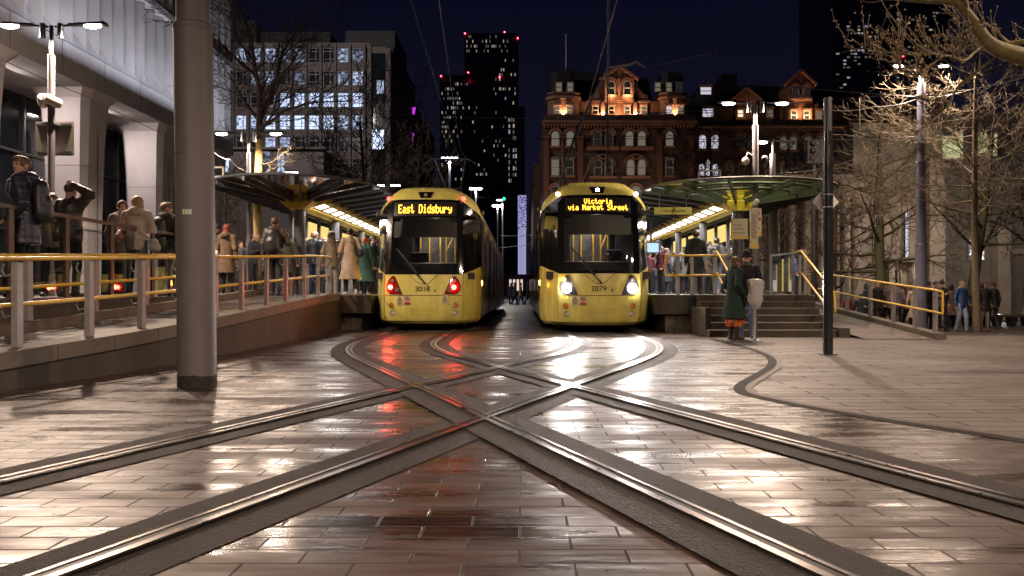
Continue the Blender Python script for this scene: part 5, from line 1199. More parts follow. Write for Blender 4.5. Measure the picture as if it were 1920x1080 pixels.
# ------------------------------------------------------------ bare winter trees
BARK = mat('grey_brown_bark', (.13, .095, .055), .85, var=.35, scale=9, bump=.6, bscale=30, stretch=(1, 1, .4))
BARKY = mat('yellow_lit_bark', (.30, .22, .075), .85, var=.35, scale=9, bump=.6, bscale=30, stretch=(1, 1, .4))  # yellow lamplight on the trunk put into the bark colour
BARKG = mat('green_algae_bark', (.095, .095, .045), .85, var=.35, scale=6, bump=.6, bscale=30, stretch=(1, 1, .4))
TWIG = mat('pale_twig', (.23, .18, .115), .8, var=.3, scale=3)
TWIGD = mat('dark_twig', (.055, .042, .032), .85, var=.3, scale=3)
TWIGM = mat('brown_twig', (.15, .105, .07), .85, var=.35, scale=2)
BUD = mat('brown_bud', (.36, .25, .11), .7, var=.3, scale=20)
def grow(bt, bw, p, d, L, r, lev, mx, o, rn):
    ns = 5 if lev == 0 else 4 if lev < mx else 3
    pts = [Vector(p)]; rs = [r]; q = Vector(p); dd = Vector(d).normalized()
    for i in range(ns):
        wb = o['wob']*(.25 if lev == 0 else 1)
        dd = (dd+Vector((rn.uniform(-1, 1), rn.uniform(-1, 1), rn.uniform(-1, 1)))*wb+Vector((0, 0, o['up']))*(1 if lev else .3)).normalized()
        q = q+dd*L/ns; pts.append(q.copy()); rs.append(max(o['rmin'], r*(1-(1-o['tip'])*(i+1)/ns)))
    (bt if lev < 2 else bw).tube(pts, rs, 8 if lev == 0 else 5 if lev < 3 else 3, cap=False)
    if lev >= mx: return
    n = o['n'][lev]
    for k in range(n):
        t_ = o['t0'][min(lev, len(o['t0'])-1)]; f_ = t_+(1-t_)*(k+rn.random()*.8)/n
        s_ = min(ns-1, int(f_*ns)); a = f_*ns-s_; pos = pts[s_].lerp(pts[s_+1], a); ax = (pts[s_+1]-pts[s_]).normalized()
        perp = ax.orthogonal().normalized(); perp.rotate(Matrix.Rotation(k*2.4+rn.uniform(-.5, .5), 3, ax))
        if 'flat' in o and lev >= 1: perp.z *= o['flat']; perp.normalize()
        an = R(o['ang'][min(lev, len(o['ang'])-1)]*rn.uniform(.75, 1.2)); nd = ax*math.cos(an)+perp*math.sin(an)
        rr_b = rs[s_]*.0+(r*(1-(1-o['tip'])*f_))*o['rk'][min(lev, len(o['rk'])-1)]
        ll = L*o['lk'][min(lev, len(o['lk'])-1)]*rn.uniform(.7, 1.15)*(1-.35*f_ if lev == 0 else 1)
        grow(bt, bw, pos, nd, ll, max(o['rmin'], rr_b), lev+1, mx, o, rn)
    
BASE = dict(wob=.16, up=.06, tip=.35, rmin=.006, n=[9, 6, 5, 4], t0=[.35, .25, .2, .15], ang=[50, 45, 42, 40], rk=[.5, .6, .6, .6], lk=[.55, .5, .5, .5])
def tree(label, x, y, z, H, r, seed, mx=4, bark=BARK, twig=TWIGM, d=(0, 0, 1), grp='bare winter trees', **kw):
    o = dict(BASE); o.update(kw); rn = random.Random(seed)
    t = thing('bare_tree', label, 'tree', (x, y, z), 0, grp)
    bt, bw = MB(), MB(); grow(bt, bw, (0, 0, -.05), d, H, r, 0, mx, o, rn)
    bt.build('trunk', bark, t, smooth=True, ang=None); bw.build('crown', twig, t, smooth=True, ang=None)
    return t
# tree by the left platform: yellow-lit trunk, dark spreading limbs
x = PX(482, 24.6)
t = thing('bare_tree', 'bare tree with yellow-lit trunk rising through the left platform crowd', 'tree', (x, 24.6, .88), 0, 'bare winter trees')
rn = random.Random(5); bt, bw, by = MB(), MB(), MB()
by.tube([(-.02, 0, -.02), (.02, 0, 1.4), (.0, 0, 2.9), (.05, .02, 4.4)], [.15, .125, .12, .105], 10); by.tube([(.05, .02, 4.38), (.06, 0, 4.8)], [.105, .10], 8, cap=False)
o = dict(BASE); o.update(rmin=.009, wob=.20, up=.05, n=[0, 6, 6, 4], lk=[.5, .55, .52, .5])
def limb(pl, r0, r1): 
    r0 *= 1.35; r1 *= 1.3; pts = [Vector((PX(a, 24.6)-x, yo, PZ(b_, 24.6)-.88)) for a, b_, yo in pl]
    bt.tube(pts, [r0+(r1-r0)*i/(len(pts)-1) for i in range(len(pts))], 7, cap=False)
    for i in range(1, len(pts)):
        for k in range(2):
            a = pts[i-1].lerp(pts[i], rn.random()); dd = (pts[i]-pts[i-1]).normalized()+Vector((rn.uniform(-1, 1), rn.uniform(-1, 1), rn.uniform(-.5, .9)))*.9
            grow(bt, bw, a, dd, rn.uniform(.9, 1.9), (r0+(r1-r0)*i/len(pts))*.45, 2, 4, o, rn)
limb([(485, 262, 0), (487, 215, 0), (490, 175, -.1), (484, 130, -.3), (478, 70, -.4), (455, 20, -.5)], .085, .02)
limb([(487, 215, 0), (500, 190, .2), (512, 140, .4), (520, 90, .5), (545, 40, .7)], .06, .02)
limb([(490, 185, 0), (520, 160, -.4), (560, 135, -.8), (580, 105, -1)], .05, .015)
limb([(486, 225, 0), (465, 205, .3), (445, 180, .6), (425, 150, .8), (405, 120, 1)], .05, .015)
limb([(484, 240, 0), (510, 235, -.3), (545, 215, -.6), (600, 205, -.9), (680, 205, -1.1)], .05, .012)
limb([(478, 140, -.2), (455, 120, -.5), (430, 95, -.9), (400, 85, -1.2)], .04, .012)
limb([(484, 150, -.2), (470, 110, .2), (440, 70, .3), (425, 30, .5)], .04, .012)
by2 = MB(); o2 = dict(o); o2.update(rmin=.006)
for a0, dz in (((.05, 0, 4.0), (.9, -.3, .15)), ((.05, 0, 3.7), (.8, .3, .3))): grow(by, by2, a0, dz, 1.1, .022, 2, 4, o2, rn)
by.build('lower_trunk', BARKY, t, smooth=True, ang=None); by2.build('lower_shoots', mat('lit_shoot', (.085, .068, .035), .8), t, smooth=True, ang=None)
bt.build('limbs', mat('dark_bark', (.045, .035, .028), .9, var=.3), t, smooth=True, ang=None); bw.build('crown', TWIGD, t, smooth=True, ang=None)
# lit tree on the right with level, layered branches
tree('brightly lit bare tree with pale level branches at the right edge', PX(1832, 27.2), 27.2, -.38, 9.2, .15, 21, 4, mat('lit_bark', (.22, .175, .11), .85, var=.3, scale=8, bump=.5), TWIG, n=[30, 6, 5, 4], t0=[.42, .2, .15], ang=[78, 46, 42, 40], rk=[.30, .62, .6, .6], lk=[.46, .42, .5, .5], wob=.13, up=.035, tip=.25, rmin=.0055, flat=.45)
tree('green-stained bare tree standing just behind the brightly lit one', PX(1819, 33), 33, -.38, 8, .24, 22, 3, BARKG, TWIGM, n=[14, 6, 5], t0=[.3, .2, .15], ang=[72, 46, 42], rk=[.38, .6, .6], lk=[.6, .5, .5], wob=.2, up=.02, rmin=.012)
tree('dark bare tree in front of the tall lit window slits', PX(1650, 34), 34, -.38, 7.5, .27, 23, 4, BARKG, TWIGM, n=[18, 6, 5, 3], t0=[.26, .2, .15], ang=[75, 46, 42, 40], rk=[.38, .6, .6, .6], lk=[.62, .5, .5, .5], wob=.2, up=.02, rmin=.009)
tree('bare brown tree behind the right canopy tip and the sign post', PX(1560, 37), 37, -.3, 6.5, .20, 24, 4, BARK, TWIGM, n=[18, 6, 5, 3], t0=[.22, .2, .15], ang=[75, 46, 42, 40], rk=[.38, .6, .6, .6], lk=[.6, .5, .5, .5], wob=.22, up=.02, rmin=.010)
tree('bare brown tree behind the right canopy column', PX(1450, 39), 39, 0, 7.8, .2, 25, 4, BARK, TWIGM, n=[16, 6, 5, 3], t0=[.25, .2, .15], ang=[70, 46, 42, 40], rk=[.38, .6, .6, .6], lk=[.55, .5, .5, .5], wob=.22, up=.03, rmin=.011)
tree('bare tree at the far right edge behind the long bench', PX(1925, 36), 36, -.38, 10, .22, 26, 4, BARK, TWIG, n=[18, 6, 5, 3], t0=[.3, .2, .15], ang=[65, 46, 42, 40], rk=[.35, .6, .6, .6], lk=[.5, .5, .5, .5], wob=.2, up=.03, rmin=.010)
tree('small dark bare tree in front of the office block, right of the canopy', PX(686, 47), 47, 0, 11, .17, 27, 4, TWIGD, TWIGD, n=[14, 6, 5, 3], t0=[.4, .2, .15], ang=[50, 46, 42, 40], rk=[.4, .6, .6, .6], lk=[.48, .5, .5, .5], rmin=.016)
tree('low dark bare tree beside the dark brick block', PX(775, 75), 75, 0, 13, .2, 28, 4, TWIGD, TWIGM, n=[14, 6, 5, 3], t0=[.3, .2, .15], ang=[55, 46, 42, 40], rk=[.4, .6, .6, .6], lk=[.55, .5, .5, .5], rmin=.022)
tree('small bare tree behind the leopard-coat woman under the left canopy', PX(425, 33), 33, .88, 5.0, .08, 29, 4, BARK, TWIGM, n=[14, 6, 5, 3], t0=[.2, .2, .15], ang=[45, 46, 42, 40], rk=[.5, .6, .6, .6], lk=[.5, .5, .5, .5], rmin=.008)
tree('bare tree in front of the right end of the hotel', PX(1330, 60), 60, 0, 12, .16, 30, 4, TWIGD, TWIGM, n=[14, 6, 5, 3], t0=[.3, .2, .15], ang=[50, 46, 42, 40], rk=[.4, .6, .6, .6], lk=[.5, .5, .5, .5], rmin=.016)
# near tree reaching in from the top right
YN = 9.0
t = thing('bare_tree', 'near mossy tree whose thick budding limbs reach in at the top right', 'tree', (8.2, YN, 0), 0, 'bare winter trees')
bt, bw, bb = MB(), MB(), MB(); rn = random.Random(9)
bt.tube([(0, 0, -.05), (.05, 0, 1.2), (-.05, .1, 2.6), (0, .1, 4.6), (.2, 0, 7)], [.26, .21, .19, .15, .08], 12)
def nlimb(pl, r0, r1, kids_=3, L=(.35, .8), start=None, bud=.5):
    pts = ([Vector(start)] if start else [])+[Vector((PX(a, YN)-8.2, yo, PZ(b_, YN))) for a, b_, yo in pl]
    sp_ = spline([tuple(p) for p in pts], 4) if len(pts) > 2 else pts
    sp_ = [Vector(p) for p in sp_]
    bt.tube(sp_, [r0+(r1-r0)*i/(len(sp_)-1) for i in range(len(sp_))], 9, cap=False)
    tip = pts[-1]
    for i in range(1, len(pts)):
        if pts[i-1].x > -1.6: continue
        for k in range(max(1, kids_-1)):
            a = pts[i-1].lerp(pts[i], rn.random()); q = a.copy(); dd = ((pts[i]-pts[i-1]).normalized()*.5+Vector((rn.uniform(-.8, .3), rn.uniform(-.6, .6), rn.uniform(-.8, .8)))).normalized(); path = [q.copy()]; l_ = rn.uniform(*L)
            for s_ in range(6):
                dd = (dd+Vector((0, 0, .22))+Vector((rn.uniform(-.2, .2),)*3)).normalized(); q = q+dd*l_/6; path.append(q.copy())
                for _ in range(2 if s_ > 2 else 1):
                    if rn.random() < bud and s_ > 1: off = Vector((rn.uniform(-1, 1), rn.uniform(-1, 1), rn.uniform(-1, 1)))*.022; bb.ell(q+off, (.009, .009, .013), nu=5, nv=4)
                if rn.random() < .5 and s_ > 0:
                    e_ = q+(dd+Vector((rn.uniform(-1, 1), rn.uniform(-.7, .7), rn.uniform(-.3, 1)))).normalized()*rn.uniform(.08, .22); bw.tube([q, (q+e_)/2+Vector((0, 0, -.01)), e_], [.0045, .004, .003], 4, cap=False)
                    if rn.random() < bud: bb.ell(e_, (.009, .009, .014), nu=5, nv=4)
            bw.tube(path, [.009*(1-.1*j) for j in range(7)], 5, cap=False)
nlimb([(2150, 100, .0), (1990, 128, -.1), (1920, 118, -.15), (1862, 106, -.2), (1833, 90, -.2), (1812, 62, -.2), (1795, 38, -.2), (1772, 14, -.2)], .13, .045, 2, (.3, .7), start=(-.02, .1, 3.2))
nlimb([(1772, 14, -.2), (1720, 16, -.25), (1660, 15, -.3), (1600, 12, -.3), (1560, 10, -.35), (1515, 15, -.4)], .04, .010, 4, (.2, .5))
nlimb([(1795, 40, -.2), (1785, 5, -.25), (1780, -60, -.3)], .035, .02, 1)
nlimb([(1833, 90, -.2), (1800, 112, -.3), (1762, 138, -.5), (1720, 140, -.7), (1690, 143, -.8), (1650, 134, -.9), (1612, 110, -1.0)], .018, .006, 4, (.2, .55))
nlimb([(1862, 106, -.2), (1820, 150, .2), (1800, 190, .3), (1775, 215, .3), (1740, 240, .3)], .016, .006, 3, (.2, .5))
nlimb([(1990, 128, 0), (1930, 70, .3), (1880, 30, .3), (1850, 35, .3), (1820, 50, .3)], .02, .008, 4, (.2, .5))
nlimb([(1830, 85, 0), (1760, 95, .1), (1700, 95, .1), (1650, 85, .2), (1610, 62, .2)], .014, .006, 5, (.2, .5), bud=.8)
nlimb([(1920, 78, 0), (1880, 80, .1), (1840, 78, .1)], .03, .02, 4, (.2, .6))
nlimb([(1700, 143, -.8), (1660, 170, -.9), (1625, 190, -1), (1600, 170, -1.1), (1590, 120, -1.2)], .012, .005, 5, (.15, .35), bud=.9)
bt.build('limbs', mat('near_mossy_bark', (.19, .15, .065), .8, var=.4, scale=14, bump=.8, bscale=40), t, smooth=True, ang=None)
bw.build('twigs', mat('near_twig', (.13, .095, .055), .8, var=.3), t, smooth=True, ang=None); bb.build('buds', BUD, t, smooth=True, ang=None)
# ------------------------------------------------------------ people: smooth implicit bodies and clothes
def surf(prims, vox, k=.03, cut=None, wr=0, quilt=0, seed=0):
    lo = np.array([1e9]*3); hi = -lo
    for p in prims:
        if p[0] == '-': continue
        if p[0] == 'c': pts = [(p[1], max(p[3], p[4])), (p[2], max(p[3], p[4]))]
        else: pts = [(p[1], max(p[2]))]
        for c, r in pts: lo = np.minimum(lo, np.array(c)-r); hi = np.maximum(hi, np.array(c)+r)
    lo = lo-3*vox; hi = hi+3*vox
    n = np.ceil((hi-lo)/vox).astype(int)+1
    X, Y, Z = np.meshgrid(*[lo[i]+vox*np.arange(n[i]) for i in range(3)], indexing='ij')
    D = np.full(X.shape, 1e3)
    def dist(p):
        if p[0] == 'c':
            a = np.array(p[1], float); b = np.array(p[2], float); sy = p[5] if len(p) > 5 else 1
            d = b-a; L = max(1e-9, float(d@d)); t = np.clip(((X-a[0])*d[0]+(Y-a[1])*d[1]+(Z-a[2])*d[2])/L, 0, 1)
            return np.sqrt((X-a[0]-t*d[0])**2+((Y-a[1]-t*d[1])/sy)**2+(Z-a[2]-t*d[2])**2)-(p[3]+(p[4]-p[3])*t)
        c, r = p[1], p[2]; q = np.sqrt(((X-c[0])/r[0])**2+((Y-c[1])/r[1])**2+((Z-c[2])/r[2])**2)
        return (q-1)*min(r)
    for p in prims:
        if p[0] == '-': D = np.maximum(D, -dist(p[1])); continue
        d = dist(p); h = np.clip(.5+.5*(D-d)/k, 0, 1); D = D*(1-h)+d*h-k*h*(1-h)
    if wr:
        rs = np.random.RandomState(seed)
        for _ in range(4):
            f = rs.uniform(9, 30, 3)*np.array([1, 1, .6]); ph = rs.uniform(0, 6, 3); D = D+wr*np.sin(X*f[0]+ph[0]+2*np.sin(Z*f[2]*.7+ph[1]))*np.sin(Z*f[2]+Y*f[1]+ph[2])
    if quilt: D = D-quilt*np.abs(np.sin(Z*math.pi/.085))
    if cut is not None: D = np.maximum(D, cut-Z)
    I = D < 0; m = tuple(s-1 for s in D.shape); acc = np.zeros(m+(3,)); cnt = np.zeros(m)
    offs_ = [(i, j, l) for i in (0, 1) for j in (0, 1) for l in (0, 1)]
    def S_(A, o): return A[o[0]:o[0]+m[0], o[1]:o[1]+m[1], o[2]:o[2]+m[2]]
    for a in offs_:
        for ax in range(3):
            if a[ax]: continue
            b = list(a); b[ax] = 1; da, db = S_(D, a), S_(D, b); x = (S_(I, a) != S_(I, b)); t = np.where(x, da/(da-db+1e-12), 0)
            for c in range(3): acc[..., c] += np.where(x, a[c]+(t if c == ax else 0), 0)
            cnt += x
    ok = cnt > 0; idx = -np.ones(m, int); idx[ok] = np.arange(ok.sum()); g = np.argwhere(ok)
    V = lo+(g+acc[ok]/cnt[ok][:, None])*vox; Fs = []
    for ax in range(3):
        u, v = [(1, 2), (2, 0), (0, 1)][ax]
        A = np.take(I, range(I.shape[ax]-1), ax); B = np.take(I, range(1, I.shape[ax]), ax); e = np.argwhere(A != B)
        e = e[(e[:, u] > 0) & (e[:, v] > 0) & (e[:, u] < m[u]) & (e[:, v] < m[v])]
        if not len(e): continue
        ins = A[tuple(e.T)]
        def at(du, dv): q = e.copy(); q[:, u] -= du; q[:, v] -= dv; return idx[tuple(q.T)]
        f = np.stack([at(1, 1), at(0, 1), at(0, 0), at(1, 0)], 1); f[~ins] = f[~ins][:, ::-1]; Fs.append(f)
    return V, np.concatenate(Fs)
def join(parts):
    Vs, Fs, Ms, k = [], [], [], 0
    for V, f, m in parts: Vs += [tuple(map(float, v)) for v in V]; Fs += [tuple(int(i)+k for i in q) for q in f]; Ms += [m]*len(f); k += len(V)
    b = MB(); b.v, b.f, b.m = Vs, Fs, Ms; return b
def ellm(c, r, m):
    b = MB(); b.ell(c, r, nu=8, nv=6); return (np.array(b.v), b.f, m)
_hv, _hf = surf([('e', (0, .012, .028), (.078, .098, .092)), ('e', (0, -.018, -.045), (.058, .070, .072)), ('c', (0, -.072, -.092), (0, -.060, -.085), .022, .03), ('c', (0, -.090, .012), (0, -.108, -.018), .010, .014),
    ('c', (-.035, -.078, .030), (.035, -.078, .030), .014, .014), ('e', (.080, .005, -.010), (.012, .022, .032)), ('e', (-.080, .005, -.010), (.012, .022, .032)), ('c', (-.018, -.082, -.052), (.018, -.082, -.052), .011, .011),
    ('c', (0, .015, -.07), (0, .02, -.17), .052, .056)], .0075, .018)
EYES = [ellm((sx*.031, -.079, .008), (.014, .012, .008), 1) for sx in (-1, 1)]+[ellm((sx*.031, -.089, .008), (.0065, .006, .0075), 2) for sx in (-1, 1)]+[ellm((sx*.033, -.091, .031), (.019, .006, .0045), 2) for sx in (-1, 1)]+[ellm((0, -.094, -.050), (.022, .006, .0065), 3)]
def hand_mesh(curl):
    pr = [('c', (0, 0, 0), (0, 0, -.07), .026, .034, .5)]
    for i, (x, l) in enumerate(((-.030, .068), (-.010, .080), (.010, .076), (.029, .060))):
        k_ = (x, -.004-curl*.012, -.088-l*.35); e_ = (x*1.05, -.012-curl*.045, -.088-l*.95+curl*.03); pr += [('c', (x, 0, -.078), k_, .0095, .009), ('c', k_, e_, .009, .0075)]
    pr += [('c', (-.030, -.008, -.035), (-.052, -.022, -.072), .012, .010), ('c', (-.052, -.022, -.072), (-.050, -.034, -.098), .010, .008)]
    return surf(pr, .0075, .008)
HAND = hand_mesh(1.0)
def hairm(style):
    cutf = ('-', ('e', (0, -.115, -.055), (.085, .085, .105)))
    if style == 'short': return surf([('e', (0, .018, .036), (.088, .106, .094)), ('e', (0, -.05, .092), (.06, .05, .028)), cutf, ('-', ('e', (0, -.01, -.16), (.2, .2, .12)))], .0085, .02, wr=.0015)
    if style == 'crop': return surf([('e', (0, .02, .034), (.083, .101, .090)), cutf, ('-', ('e', (0, -.01, -.14), (.2, .2, .10)))], .0085, .02)
    if style == 'curly': return surf([('e', (0, .022, .045), (.105, .115, .105)), cutf, ('-', ('e', (0, -.01, -.18), (.2, .2, .12)))], .009, .02, wr=.005)
    if style == 'bald': return surf([('e', (0, .03, -.02), (.082, .095, .05)), cutf, ('-', ('e', (0, .0, -.14), (.2, .2, .10)))], .0085, .02)
    if style == 'bob': return surf([('e', (0, .018, .034), (.092, .110, .096)), ('e', (0, .035, -.06), (.095, .090, .09)), cutf, ('-', ('e', (0, -.08, -.10), (.060, .07, .13)))], .0095, .03, wr=.002)
    if style == 'long': return surf([('e', (0, .018, .034), (.092, .110, .096)), ('c', (0, .05, -.02), (0, .095, -.24), .085, .07, .6), cutf, ('-', ('e', (0, -.08, -.12), (.060, .07, .15)))], .0095, .03, wr=.003)
    if style == 'bun': return surf([('e', (0, .018, .034), (.086, .104, .092)), ('e', (.0, .115, .07), (.045, .045, .045)), cutf, ('-', ('e', (0, -.01, -.16), (.2, .2, .12)))], .0085, .015)
    if style == 'beanie': return surf([('e', (0, .010, .055), (.090, .108, .095)), ('c', (0, .008, .035), (0, .008, .045), .094, .094, 1.12), ('-', ('e', (0, -.01, -.15), (.25, .25, .165)))], .0085, .012)
    if style == 'bobble': return surf([('e', (0, .010, .055), (.090, .108, .095)), ('e', (0, .0, .165), (.035, .035, .035)), ('-', ('e', (0, -.01, -.15), (.25, .25, .165)))], .0085, .012)
    if style == 'hood': return surf([('e', (0, .035, .02), (.112, .125, .130)), ('c', (0, .05, -.05), (0, .04, -.13), .10, .13, .9), ('-', ('e', (0, -.13, -.01), (.078, .10, .112)))], .0095, .03, wr=.002)
    if style == 'cap': return surf([('e', (0, .010, .050), (.088, .106, .085)), ('e', (0, -.11, .045), (.07, .07, .010)), ('-', ('e', (0, .01, -.15), (.25, .25, .165)))], .0085, .012)
    if style == 'hat': return surf([('e', (0, .005, .085), (.092, .108, .095)), ('e', (0, .005, .052), (.150, .165, .014)), ('-', ('e', (0, .005, -.12), (.3, .3, .158)))], .0085, .010)
HAIR = {}
PMAT = {}
def cloth(col, kind='wool'):
    nm = 'cloth_%s_%02x%02x%02x' % ((kind,)+tuple(int(c*255) for c in col))
    if kind == 'floral' and nm not in MATS:
        m, q, b = newmat(nm); tc = N(q, 'ShaderNodeTexCoord'); v = N(q, 'ShaderNodeTexVoronoi', Scale=26); r = N(q, 'ShaderNodeValToRGB'); sx = N(q, 'ShaderNodeSeparateXYZ')
        q.links.new(tc.outputs['Object'], v.inputs['Vector']); q.links.new(v.outputs['Color'], sx.inputs[0]); q.links.new(sx.outputs[0], r.inputs[0]); r.color_ramp.interpolation = 'CONSTANT'
        r.color_ramp.elements[0].color = (.45, .04, .015, 1); r.color_ramp.elements[1].position = .45; r.color_ramp.elements[1].color = (.62, .12, .02, 1); x = r.color_ramp.elements.new(.75); x.color = (.55, .30, .12, 1)
        q.links.new(r.outputs[0], b.inputs['Base Color']); b.inputs['Roughness'].default_value = .8; return m
    if kind == 'leopard' and nm not in MATS:
        m, q, b = newmat(nm); tc = N(q, 'ShaderNodeTexCoord'); v = N(q, 'ShaderNodeTexVoronoi', Scale=28, feature='DISTANCE_TO_EDGE'); r = N(q, 'ShaderNodeValToRGB')
        q.links.new(tc.outputs['Object'], v.inputs['Vector']); q.links.new(v.outputs[0], r.inputs[0]); r.color_ramp.elements[0].position = .12; r.color_ramp.elements[0].color = (.17, .115, .065, 1); r.color_ramp.elements[1].position = .3; r.color_ramp.elements[1].color = (.04, .025, .02, 1)
        q.links.new(r.outputs[0], b.inputs['Base Color']); b.inputs['Roughness'].default_value = .9; return m
    return mat(nm, col, {'wool': .88, 'nylon': .42, 'denim': .85, 'leather': .4}.get(kind, .8), var=.22, scale=9, bump=.35, bscale=60 if kind != 'nylon' else 22)
SKINS = [mat('skin_light', (.50, .29, .21), .5, var=.06, scale=20), mat('skin_tan', (.34, .19, .12), .5, var=.06, scale=20)]
EYEW = mat('eye_white', (.6, .58, .55), .3); EYED = mat('eye_dark', (.02, .014, .01), .3); LIP = mat('lip', (.36, .13, .10), .5)
ARM = {'down': ((.25, .03, 1.14), (.27, -.03, .89)), 'pocket': ((.275, .07, 1.15), (.215, -.10, .97)), 'phone': ((.25, -.04, 1.15), (.08, -.27, 1.26)), 'head': ((.40, .06, 1.55), (.12, .09, 1.70)),
       'fold': ((.255, -.06, 1.15), (.03, -.21, 1.19)), 'strap': ((.30, .0, 1.17), (.15, -.13, 1.36)), 'hug': ((.24, -.20, 1.28), (.10, -.42, 1.30)), 'front': ((.26, -.06, 1.14), (.06, -.20, 1.02)), 'bag': ((.27, .04, 1.14), (.33, -.02, .90))}
pcount = [0]
def person(label, px, py, H, fz=.90, head=0, top=((.03, .03, .04), 'wool'), hem=.84, legs=(.03, .03, .04), lkind='denim', hair=('short', (.06, .035, .02)), armL='down', armR='down', stance='stand', turn=0, tilt=0, lean=0, skin=0, shoes=(.02, .02, .02), hood=False, quilt=0, vox=.018, Y=None, skirt=None, group=None, scarf=None, bulk=1.0, beard=None, glasses=False):
    pcount[0] += 1; seed = pcount[0]
    sit = stance == 'sit'; Ht = H-.43 if sit else H
    s_ = (CY-py)/(fz+Ht-CH) if Y is None else F/Y
    if Y is None: Y = F/s_
    X = PX(px, Y); k = H/1.75
    root = None
    dz = -.43 if sit else 0
    def U(p): z = p[2]; return (p[0], p[1]-lean*max(0, z-.95), z+dz)
    HZ = 1.625
    # legs
    hips = [(-.09, 0, .93), (.09, 0, .93)]
    if stance == 'stand': kn = [(-.105, -.015, .50), (.105, -.02, .50)]; an = [(-.115, .02, .09), (.12, .0, .09)]
    elif stance == 'walk': kn = [(-.10, -.15, .52), (.10, .04, .50)]; an = [(-.10, -.20, .10), (.10, .27, .14)]
    elif stance == 'step': kn = [(-.10, .02, .50), (.10, -.10, .51)]; an = [(-.10, .14, .09), (.10, -.12, .09)]
    else: kn = [(-.11, -.42, .52), (.11, -.40, .52)]; an = [(-.12, -.40, .09), (.12, -.38, .09)]; hips = [(-.09, 0, .52), (.09, 0, .52)]
    arms = []
    for sg, a in ((-1, armL), (1, armR)):
        e_, w_ = ARM[a]; arms.append([U((sg*.175, 0, 1.43)), U((sg*e_[0], e_[1], e_[2])), U((sg*w_[0] if a not in ('hug',) else sg*w_[0], w_[1], w_[2]))])
    # head transform
    hc = Vector(U((0, -.01, HZ))); HM = Matrix.Translation(hc) @ Matrix.Rotation(R(turn), 4, 'Z') @ Matrix.Rotation(R(tilt), 4, 'X')
    def tf(V, M): V = np.asarray(V); A = np.array(M); return V @ A[:3, :3].T+A[:3, 3]
    bp = [('c', U((0, 0, 1.0)), U((0, 0, 1.38)), .11, .11, .75), ('c', U((-.13, 0, 1.41)), U((.13, 0, 1.41)), .05, .05), ('c', U((0, .01, 1.40)), U((0, .0, 1.54)), .055, .052)]
    for i in (0, 1): bp += [('c', hips[i], kn[i], .07, .05), ('c', kn[i], an[i], .048, .035)]
    for a in arms: bp += [('c', a[0], a[1], .042, .036), ('c', a[1], a[2], .036, .026)]
    parts = [surf(bp, .024, .03)+(0,), (tf(_hv, HM), _hf, 0)]+[(tf(V, HM), f, m) for V, f, m in EYES]
    for sg, a in zip((-1, 1), arms):
        d = (Vector(a[2])-Vector(a[1])).normalized(); rot = Vector((0, 0, -1)).rotation_difference(d).to_matrix().to_4x4()
        M = Matrix.Translation(Vector(a[2])) @ rot @ Matrix.Diagonal((sg*1.0, 1, 1, 1))
        V, f = HAND; parts.append((tf(V, M), f if sg > 0 else f[:, ::-1], 0))
    root = join(parts).build('person', [SKINS[skin], EYEW, EYED, LIP], None, smooth=True, ang=None)
    root.location = (X, Y, fz); root.rotation_euler = (0, 0, R(head)); root.scale = (k*.99, k*.99, k)
    tag(root, label, 'person', group)
    def part(nm, VF, m): return join([(VF[0], VF[1], 0)]).build(nm, m, root, smooth=True, ang=None)
    # trousers, shoes
    tp = []
    if not sit: tp.append(('c', (-.05, .01, .95), (.05, .01, .95), .115, .115, .85))
    else: tp.append(('c', (-.05, .01, .56), (.05, .01, .56), .125, .125, .9))
    for i in (0, 1): tp += [('c', hips[i], kn[i], .092, .070), ('c', kn[i], (an[i][0], an[i][1]+.01, an[i][2]-.03), .068, .058)]
    part('trousers' if not skirt else 'leggings', surf(tp, .019, .035, wr=.003, seed=seed), cloth(legs, lkind))
    for i in (0, 1):
        a = an[i]; z0 = a[2]-.09; part('shoe', surf([('c', (a[0], a[1]+.045, z0+.035), (a[0]*1.12, a[1]-.14, z0+.030), .042, .040), ('c', (a[0], a[1]+.02, z0+.05), (a[0], a[1]+.02, z0+.11), .045, .046)], .014, .02, cut=z0+.002), cloth(shoes, 'leather'))
    if skirt:
        sp_ = [('c', (0, 0, .95), (0, 0, .42), .15, .225, .85)]; part('skirt', surf(sp_, .018, .03, cut=skirt[1], wr=.012, seed=seed), cloth(*skirt[0]))
    # jacket or coat
    B = bulk
    jp = [('c', U((0, 0, 1.14)), U((0, 0, 1.35)), .150*B, .158*B, .78), ('c', U((-.125, 0, 1.40)), U((.125, 0, 1.40)), .082*B, .082*B), ('c', U((0, .005, 1.0)), U((0, .005, 1.15)), .158*B, .145*B, .82), ('c', U((0, .01, 1.42)), U((0, .0, 1.50)), .085, .072)]
    if hem < .80 and not sit: jp.append(('c', (0, .01, .95), (0, .015, hem-.02), .165*B, (.165+.11*(.85-hem)/.4)*B, .82))
    else: jp.append(('c', U((0, .005, 1.0)), U((0, .005, .9)), .16*B, .165*B, .84))
    for a in arms:
        w = Vector(a[1]).lerp(Vector(a[2]), .98); jp += [('c', a[0], a[1], .072*B, .062*B), ('c', a[1], tuple(w), .060*B, .048*B)]
    if hood: jp += [('e', U((0, .115, 1.47)), (.115, .085, .085)), ('c', U((-.08, .05, 1.49)), U((.08, .05, 1.49)), .05, .05)]
    part('coat' if hem < .8 else 'jacket', surf(jp, vox, .035, cut=hem+dz, wr=.0035, quilt=quilt, seed=seed), cloth(*top))
    if scarf: part('scarf', surf([('e', U((0, -.005, 1.515)), (.095, .095, .05))], .012, .02, wr=.003), cloth(scarf))
    st, hcol = hair
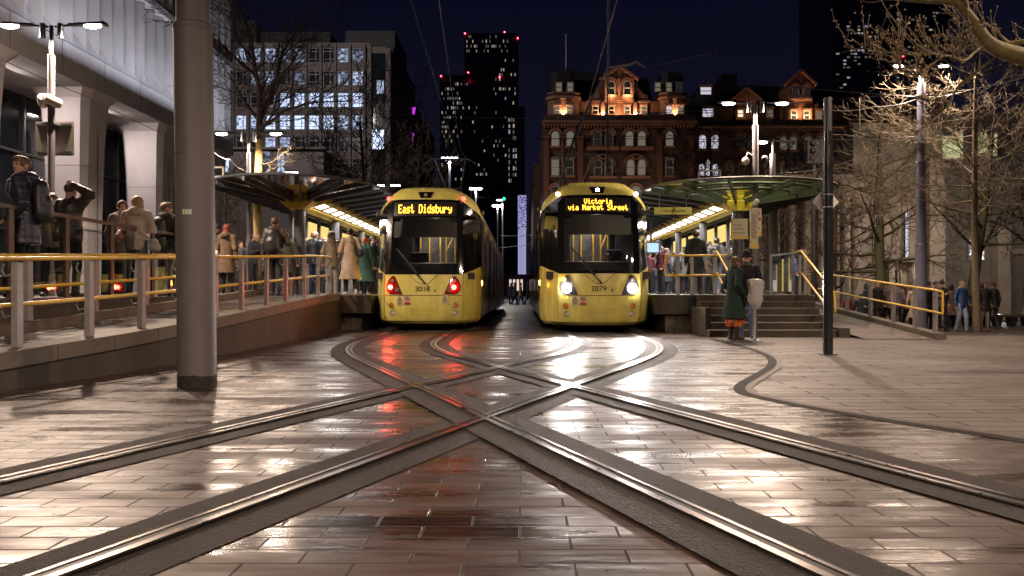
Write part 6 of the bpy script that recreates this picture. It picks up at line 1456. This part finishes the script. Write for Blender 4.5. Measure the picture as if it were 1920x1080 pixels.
    if st:
        if st not in HAIR: HAIR[st] = hairm(st)
        V, f = HAIR[st]; part({'beanie': 'beanie', 'bobble': 'beanie', 'hood': 'hood', 'hat': 'hat', 'cap': 'cap'}.get(st, 'hair'), (tf(V, HM), f), cloth(hcol, 'wool') if st in ('beanie', 'bobble', 'hood', 'hat', 'cap') else mat('hair_%02x%02x%02x' % tuple(int(c*255) for c in hcol), hcol, .55, var=.35, scale=30, bump=.5, bscale=80))
    if beard: part('beard', (tf(*[surf([('e', (0, -.055, -.075), (.058, .048, .048)), ('-', ('e', (0, -.10, -.045), (.028, .02, .010)))], .0085, .01)[0]], HM), surf([('e', (0, -.055, -.075), (.058, .048, .048)), ('-', ('e', (0, -.10, -.045), (.028, .02, .010)))], .0085, .01)[1]), cloth(beard))
    if glasses:
        b = MB()
        for sx in (-1, 1): b.tube([(sx*.033+.022*math.cos(a), -.103, .008+.017*math.sin(a)) for a in [i*math.pi/5 for i in range(11)]], .0022, 4)
        b.tube([(-.055, -.10, .01), (-.082, .0, .0)], .002, 4); b.tube([(.055, -.10, .01), (.082, .0, .0)], .002, 4); b.tube([(-.01, -.105, .01), (.01, -.105, .01)], .002, 4)
        b.v = [tuple(HM @ Vector(v)) for v in b.v]; b.build('glasses', EYED, root)
    return root
def worn(name, label, cat, p, builder, group=None):      # a bag carried by a person: a thing of its own
    t = thing(name, label, cat, p.location, p.rotation_euler[2], group); t.scale = p.scale; builder(t); return t
def backpack(p, label, col, strap=(.02, .02, .02), lean=0, w=.15, dep=.20):
    def bld(t):
        y = .215+lean*-.35
        V, f = surf([('c', (0, y, 1.05), (0, y-.01, 1.34), w, w*.88, .68), ('c', (0, y+.07, 1.06), (0, y+.07, 1.16), w*.75, w*.72, .5)], .016, .03, wr=.002)
        join([(V, f, 0)]).build('pack_body', cloth(col, 'nylon'), t, smooth=True, ang=None)
        for sx in (-1, 1):
            b = MB(); b.tube([(sx*.10, .14-lean*.45, 1.46), (sx*.125, .0-lean*.5, 1.505), (sx*.13, -.125-lean*.45, 1.42), (sx*.15, -.15-lean*.3, 1.28), (sx*.17, -.02, 1.10), (sx*.12, .13, 1.06)], .018, 6); b.build('strap', cloth(strap, 'nylon'), t, smooth=True)
        b = MB(); b.tube([(-.05, y+.02, 1.47), (0, y+.02, 1.50), (.05, y+.02, 1.47)], .008, 5); b.build('handle', cloth(strap, 'nylon'), t, smooth=True)
        b = MB(); b.box(-.03, .03, y+w*.68+.035, y+w*.68+.042, 1.205, 1.215); b.build('zip_pull', mat('pale_tag', (.5, .5, .48), .5), t)
    return worn('backpack', label, 'backpack', p, bld)
def bag(p, label, col, x=.30, y=.05, z=1.02, w=.15, h=.14, kind='leather', top=(.10, .02, 1.47), name='handbag', cat='handbag'):
    def bld(t):
        V, f = surf([('c', (x, y-w*.5, z), (x, y+w*.5, z), .085, .085, 1), ('c', (x, y-w*.4, z+h*.5), (x, y+w*.4, z+h*.5), .055, .055)], .014, .02, wr=.002); join([(V, f, 0)]).build('bag_body', cloth(col, kind), t, smooth=True, ang=None)
        b = MB(); b.tube([(x, y-w*.5, z+.08), ((x+top[0])/2+.02, y-w*.45, z+.25), (top[0], top[1], top[2]), ((x+top[0])/2+.02, y+w*.4, z+.25), (x, y+w*.5, z+.08)], .010, 6); b.build('strap', cloth(col, kind), t, smooth=True)
    return worn(name, label, cat, p, bld)
BK = (.018, .018, .022)
WAIT = 'people waiting on the left platform'; WAITR = 'people waiting on the right platform'; STROLL = 'people beyond the right ramp'
p = person('boy in navy parka with brown hair looking back over his shoulder at far left', 42, 290, 1.86, .88, -72, ((.022, .022, .045), 'nylon'), .66, (.05, .06, .09), hair=('short', (.13, .075, .035)), armL='pocket', armR='pocket', turn=55, hood=True, quilt=.004, Y=10.5, vox=.015, bulk=1.12)
backpack(p, 'black backpack with brown leather base on the boy in the navy parka', (.018, .018, .02))
person('man in dark brown puffer seen from behind raising one hand to his head', 132, 343, 1.78, .88, 170, ((.035, .027, .024), 'nylon'), .82, BK, hair=('crop', (.07, .04, .025)), armL='head', armR='down', quilt=.007, hood=False, vox=.016, bulk=1.12, tilt=12)
person('half-hidden youth with fair face sitting between the boy and the puffer man', 98, 362, 1.70, .88, 20, ((.10, .10, .12), 'nylon'), .82, BK, hair=('short', (.10, .06, .03)), armL='phone', armR='phone', tilt=15)
person('woman with long brown hair in grey coat facing the blonde in the beige jacket', 229, 376, 1.68, .88, 60, ((.13, .11, .10), 'wool'), .62, BK, hair=('long', (.09, .05, .03)), armR='pocket', turn=-25, hood=True)
p = person('blonde woman in pale beige jacket with hood down, seen from behind by the glass', 256, 367, 1.70, .88, 195, ((.42, .34, .27), 'wool'), .80, (.10, .11, .14), hair=('bob', (.34, .21, .10)), armL='fold', armR='fold', hood=True, turn=50)
bag(p, 'grey canvas tote bag hanging from the blonde woman in beige', (.30, .29, .27), x=-.30, z=.86, w=.20, h=.2, kind='wool', name='tote_bag', cat='tote bag')
bag(p, 'small tan leather bag at the waist of the blonde woman in beige', (.32, .12, .05), x=.24, z=1.02)
p = person('young man in dark jacket with fair hair standing just left of the big pole', 312, 379, 1.76, .88, 165, ((.04, .035, .035), 'wool'), .80, (.08, .09, .12), hair=('short', (.15, .09, .045)), turn=-40, hood=True)
backpack(p, 'black backpack with small white marks on the young man left of the pole', (.02, .02, .022))
person('person in flat dark hat half hidden behind the leopard-coat woman', 405, 421, 1.68, .88, 10, ((.06, .05, .05), 'wool'), .7, BK, hair=('beanie', (.03, .025, .03)))
p = person('red-haired woman in leopard-print coat behind the ramp railing', 425, 420, 1.66, .88, 170, ((.3, .2, .1), 'leopard'), .55, BK, hair=('bob', (.16, .03, .015)), armR='fold', hood=True, turn=30)
def plastic(t):
    V, f = surf([('e', (.36, -.05, .98), (.15, .12, .17)), ('c', (.34, -.05, 1.1), (.30, -.05, 1.22), .06, .03)], .016, .03, wr=.008, seed=4); join([(V, f, 0)]).build('bag_body', MATS['crumpled_plastic'], t, smooth=True, ang=None)
    b = MB(); b.tube([(.30, -.05, 1.2), (.26, -.08, 1.28)], .012, 5); b.build('handle', MATS['crumpled_plastic'], t)
worn('carrier_bag', 'white plastic carrier bag beside the leopard-coat woman', 'carrier bag', p, plastic)
person('bald man in black jacket bending over his phone next to the lit tree trunk', 474, 437, 1.76, .90, 70, ((.03, .03, .035), 'wool'), .84, BK, hair=('bald', (.10, .06, .04)), armL='phone', armR='phone', tilt=28, lean=.15)
person('dark-haired person behind the bald man with the phone', 466, 446, 1.70, .90, 40, ((.05, .05, .06), 'wool'), .8, BK, hair=('bob', (.03, .02, .02)), Y=25)
p = person('man in glossy brown jacket walking away with a big black backpack by the tree', 516, 407, 1.84, .88, 178, ((.065, .040, .030), 'nylon'), .80, BK, hair=('short', (.08, .045, .025)), armL='strap', armR='down', stance='step', hood=True, quilt=.004, bulk=1.12, vox=.016)
backpack(p, 'large black backpack with white tag on the man in the brown jacket', (.018, .018, .02), w=.17)
person('woman in long dark olive skirt and brown boots behind the backpack man', 540, 420, 1.66, .90, 190, ((.05, .05, .035), 'wool'), .6, (.13, .055, .03), 'leather', hair=('bob', (.06, .04, .03)), shoes=(.14, .06, .03), Y=21.5)
p = person('shorter person in grey trousers with black rucksack left of the bald man in navy', 573, 446, 1.66, .90, 165, ((.10, .10, .09), 'wool'), .84, (.17, .16, .14), hair=('short', (.20, .15, .10)), shoes=(.1, .1, .1))
backpack(p, 'bulky black rucksack on the person left of the bald man', (.02, .02, .022), w=.18)
person('bald man in navy zip jacket and dark blue jeans on the left platform', 590, 433, 1.80, .90, 160, ((.028, .030, .042), 'nylon'), .80, (.035, .045, .10), hair=('bald', (.16, .10, .07)), turn=-50, bulk=1.08)
p = person('person in olive jacket with grey hood up and baggy grey trousers', 622, 434, 1.74, .90, 185, ((.19, .155, .105), 'nylon'), .76, (.27, .25, .23), hair=('hood', (.28, .22, .18)), armR='down', armL='pocket', bulk=1.1, shoes=(.3, .3, .3))
p2 = person('woman with long brown hair hidden between the navy man and the hooded person', 606, 444, 1.68, .90, 200, ((.04, .04, .05), 'wool'), .7, BK, hair=('long', (.14, .06, .03)), Y=23.6)
p = person('woman in long beige trench coat with dark bun, waiting beside the railing end', 657, 428, 1.74, .90, 205, ((.46, .35, .25), 'wool'), .40, BK, hair=('bun', (.03, .02, .018)), armL='pocket', armR='fold', shoes=(.5, .48, .45), turn=-15, bulk=1.08, stance='step', vox=.016)
bag(p, 'black leather shoulder bag on the woman in the beige trench coat', (.02, .02, .02), x=-.22, y=.16, z=1.05, w=.2, h=.18)
p = person('woman in orange beanie and long teal coat next to the East Didsbury tram', 684, 446, 1.62, .90, 170, ((.045, .115, .10), 'wool'), .40, BK, hair=('beanie', (.75, .17, .05)), armR='pocket', shoes=(.55, .52, .5), turn=40, bulk=1.1)
person('woman with light brown hair behind the orange beanie', 690, 442, 1.66, .90, 150, ((.05, .05, .06), 'wool'), .7, BK, hair=('long', (.22, .12, .06)), Y=23.8)
p = person('bearded man in black coat holding his phone right beside the East Didsbury tram', 700, 442, 1.78, .90, 100, ((.035, .032, .035), 'wool'), .76, (.07, .035, .02), hair=('short', (.07, .04, .03)), armL='phone', armR='phone', beard=(.06, .035, .025), tilt=8, turn=-10)
backpack(p, 'black backpack on the bearded man beside the tram', BK, w=.12)
for i, (px_, py_, H, c, h, lb) in enumerate(((452, 452, 1.7, (.08, .07, .07), 'short', 'person in dark clothes deep on the left platform behind the lamp pole'), (500, 455, 1.7, (.05, .05, .07), 'beanie', 'person in dark beanie deep on the platform behind the tree trunk'),
        (640, 452, 1.7, (.06, .07, .12), 'cap', 'person in cap deep on the platform behind the trench-coat woman'), (713, 462, 1.7, (.10, .12, .25), 'short', 'person in blue top beside the left tram doors'))):
    person(lb, px_, py_, H, .90, 180 if i % 2 else 30, (c, 'wool'), .75, BK, hair=(h, (.05, .03, .02)))
# right platform
p = person('person in dark blue beanie and grey-blue jacket nearest the Victoria tram', 1227, 484, 1.70, .90, 160, ((.09, .09, .16), 'nylon'), .82, (.10, .10, .16), hair=('beanie', (.03, .05, .10)))
person('woman with pale hair in dark jacket behind the blue-beanie person', 1240, 486, 1.66, .90, 200, ((.05, .05, .06), 'wool'), .8, (.12, .08, .09), hair=('bun', (.2, .13, .08)), Y=36)
person('tall woman in long charcoal coat with headphones on the right platform', 1251, 465, 1.74, .90, 110, ((.06, .065, .09), 'wool'), .45, (.08, .08, .11), hair=('bun', (.12, .09, .08)), armR='pocket', shoes=(.3, .3, .32))
p = person('person in navy skirt and tights with a pale striped backpack', 1274, 474, 1.70, .90, 190, ((.05, .055, .12), 'wool'), .62, (.02, .02, .025), hair=('bob', (.05, .03, .03)), armL='pocket')
backpack(p, 'pale grey striped backpack on the person in the navy skirt', (.42, .42, .44), w=.17)
person('person in bright blue jacket behind the tall dark-coated figure', 1292, 480, 1.72, .90, 180, ((.06, .09, .30), 'wool'), .8, BK, hair=('short', (.05, .03, .02)), Y=30)
person('large figure in knee-length black padded coat standing behind the yellow loop rail', 1305, 432, 1.80, .90, 175, ((.030, .028, .036), 'wool'), .50, (.05, .03, .03), hair=('curly', (.10, .05, .035)), armL='phone', armR='down', hood=True, bulk=1.15, shoes=(.05, .05, .05), vox=.016)
p = person('young man in grey checked jacket leaning back beside the red-haired man', 1344, 446, 1.74, .90, 150, ((.13, .125, .115), 'wool'), .82, (.16, .20, .30), hair=('short', (.03, .02, .02)), armR='phone', stance='step', hood=True, shoes=(.4, .4, .4))
backpack(p, 'black rucksack on the young man in the grey checked jacket', BK)
p = person('red-haired man in olive jacket looking down at his phone by the timetable', 1372, 449, 1.78, .90, -60, ((.10, .09, .06), 'wool'), .80, (.05, .05, .06), hair=('short', (.30, .10, .04)), armL='phone', armR='phone', tilt=24, hood=True)
backpack(p, 'dark green backpack on the red-haired man with the phone', (.03, .035, .03))
person('grey-haired man behind the balustrade right of the lamp post', 1434, 497, 1.74, .90, 20, ((.10, .10, .14), 'wool'), .8, BK, hair=('short', (.25, .24, .24)), armR='phone')
person('person in cap and blue jacket with bags behind the glass beside the steps', 1484, 497, 1.74, .90, 190, ((.06, .08, .14), 'wool'), .8, BK, hair=('cap', (.25, .22, .2)), Y=31)
person('smaller person in dark coat behind the balustrade by the steps', 1457, 505, 1.64, .90, 100, ((.05, .05, .06), 'wool'), .7, BK, hair=('bob', (.06, .04, .03)), Y=30)
for i, (px_, H, c, lb) in enumerate(((1232, 1.7, (.07, .07, .09), 'distant figure in grey deep along the right platform'), (1262, 1.72, (.12, .06, .05), 'distant figure in rust jacket deep along the right platform'), (1322, 1.7, (.05, .06, .1), 'distant figure in navy deep along the right platform'))):
    person(lb, px_, 0, H, .90, 180 if i else 0, (c, 'wool'), .78, BK, hair=('short', (.05, .03, .02)), Y=34+3*i)
# couple by the steps
person('woman in long dark green coat and red floral skirt facing the man in the hat', 1377, 477, 1.66, .006, 105, ((.012, .032, .026), 'wool'), .45, (.03, .02, .02), hair=('bob', (.10, .055, .03)), armL='pocket', armR='pocket', skirt=(((.5, .1, .05), 'floral'), .27), shoes=(.03, .02, .015), bulk=1.12, vox=.014, Y=16.0, lean=.02)
person('man in black bowler hat, glasses and black coat beside the wrapped post', 1400, 473, 1.76, .006, -20, ((.014, .014, .017), 'wool'), .74, (.12, .17, .30), hair=('hat', (.008, .008, .01)), armL='pocket', armR='pocket', glasses=True, scarf=(.16, .14, .12), vox=.014, Y=16.35, shoes=(.08, .05, .03), beard=(.12, .09, .075), turn=-15, bulk=1.06)
# beyond the right ramp
W_ = dict(fz=-.38)
p = person('man in dark puffer and bobble hat looking at his phone right of the blue pole', 1765, 526, 1.74, -.38, 10, ((.06, .05, .05), 'nylon'), .80, BK, hair=('bobble', (.03, .03, .035)), armL='phone', armR='pocket', quilt=.006, tilt=15, stance='step', Y=27.6, bulk=1.1)
person('man in bright blue jacket and pale jeans striding right of the puffer man', 1803, 531, 1.74, -.38, 15, ((.025, .065, .19), 'nylon'), .80, (.30, .38, .52), hair=('crop', (.12, .08, .06)), armL='down', armR='pocket', stance='step', Y=27.2, scarf=(.3, .3, .1), shoes=(.08, .08, .10))
person('person in black puffer with fur-edged hood and grey trousers beside the lit tree', 1845, 533, 1.68, -.38, 0, ((.03, .025, .025), 'nylon'), .74, (.36, .30, .27), hair=('hood', (.09, .06, .04)), armL='pocket', armR='pocket', quilt=.007, Y=27.4, bulk=1.15, shoes=(.15, .08, .07))
person('person in dark coat with red lining just right of the blue pole', 1741, 531, 1.74, -.38, 20, ((.05, .03, .035), 'wool'), .7, BK, hair=('short', (.03, .02, .02)), scarf=(.45, .04, .03), Y=28.8)
person('woman in cream overcoat half behind the blue pole', 1715, 545, 1.62, -.38, 160, ((.50, .40, .30), 'wool'), .45, BK, hair=('bob', (.12, .08, .05)), Y=29.2)
person('person in striped jacket with backpack walking behind the right ramp rail', 1683, 545, 1.68, -.38, 160, ((.16, .15, .17), 'wool'), .8, BK, hair=('beanie', (.18, .16, .15)), stance='walk', Y=29.5, shoes=(.5, .5, .5))
person('standing man in black coat in front of the dark bare tree', 1645, 535, 1.76, -.38, 10, ((.02, .018, .018), 'wool'), .7, (.03, .02, .02), hair=('crop', (.12, .08, .05)), Y=31)
person('person in red jacket seated on the far bench', 1588, 0, 1.72, -.38, 20, ((.20, .03, .025), 'wool'), .8, BK, hair=('short', (.03, .02, .02)), stance='sit', Y=32.2)
person('person in navy coat seated on the far bench right of the red jacket', 1614, 0, 1.72, -.38, 160, ((.03, .035, .06), 'wool'), .8, BK, hair=('short', (.03, .02, .02)), stance='sit', Y=32.2)
person('figure in tan coat walking behind the blue-jacketed man', 1783, 0, 1.66, -.38, 170, ((.28, .19, .12), 'wool'), .5, BK, hair=('bob', (.05, .03, .02)), stance='walk', Y=30.2)
person('dark figure seated on the long bench between the blue jacket and the trees', 1822, 0, 1.70, -.38, 150, ((.02, .02, .022), 'wool'), .8, BK, hair=('hood', (.02, .02, .022)), stance='sit', Y=31.3)
for px_, Y_, hd in ((1672, 44.5, 0), (1692, 44.2, 180)): person('dark figure by the library portal, %s' % ('left of its pedestal' if hd == 0 else 'right of its pedestal'), px_, 0, 1.74, -.42, hd, ((.02, .02, .02), 'wool'), .7, BK, hair=('short', (.02, .02, .02)), Y=Y_)
# far down the street
for px_, c, st, hd, lb in ((958, (.03, .03, .04), 'stand', 180, 'dark figure standing at the far end of the street by the left tram'), (976, (.40, .27, .18), 'walk', 90, 'figure in tan coat crossing the far end of the street'), (990, (.02, .02, .025), 'walk', 95, 'dark figure striding across the far street beside the right tram'), (965, (.10, .10, .12), 'walk', 90, 'grey figure at the far end of the street, second from the left tram')):
    person(lb, px_, 0, 1.74, .008, hd, (c, 'wool'), .7, BK, hair=('short', (.03, .02, .02)), stance=st, Y=62+px_ % 5, group=None)
# driver behind the right windscreen
person('driver in dark uniform seated in the cab of the Victoria tram', 1140, 0, 1.74, .62, 0, ((.02, .02, .03), 'wool'), .9, BK, hair=('crop', (.05, .03, .02)), stance='sit', Y=19.75, armL='front', armR='front', skin=1)
rp_ = random.Random(31)
DESC = ['grey', 'navy', 'brown', 'olive', 'black', 'maroon']; COLS = [(.13, .13, .14), (.03, .035, .08), (.09, .055, .035), (.08, .08, .05), (.02, .02, .02), (.10, .02, .03)]
for k, (px_, Y_, H) in enumerate(((560, 25, 1.74), (636, 26, 1.7), (672, 25.5, 1.76), (668, 28, 1.72), (706, 27, 1.7), (1217, 33, 1.74), (1284, 28, 1.70), (1296, 33, 1.75), (1330, 26, 1.72), (1392, 25, 1.70), (1356, 27, 1.74), (1240, 29, 1.72), (1261, 33, 1.70), (1318, 29, 1.68), (1282, 35, 1.74), (1368, 30, 1.7), (584, 24.5, 1.7), (612, 26.5, 1.75), (648, 24, 1.7), (694, 29, 1.74), (540, 24, 1.76))):
    i = k % 6; side = 'left' if px_ < 900 else 'right'; hs = ('short', 'bob', 'beanie', 'crop', 'cap')[k % 5]; hn = {'short': 'short dark hair', 'bob': 'bobbed hair', 'beanie': 'a knitted beanie', 'crop': 'cropped hair', 'cap': 'a cap'}[hs]
    person('person in %s coat with %s waiting well back in the %s platform crowd' % (DESC[i], hn, side), px_, 0, H, .90, rp_.choice((0, 90, 180, 200, 150, -60)), (COLS[i], 'wool'), rp_.choice((.62, .8, .84)), BK, hair=(hs, (.06, .04, .03)), Y=Y_, armL=rp_.choice(('pocket', 'phone', 'down')), armR=rp_.choice(('pocket', 'phone', 'down')), vox=.022)
for (px_, Y_, H, hd, c, hs, lb) in ((1754, 30.5, 1.76, 10, (.05, .05, .06), 'short', 'dark-clothed figure peering over the shoulder of the bobble-hat man'), (1626, 30.8, 1.70, 40, (.05, .06, .09), 'bob', 'person in navy jacket standing between the seated people and the bare tree'),
        (1664, 31.5, 1.72, 200, (.14, .10, .08), 'cap', 'person in tan cap walking away behind the right ramp rail'), (1700, 30.6, 1.66, 30, (.20, .06, .04), 'bob', 'person in rust-red coat just left of the cream overcoat'), (1862, 29.6, 1.7, 190, (.03, .03, .03), 'beanie', 'dark figure close behind the fur-hooded puffer jacket')):
    person(lb, px_, 0, H, -.38, hd, (c, 'wool'), .76, BK, hair=(hs, (.05, .035, .03)), Y=Y_, stance='step')
# ------------------------------------------------------------ far street lamps, overhead wires, benches
def far_lamp(label, px, py, Y, span, power, h=None):
    t = thing('street_lamp', label, 'street lamp', (PX(px, Y), Y, 0), 0, 'distant white street lamps')
    z = PZ(py, Y); MB().cyl((0, 0), .09, 0, z, 10).build('pole', STEEL, t, smooth=True)
    s_ = Y/F
    b = MB(); b.bar((-span*s_/2, 0, z+.1), (span*s_/2, 0, z+.1), .08, .08); b.build('crossarm', DARKP, t)
    for k in (-1, -.35, .35, 1):
        MB().ell((k*span*s_/2, -.05, z), (.16*Y/60, .12, .09*Y/60), nu=10, nv=6).build('lens', emit('white_far_lamp', (.92, .95, 1), 9), t, smooth=True)
    area('lamp_light', (0, 0, z-.3), .5, power, (.9, .93, 1), (0, 0, -1), t)
far_lamp('white four-headed street lamp rising behind the left tram roof', 843, 297, 62, 24, 500)
far_lamp('white street lamp with small heads right of the tall lamp behind the left tram', 892, 354, 90, 16, 900)
far_lamp('most distant white street lamp standing above the left tram side', 933, 386, 120, 13, 900)
t = thing('street_lamp', 'lamp with one long head and a green signal at the end of the street', 'street lamp', (PX(943, 70), 70, 0))
MB().cyl((0, 0), .08, 0, PZ(374, 70), 10).build('pole', GREYP, t, smooth=True)
b = MB(); b.box(-.55, -.05, -.1, .1, PZ(375, 70)-.06, PZ(375, 70)+.03); b.build('lens', emit('warm_far_lamp', (1, .85, .7), 7), t)
MB().ell((.1, -.15, PZ(373, 70)), (.14, .08, .14)).build('green_signal', emit('green_signal', (.02, .55, .25), 2.5), t, smooth=True)
area('lamp_light', (-.3, 0, PZ(375, 70)-.3), .4, 500, (1, .85, .7), (0, 0, -1), t)
for (px, py, Y, w, lb) in ((548, 324, 30, .5, 'flat lamp glowing just above the left canopy rim'), (718, 348, 40, .5, 'pair of flat lamps above the left tram shoulder')):
    t = thing('flat_lamp', lb, 'lamp', (PX(px, Y), Y, 3.9))
    z = PZ(py, Y)-3.9
    MB().cyl((0, .3), .05, -3.0, z+.1, 8).build('pole', DARKP, t)
    for dx in ((0,) if px < 600 else (-.15, .65)): MB().box(dx-w/2, dx+w/2-.05, -.06, .06, z-.03, z+.03).build('lens', emit('flat_lamp_glow', (1, .88, .72), 12), t)
    MB().box(-w/2, w/2+(.5 if px > 600 else 0), -.07, .3, z+.035, z+.09).build('arm', DARKP, t)
# lamp post behind the right canopy with one head
t = thing('street_lamp', 'slender single-lit lamp post with a camera behind the right canopy', 'street lamp', (PX(1449, 31), 31, 0))
b = MB(); b.cyl((0, 0), .16, 0, PZ(330, 31), 14); b.cyl((0, 0), .11, PZ(330, 31), PZ(288, 31), 14); b.cyl((0, 0), .04, PZ(288, 31), PZ(262, 31), 10); b.build('pole', GREYP, t, smooth=True)
z = PZ(267, 31); MB().bar((-.6, 0, z+.05), (.9, 0, z+.05), .14, .05).build('lamp_arm', DARKP, t); MB().ell((-.42, 0, z), (.22, .1, .05)).build('lens', LENS, t, smooth=True)
area('lamp_light', (-.42, 0, z-.1), .3, 260, LC, (0, 0, -1), t)
MB().ell((-.35, -.1, PZ(300, 31)), (.14, .14, .16)).build('dome_camera', DARKP, t, smooth=True)
t = thing('steel_column', 'plain dark steel column behind the right canopy and lamp post', 'column', (PX(1451, 27), 27, 0)); MB().cyl((0, 0), .15, -.1, PZ(388, 27), 16).build('shaft', GREYP, t, smooth=True)
# overhead wires
WIRE = mat('overhead_wire', (.30, .28, .28), .4, .6, var=.1)
def wire(label, pts, r=.014, sag=.0, grp='overhead wires'):
    P_ = [P(*q) for q in pts]; path = []
    for a, c in zip(P_, P_[1:]):
        for i in range(8): path.append(a.lerp(c, i/8)-Vector((0, 0, sag*4*(i/8)*(1-i/8))))
    path.append(P_[-1]); b = MB(); b.tube(path, r, 5)
    o = b.build('overhead_wire', WIRE, smooth=True, ang=None); tag(o, label, 'wire', grp); return o
wire('taut wire from the mast bracket up to the top right branches', [(1211, 127, 60), (1560, 40, 60), (1900, -50, 60)], .035, .1)
wire('wire from the mast bracket down to the blue-grey pole', [(1211, 127, 60), (1727, 182, 28.2)], .028, .2)
wire('span wire joining the blue-grey pole and the hotel side at cornice level', [(860, 256, 50), (1185, 255, 45), (1500, 256, 36), (1727, 255, 28.2)], .022, .15)
wire('upper span wire crossing in front of the hotel towards the left', [(700, 212, 60), (1000, 222, 60), (1260, 210, 50), (1560, 186, 40), (1727, 165, 28.2)], .022, .1)
wire('thin wire slanting down from the top left across the dark sky', [(765, -20, 40), (830, 200, 60), (862, 300, 60)], .028)
wire('fine wire falling from the left building to the canopy frame', [(400, 285, 24), (432, 300, 22), (462, 322, 21)], .010, .05)
wire('contact wire above the left track', [(820, -20, 14), (863, 280, 26.8), (955, 430, 80)], .006)
wire('contact wire above the right track', [(1163, -20, 14), (1075, 285, 26), (998, 430, 80)], .006)
wire('long slack cable along the front of the concrete building', [(-10, 105, 20), (160, 180, 24), (330, 262, 31)], .012, .03)
wire('wire from the blue-grey pole down to the lamp post behind the canopy', [(1727, 255, 28.2), (1600, 300, 30), (1449, 324, 31)], .014, .15)
wire('steady wire from the blue-grey pole out past the right edge', [(1727, 182, 28.2), (1830, 165, 27), (1990, 120, 25)], .016, .1)
wire('pull-off wire between the sign post top and the blue-grey pole', [(1547, 205, 30), (1640, 200, 29), (1727, 182, 28.2)], .014, .1)
wire('droplet wire hanging below the span wire right of the sign post', [(1612, 185, 29), (1612, 256, 29)], .012, 0)
wire('low span wire at the end of the street above the far road', [(938, 442, 55), (1010, 440, 50)], .018, .05)
wire('second low span wire at the end of the street', [(930, 465, 60), (1012, 455, 50)], .016, .05)
# traffic signal behind the sign post
t = thing('traffic_signal', 'dark traffic signal head on a post seen behind the sign post', 'traffic signal', (PX(1527, 33), 33, 0))
MB().cyl((0, 0), .07, -.3, PZ(270, 33), 10).build('pole', DARKP, t, smooth=True); MB().box(-.34, .34, -.12, .12, PZ(308, 33), PZ(262, 33)).build('backboard', mat('dark_signal_plate', (.006, .006, .008), .6), t, bevel=.02)
for k in range(3): MB().ell((-.12, -.14, PZ(270+k*14, 33)), (.12, .08, .12)).build('signal_lens', mat('dull_signal_lens', (.01, .01, .012), .5), t, smooth=True)
# long stone bench on the right
for (x0, x1, Y, lb) in ((PX(1775, 31.8), PX(1990, 31.8), 31.8, 'long dark bench on splayed legs at the right edge beneath the trees'), (PX(1570, 32.6), PX(1640, 32.6), 32.6, 'bench under the seated people behind the right ramp')):
    t = thing('bench', lb, 'bench', (x0, Y, -.38), 0, 'long dark benches')
    MB().box(0, x1-x0, -.28, .28, .36, .47).build('seat', mat('bench_timber', (.10, .085, .08), .3, var=.25), t, bevel=.015)
    n = max(2, int((x1-x0)/.55))
    for k in range(n):
        x = .2+k*(x1-x0-.4)/(n-1); b = MB(); b.prism([(x-.05, 0), (x+.05, 0), (x+.13, .36), (x-.13, .36)], -.22, .22, 'y'); b.build('leg', DARKP, t)
t = thing('bollard_light', 'small bollard with a white lit top behind the bench at the far right', 'bollard', (PX(1870, 36), 36, -.38))
MB().cyl((0, 0), .07, 0, .92, 12).build('post', DARKP, t, smooth=True); MB().ell((0, -.03, .97), (.13, .09, .06)).build('lens', emit('bollard_glow', (.9, .95, 1), 10), t, smooth=True)
area('bollard_lamp', (0, -.1, .9), .1, 12, (.9, .95, 1), (0, -.4, -1), t)
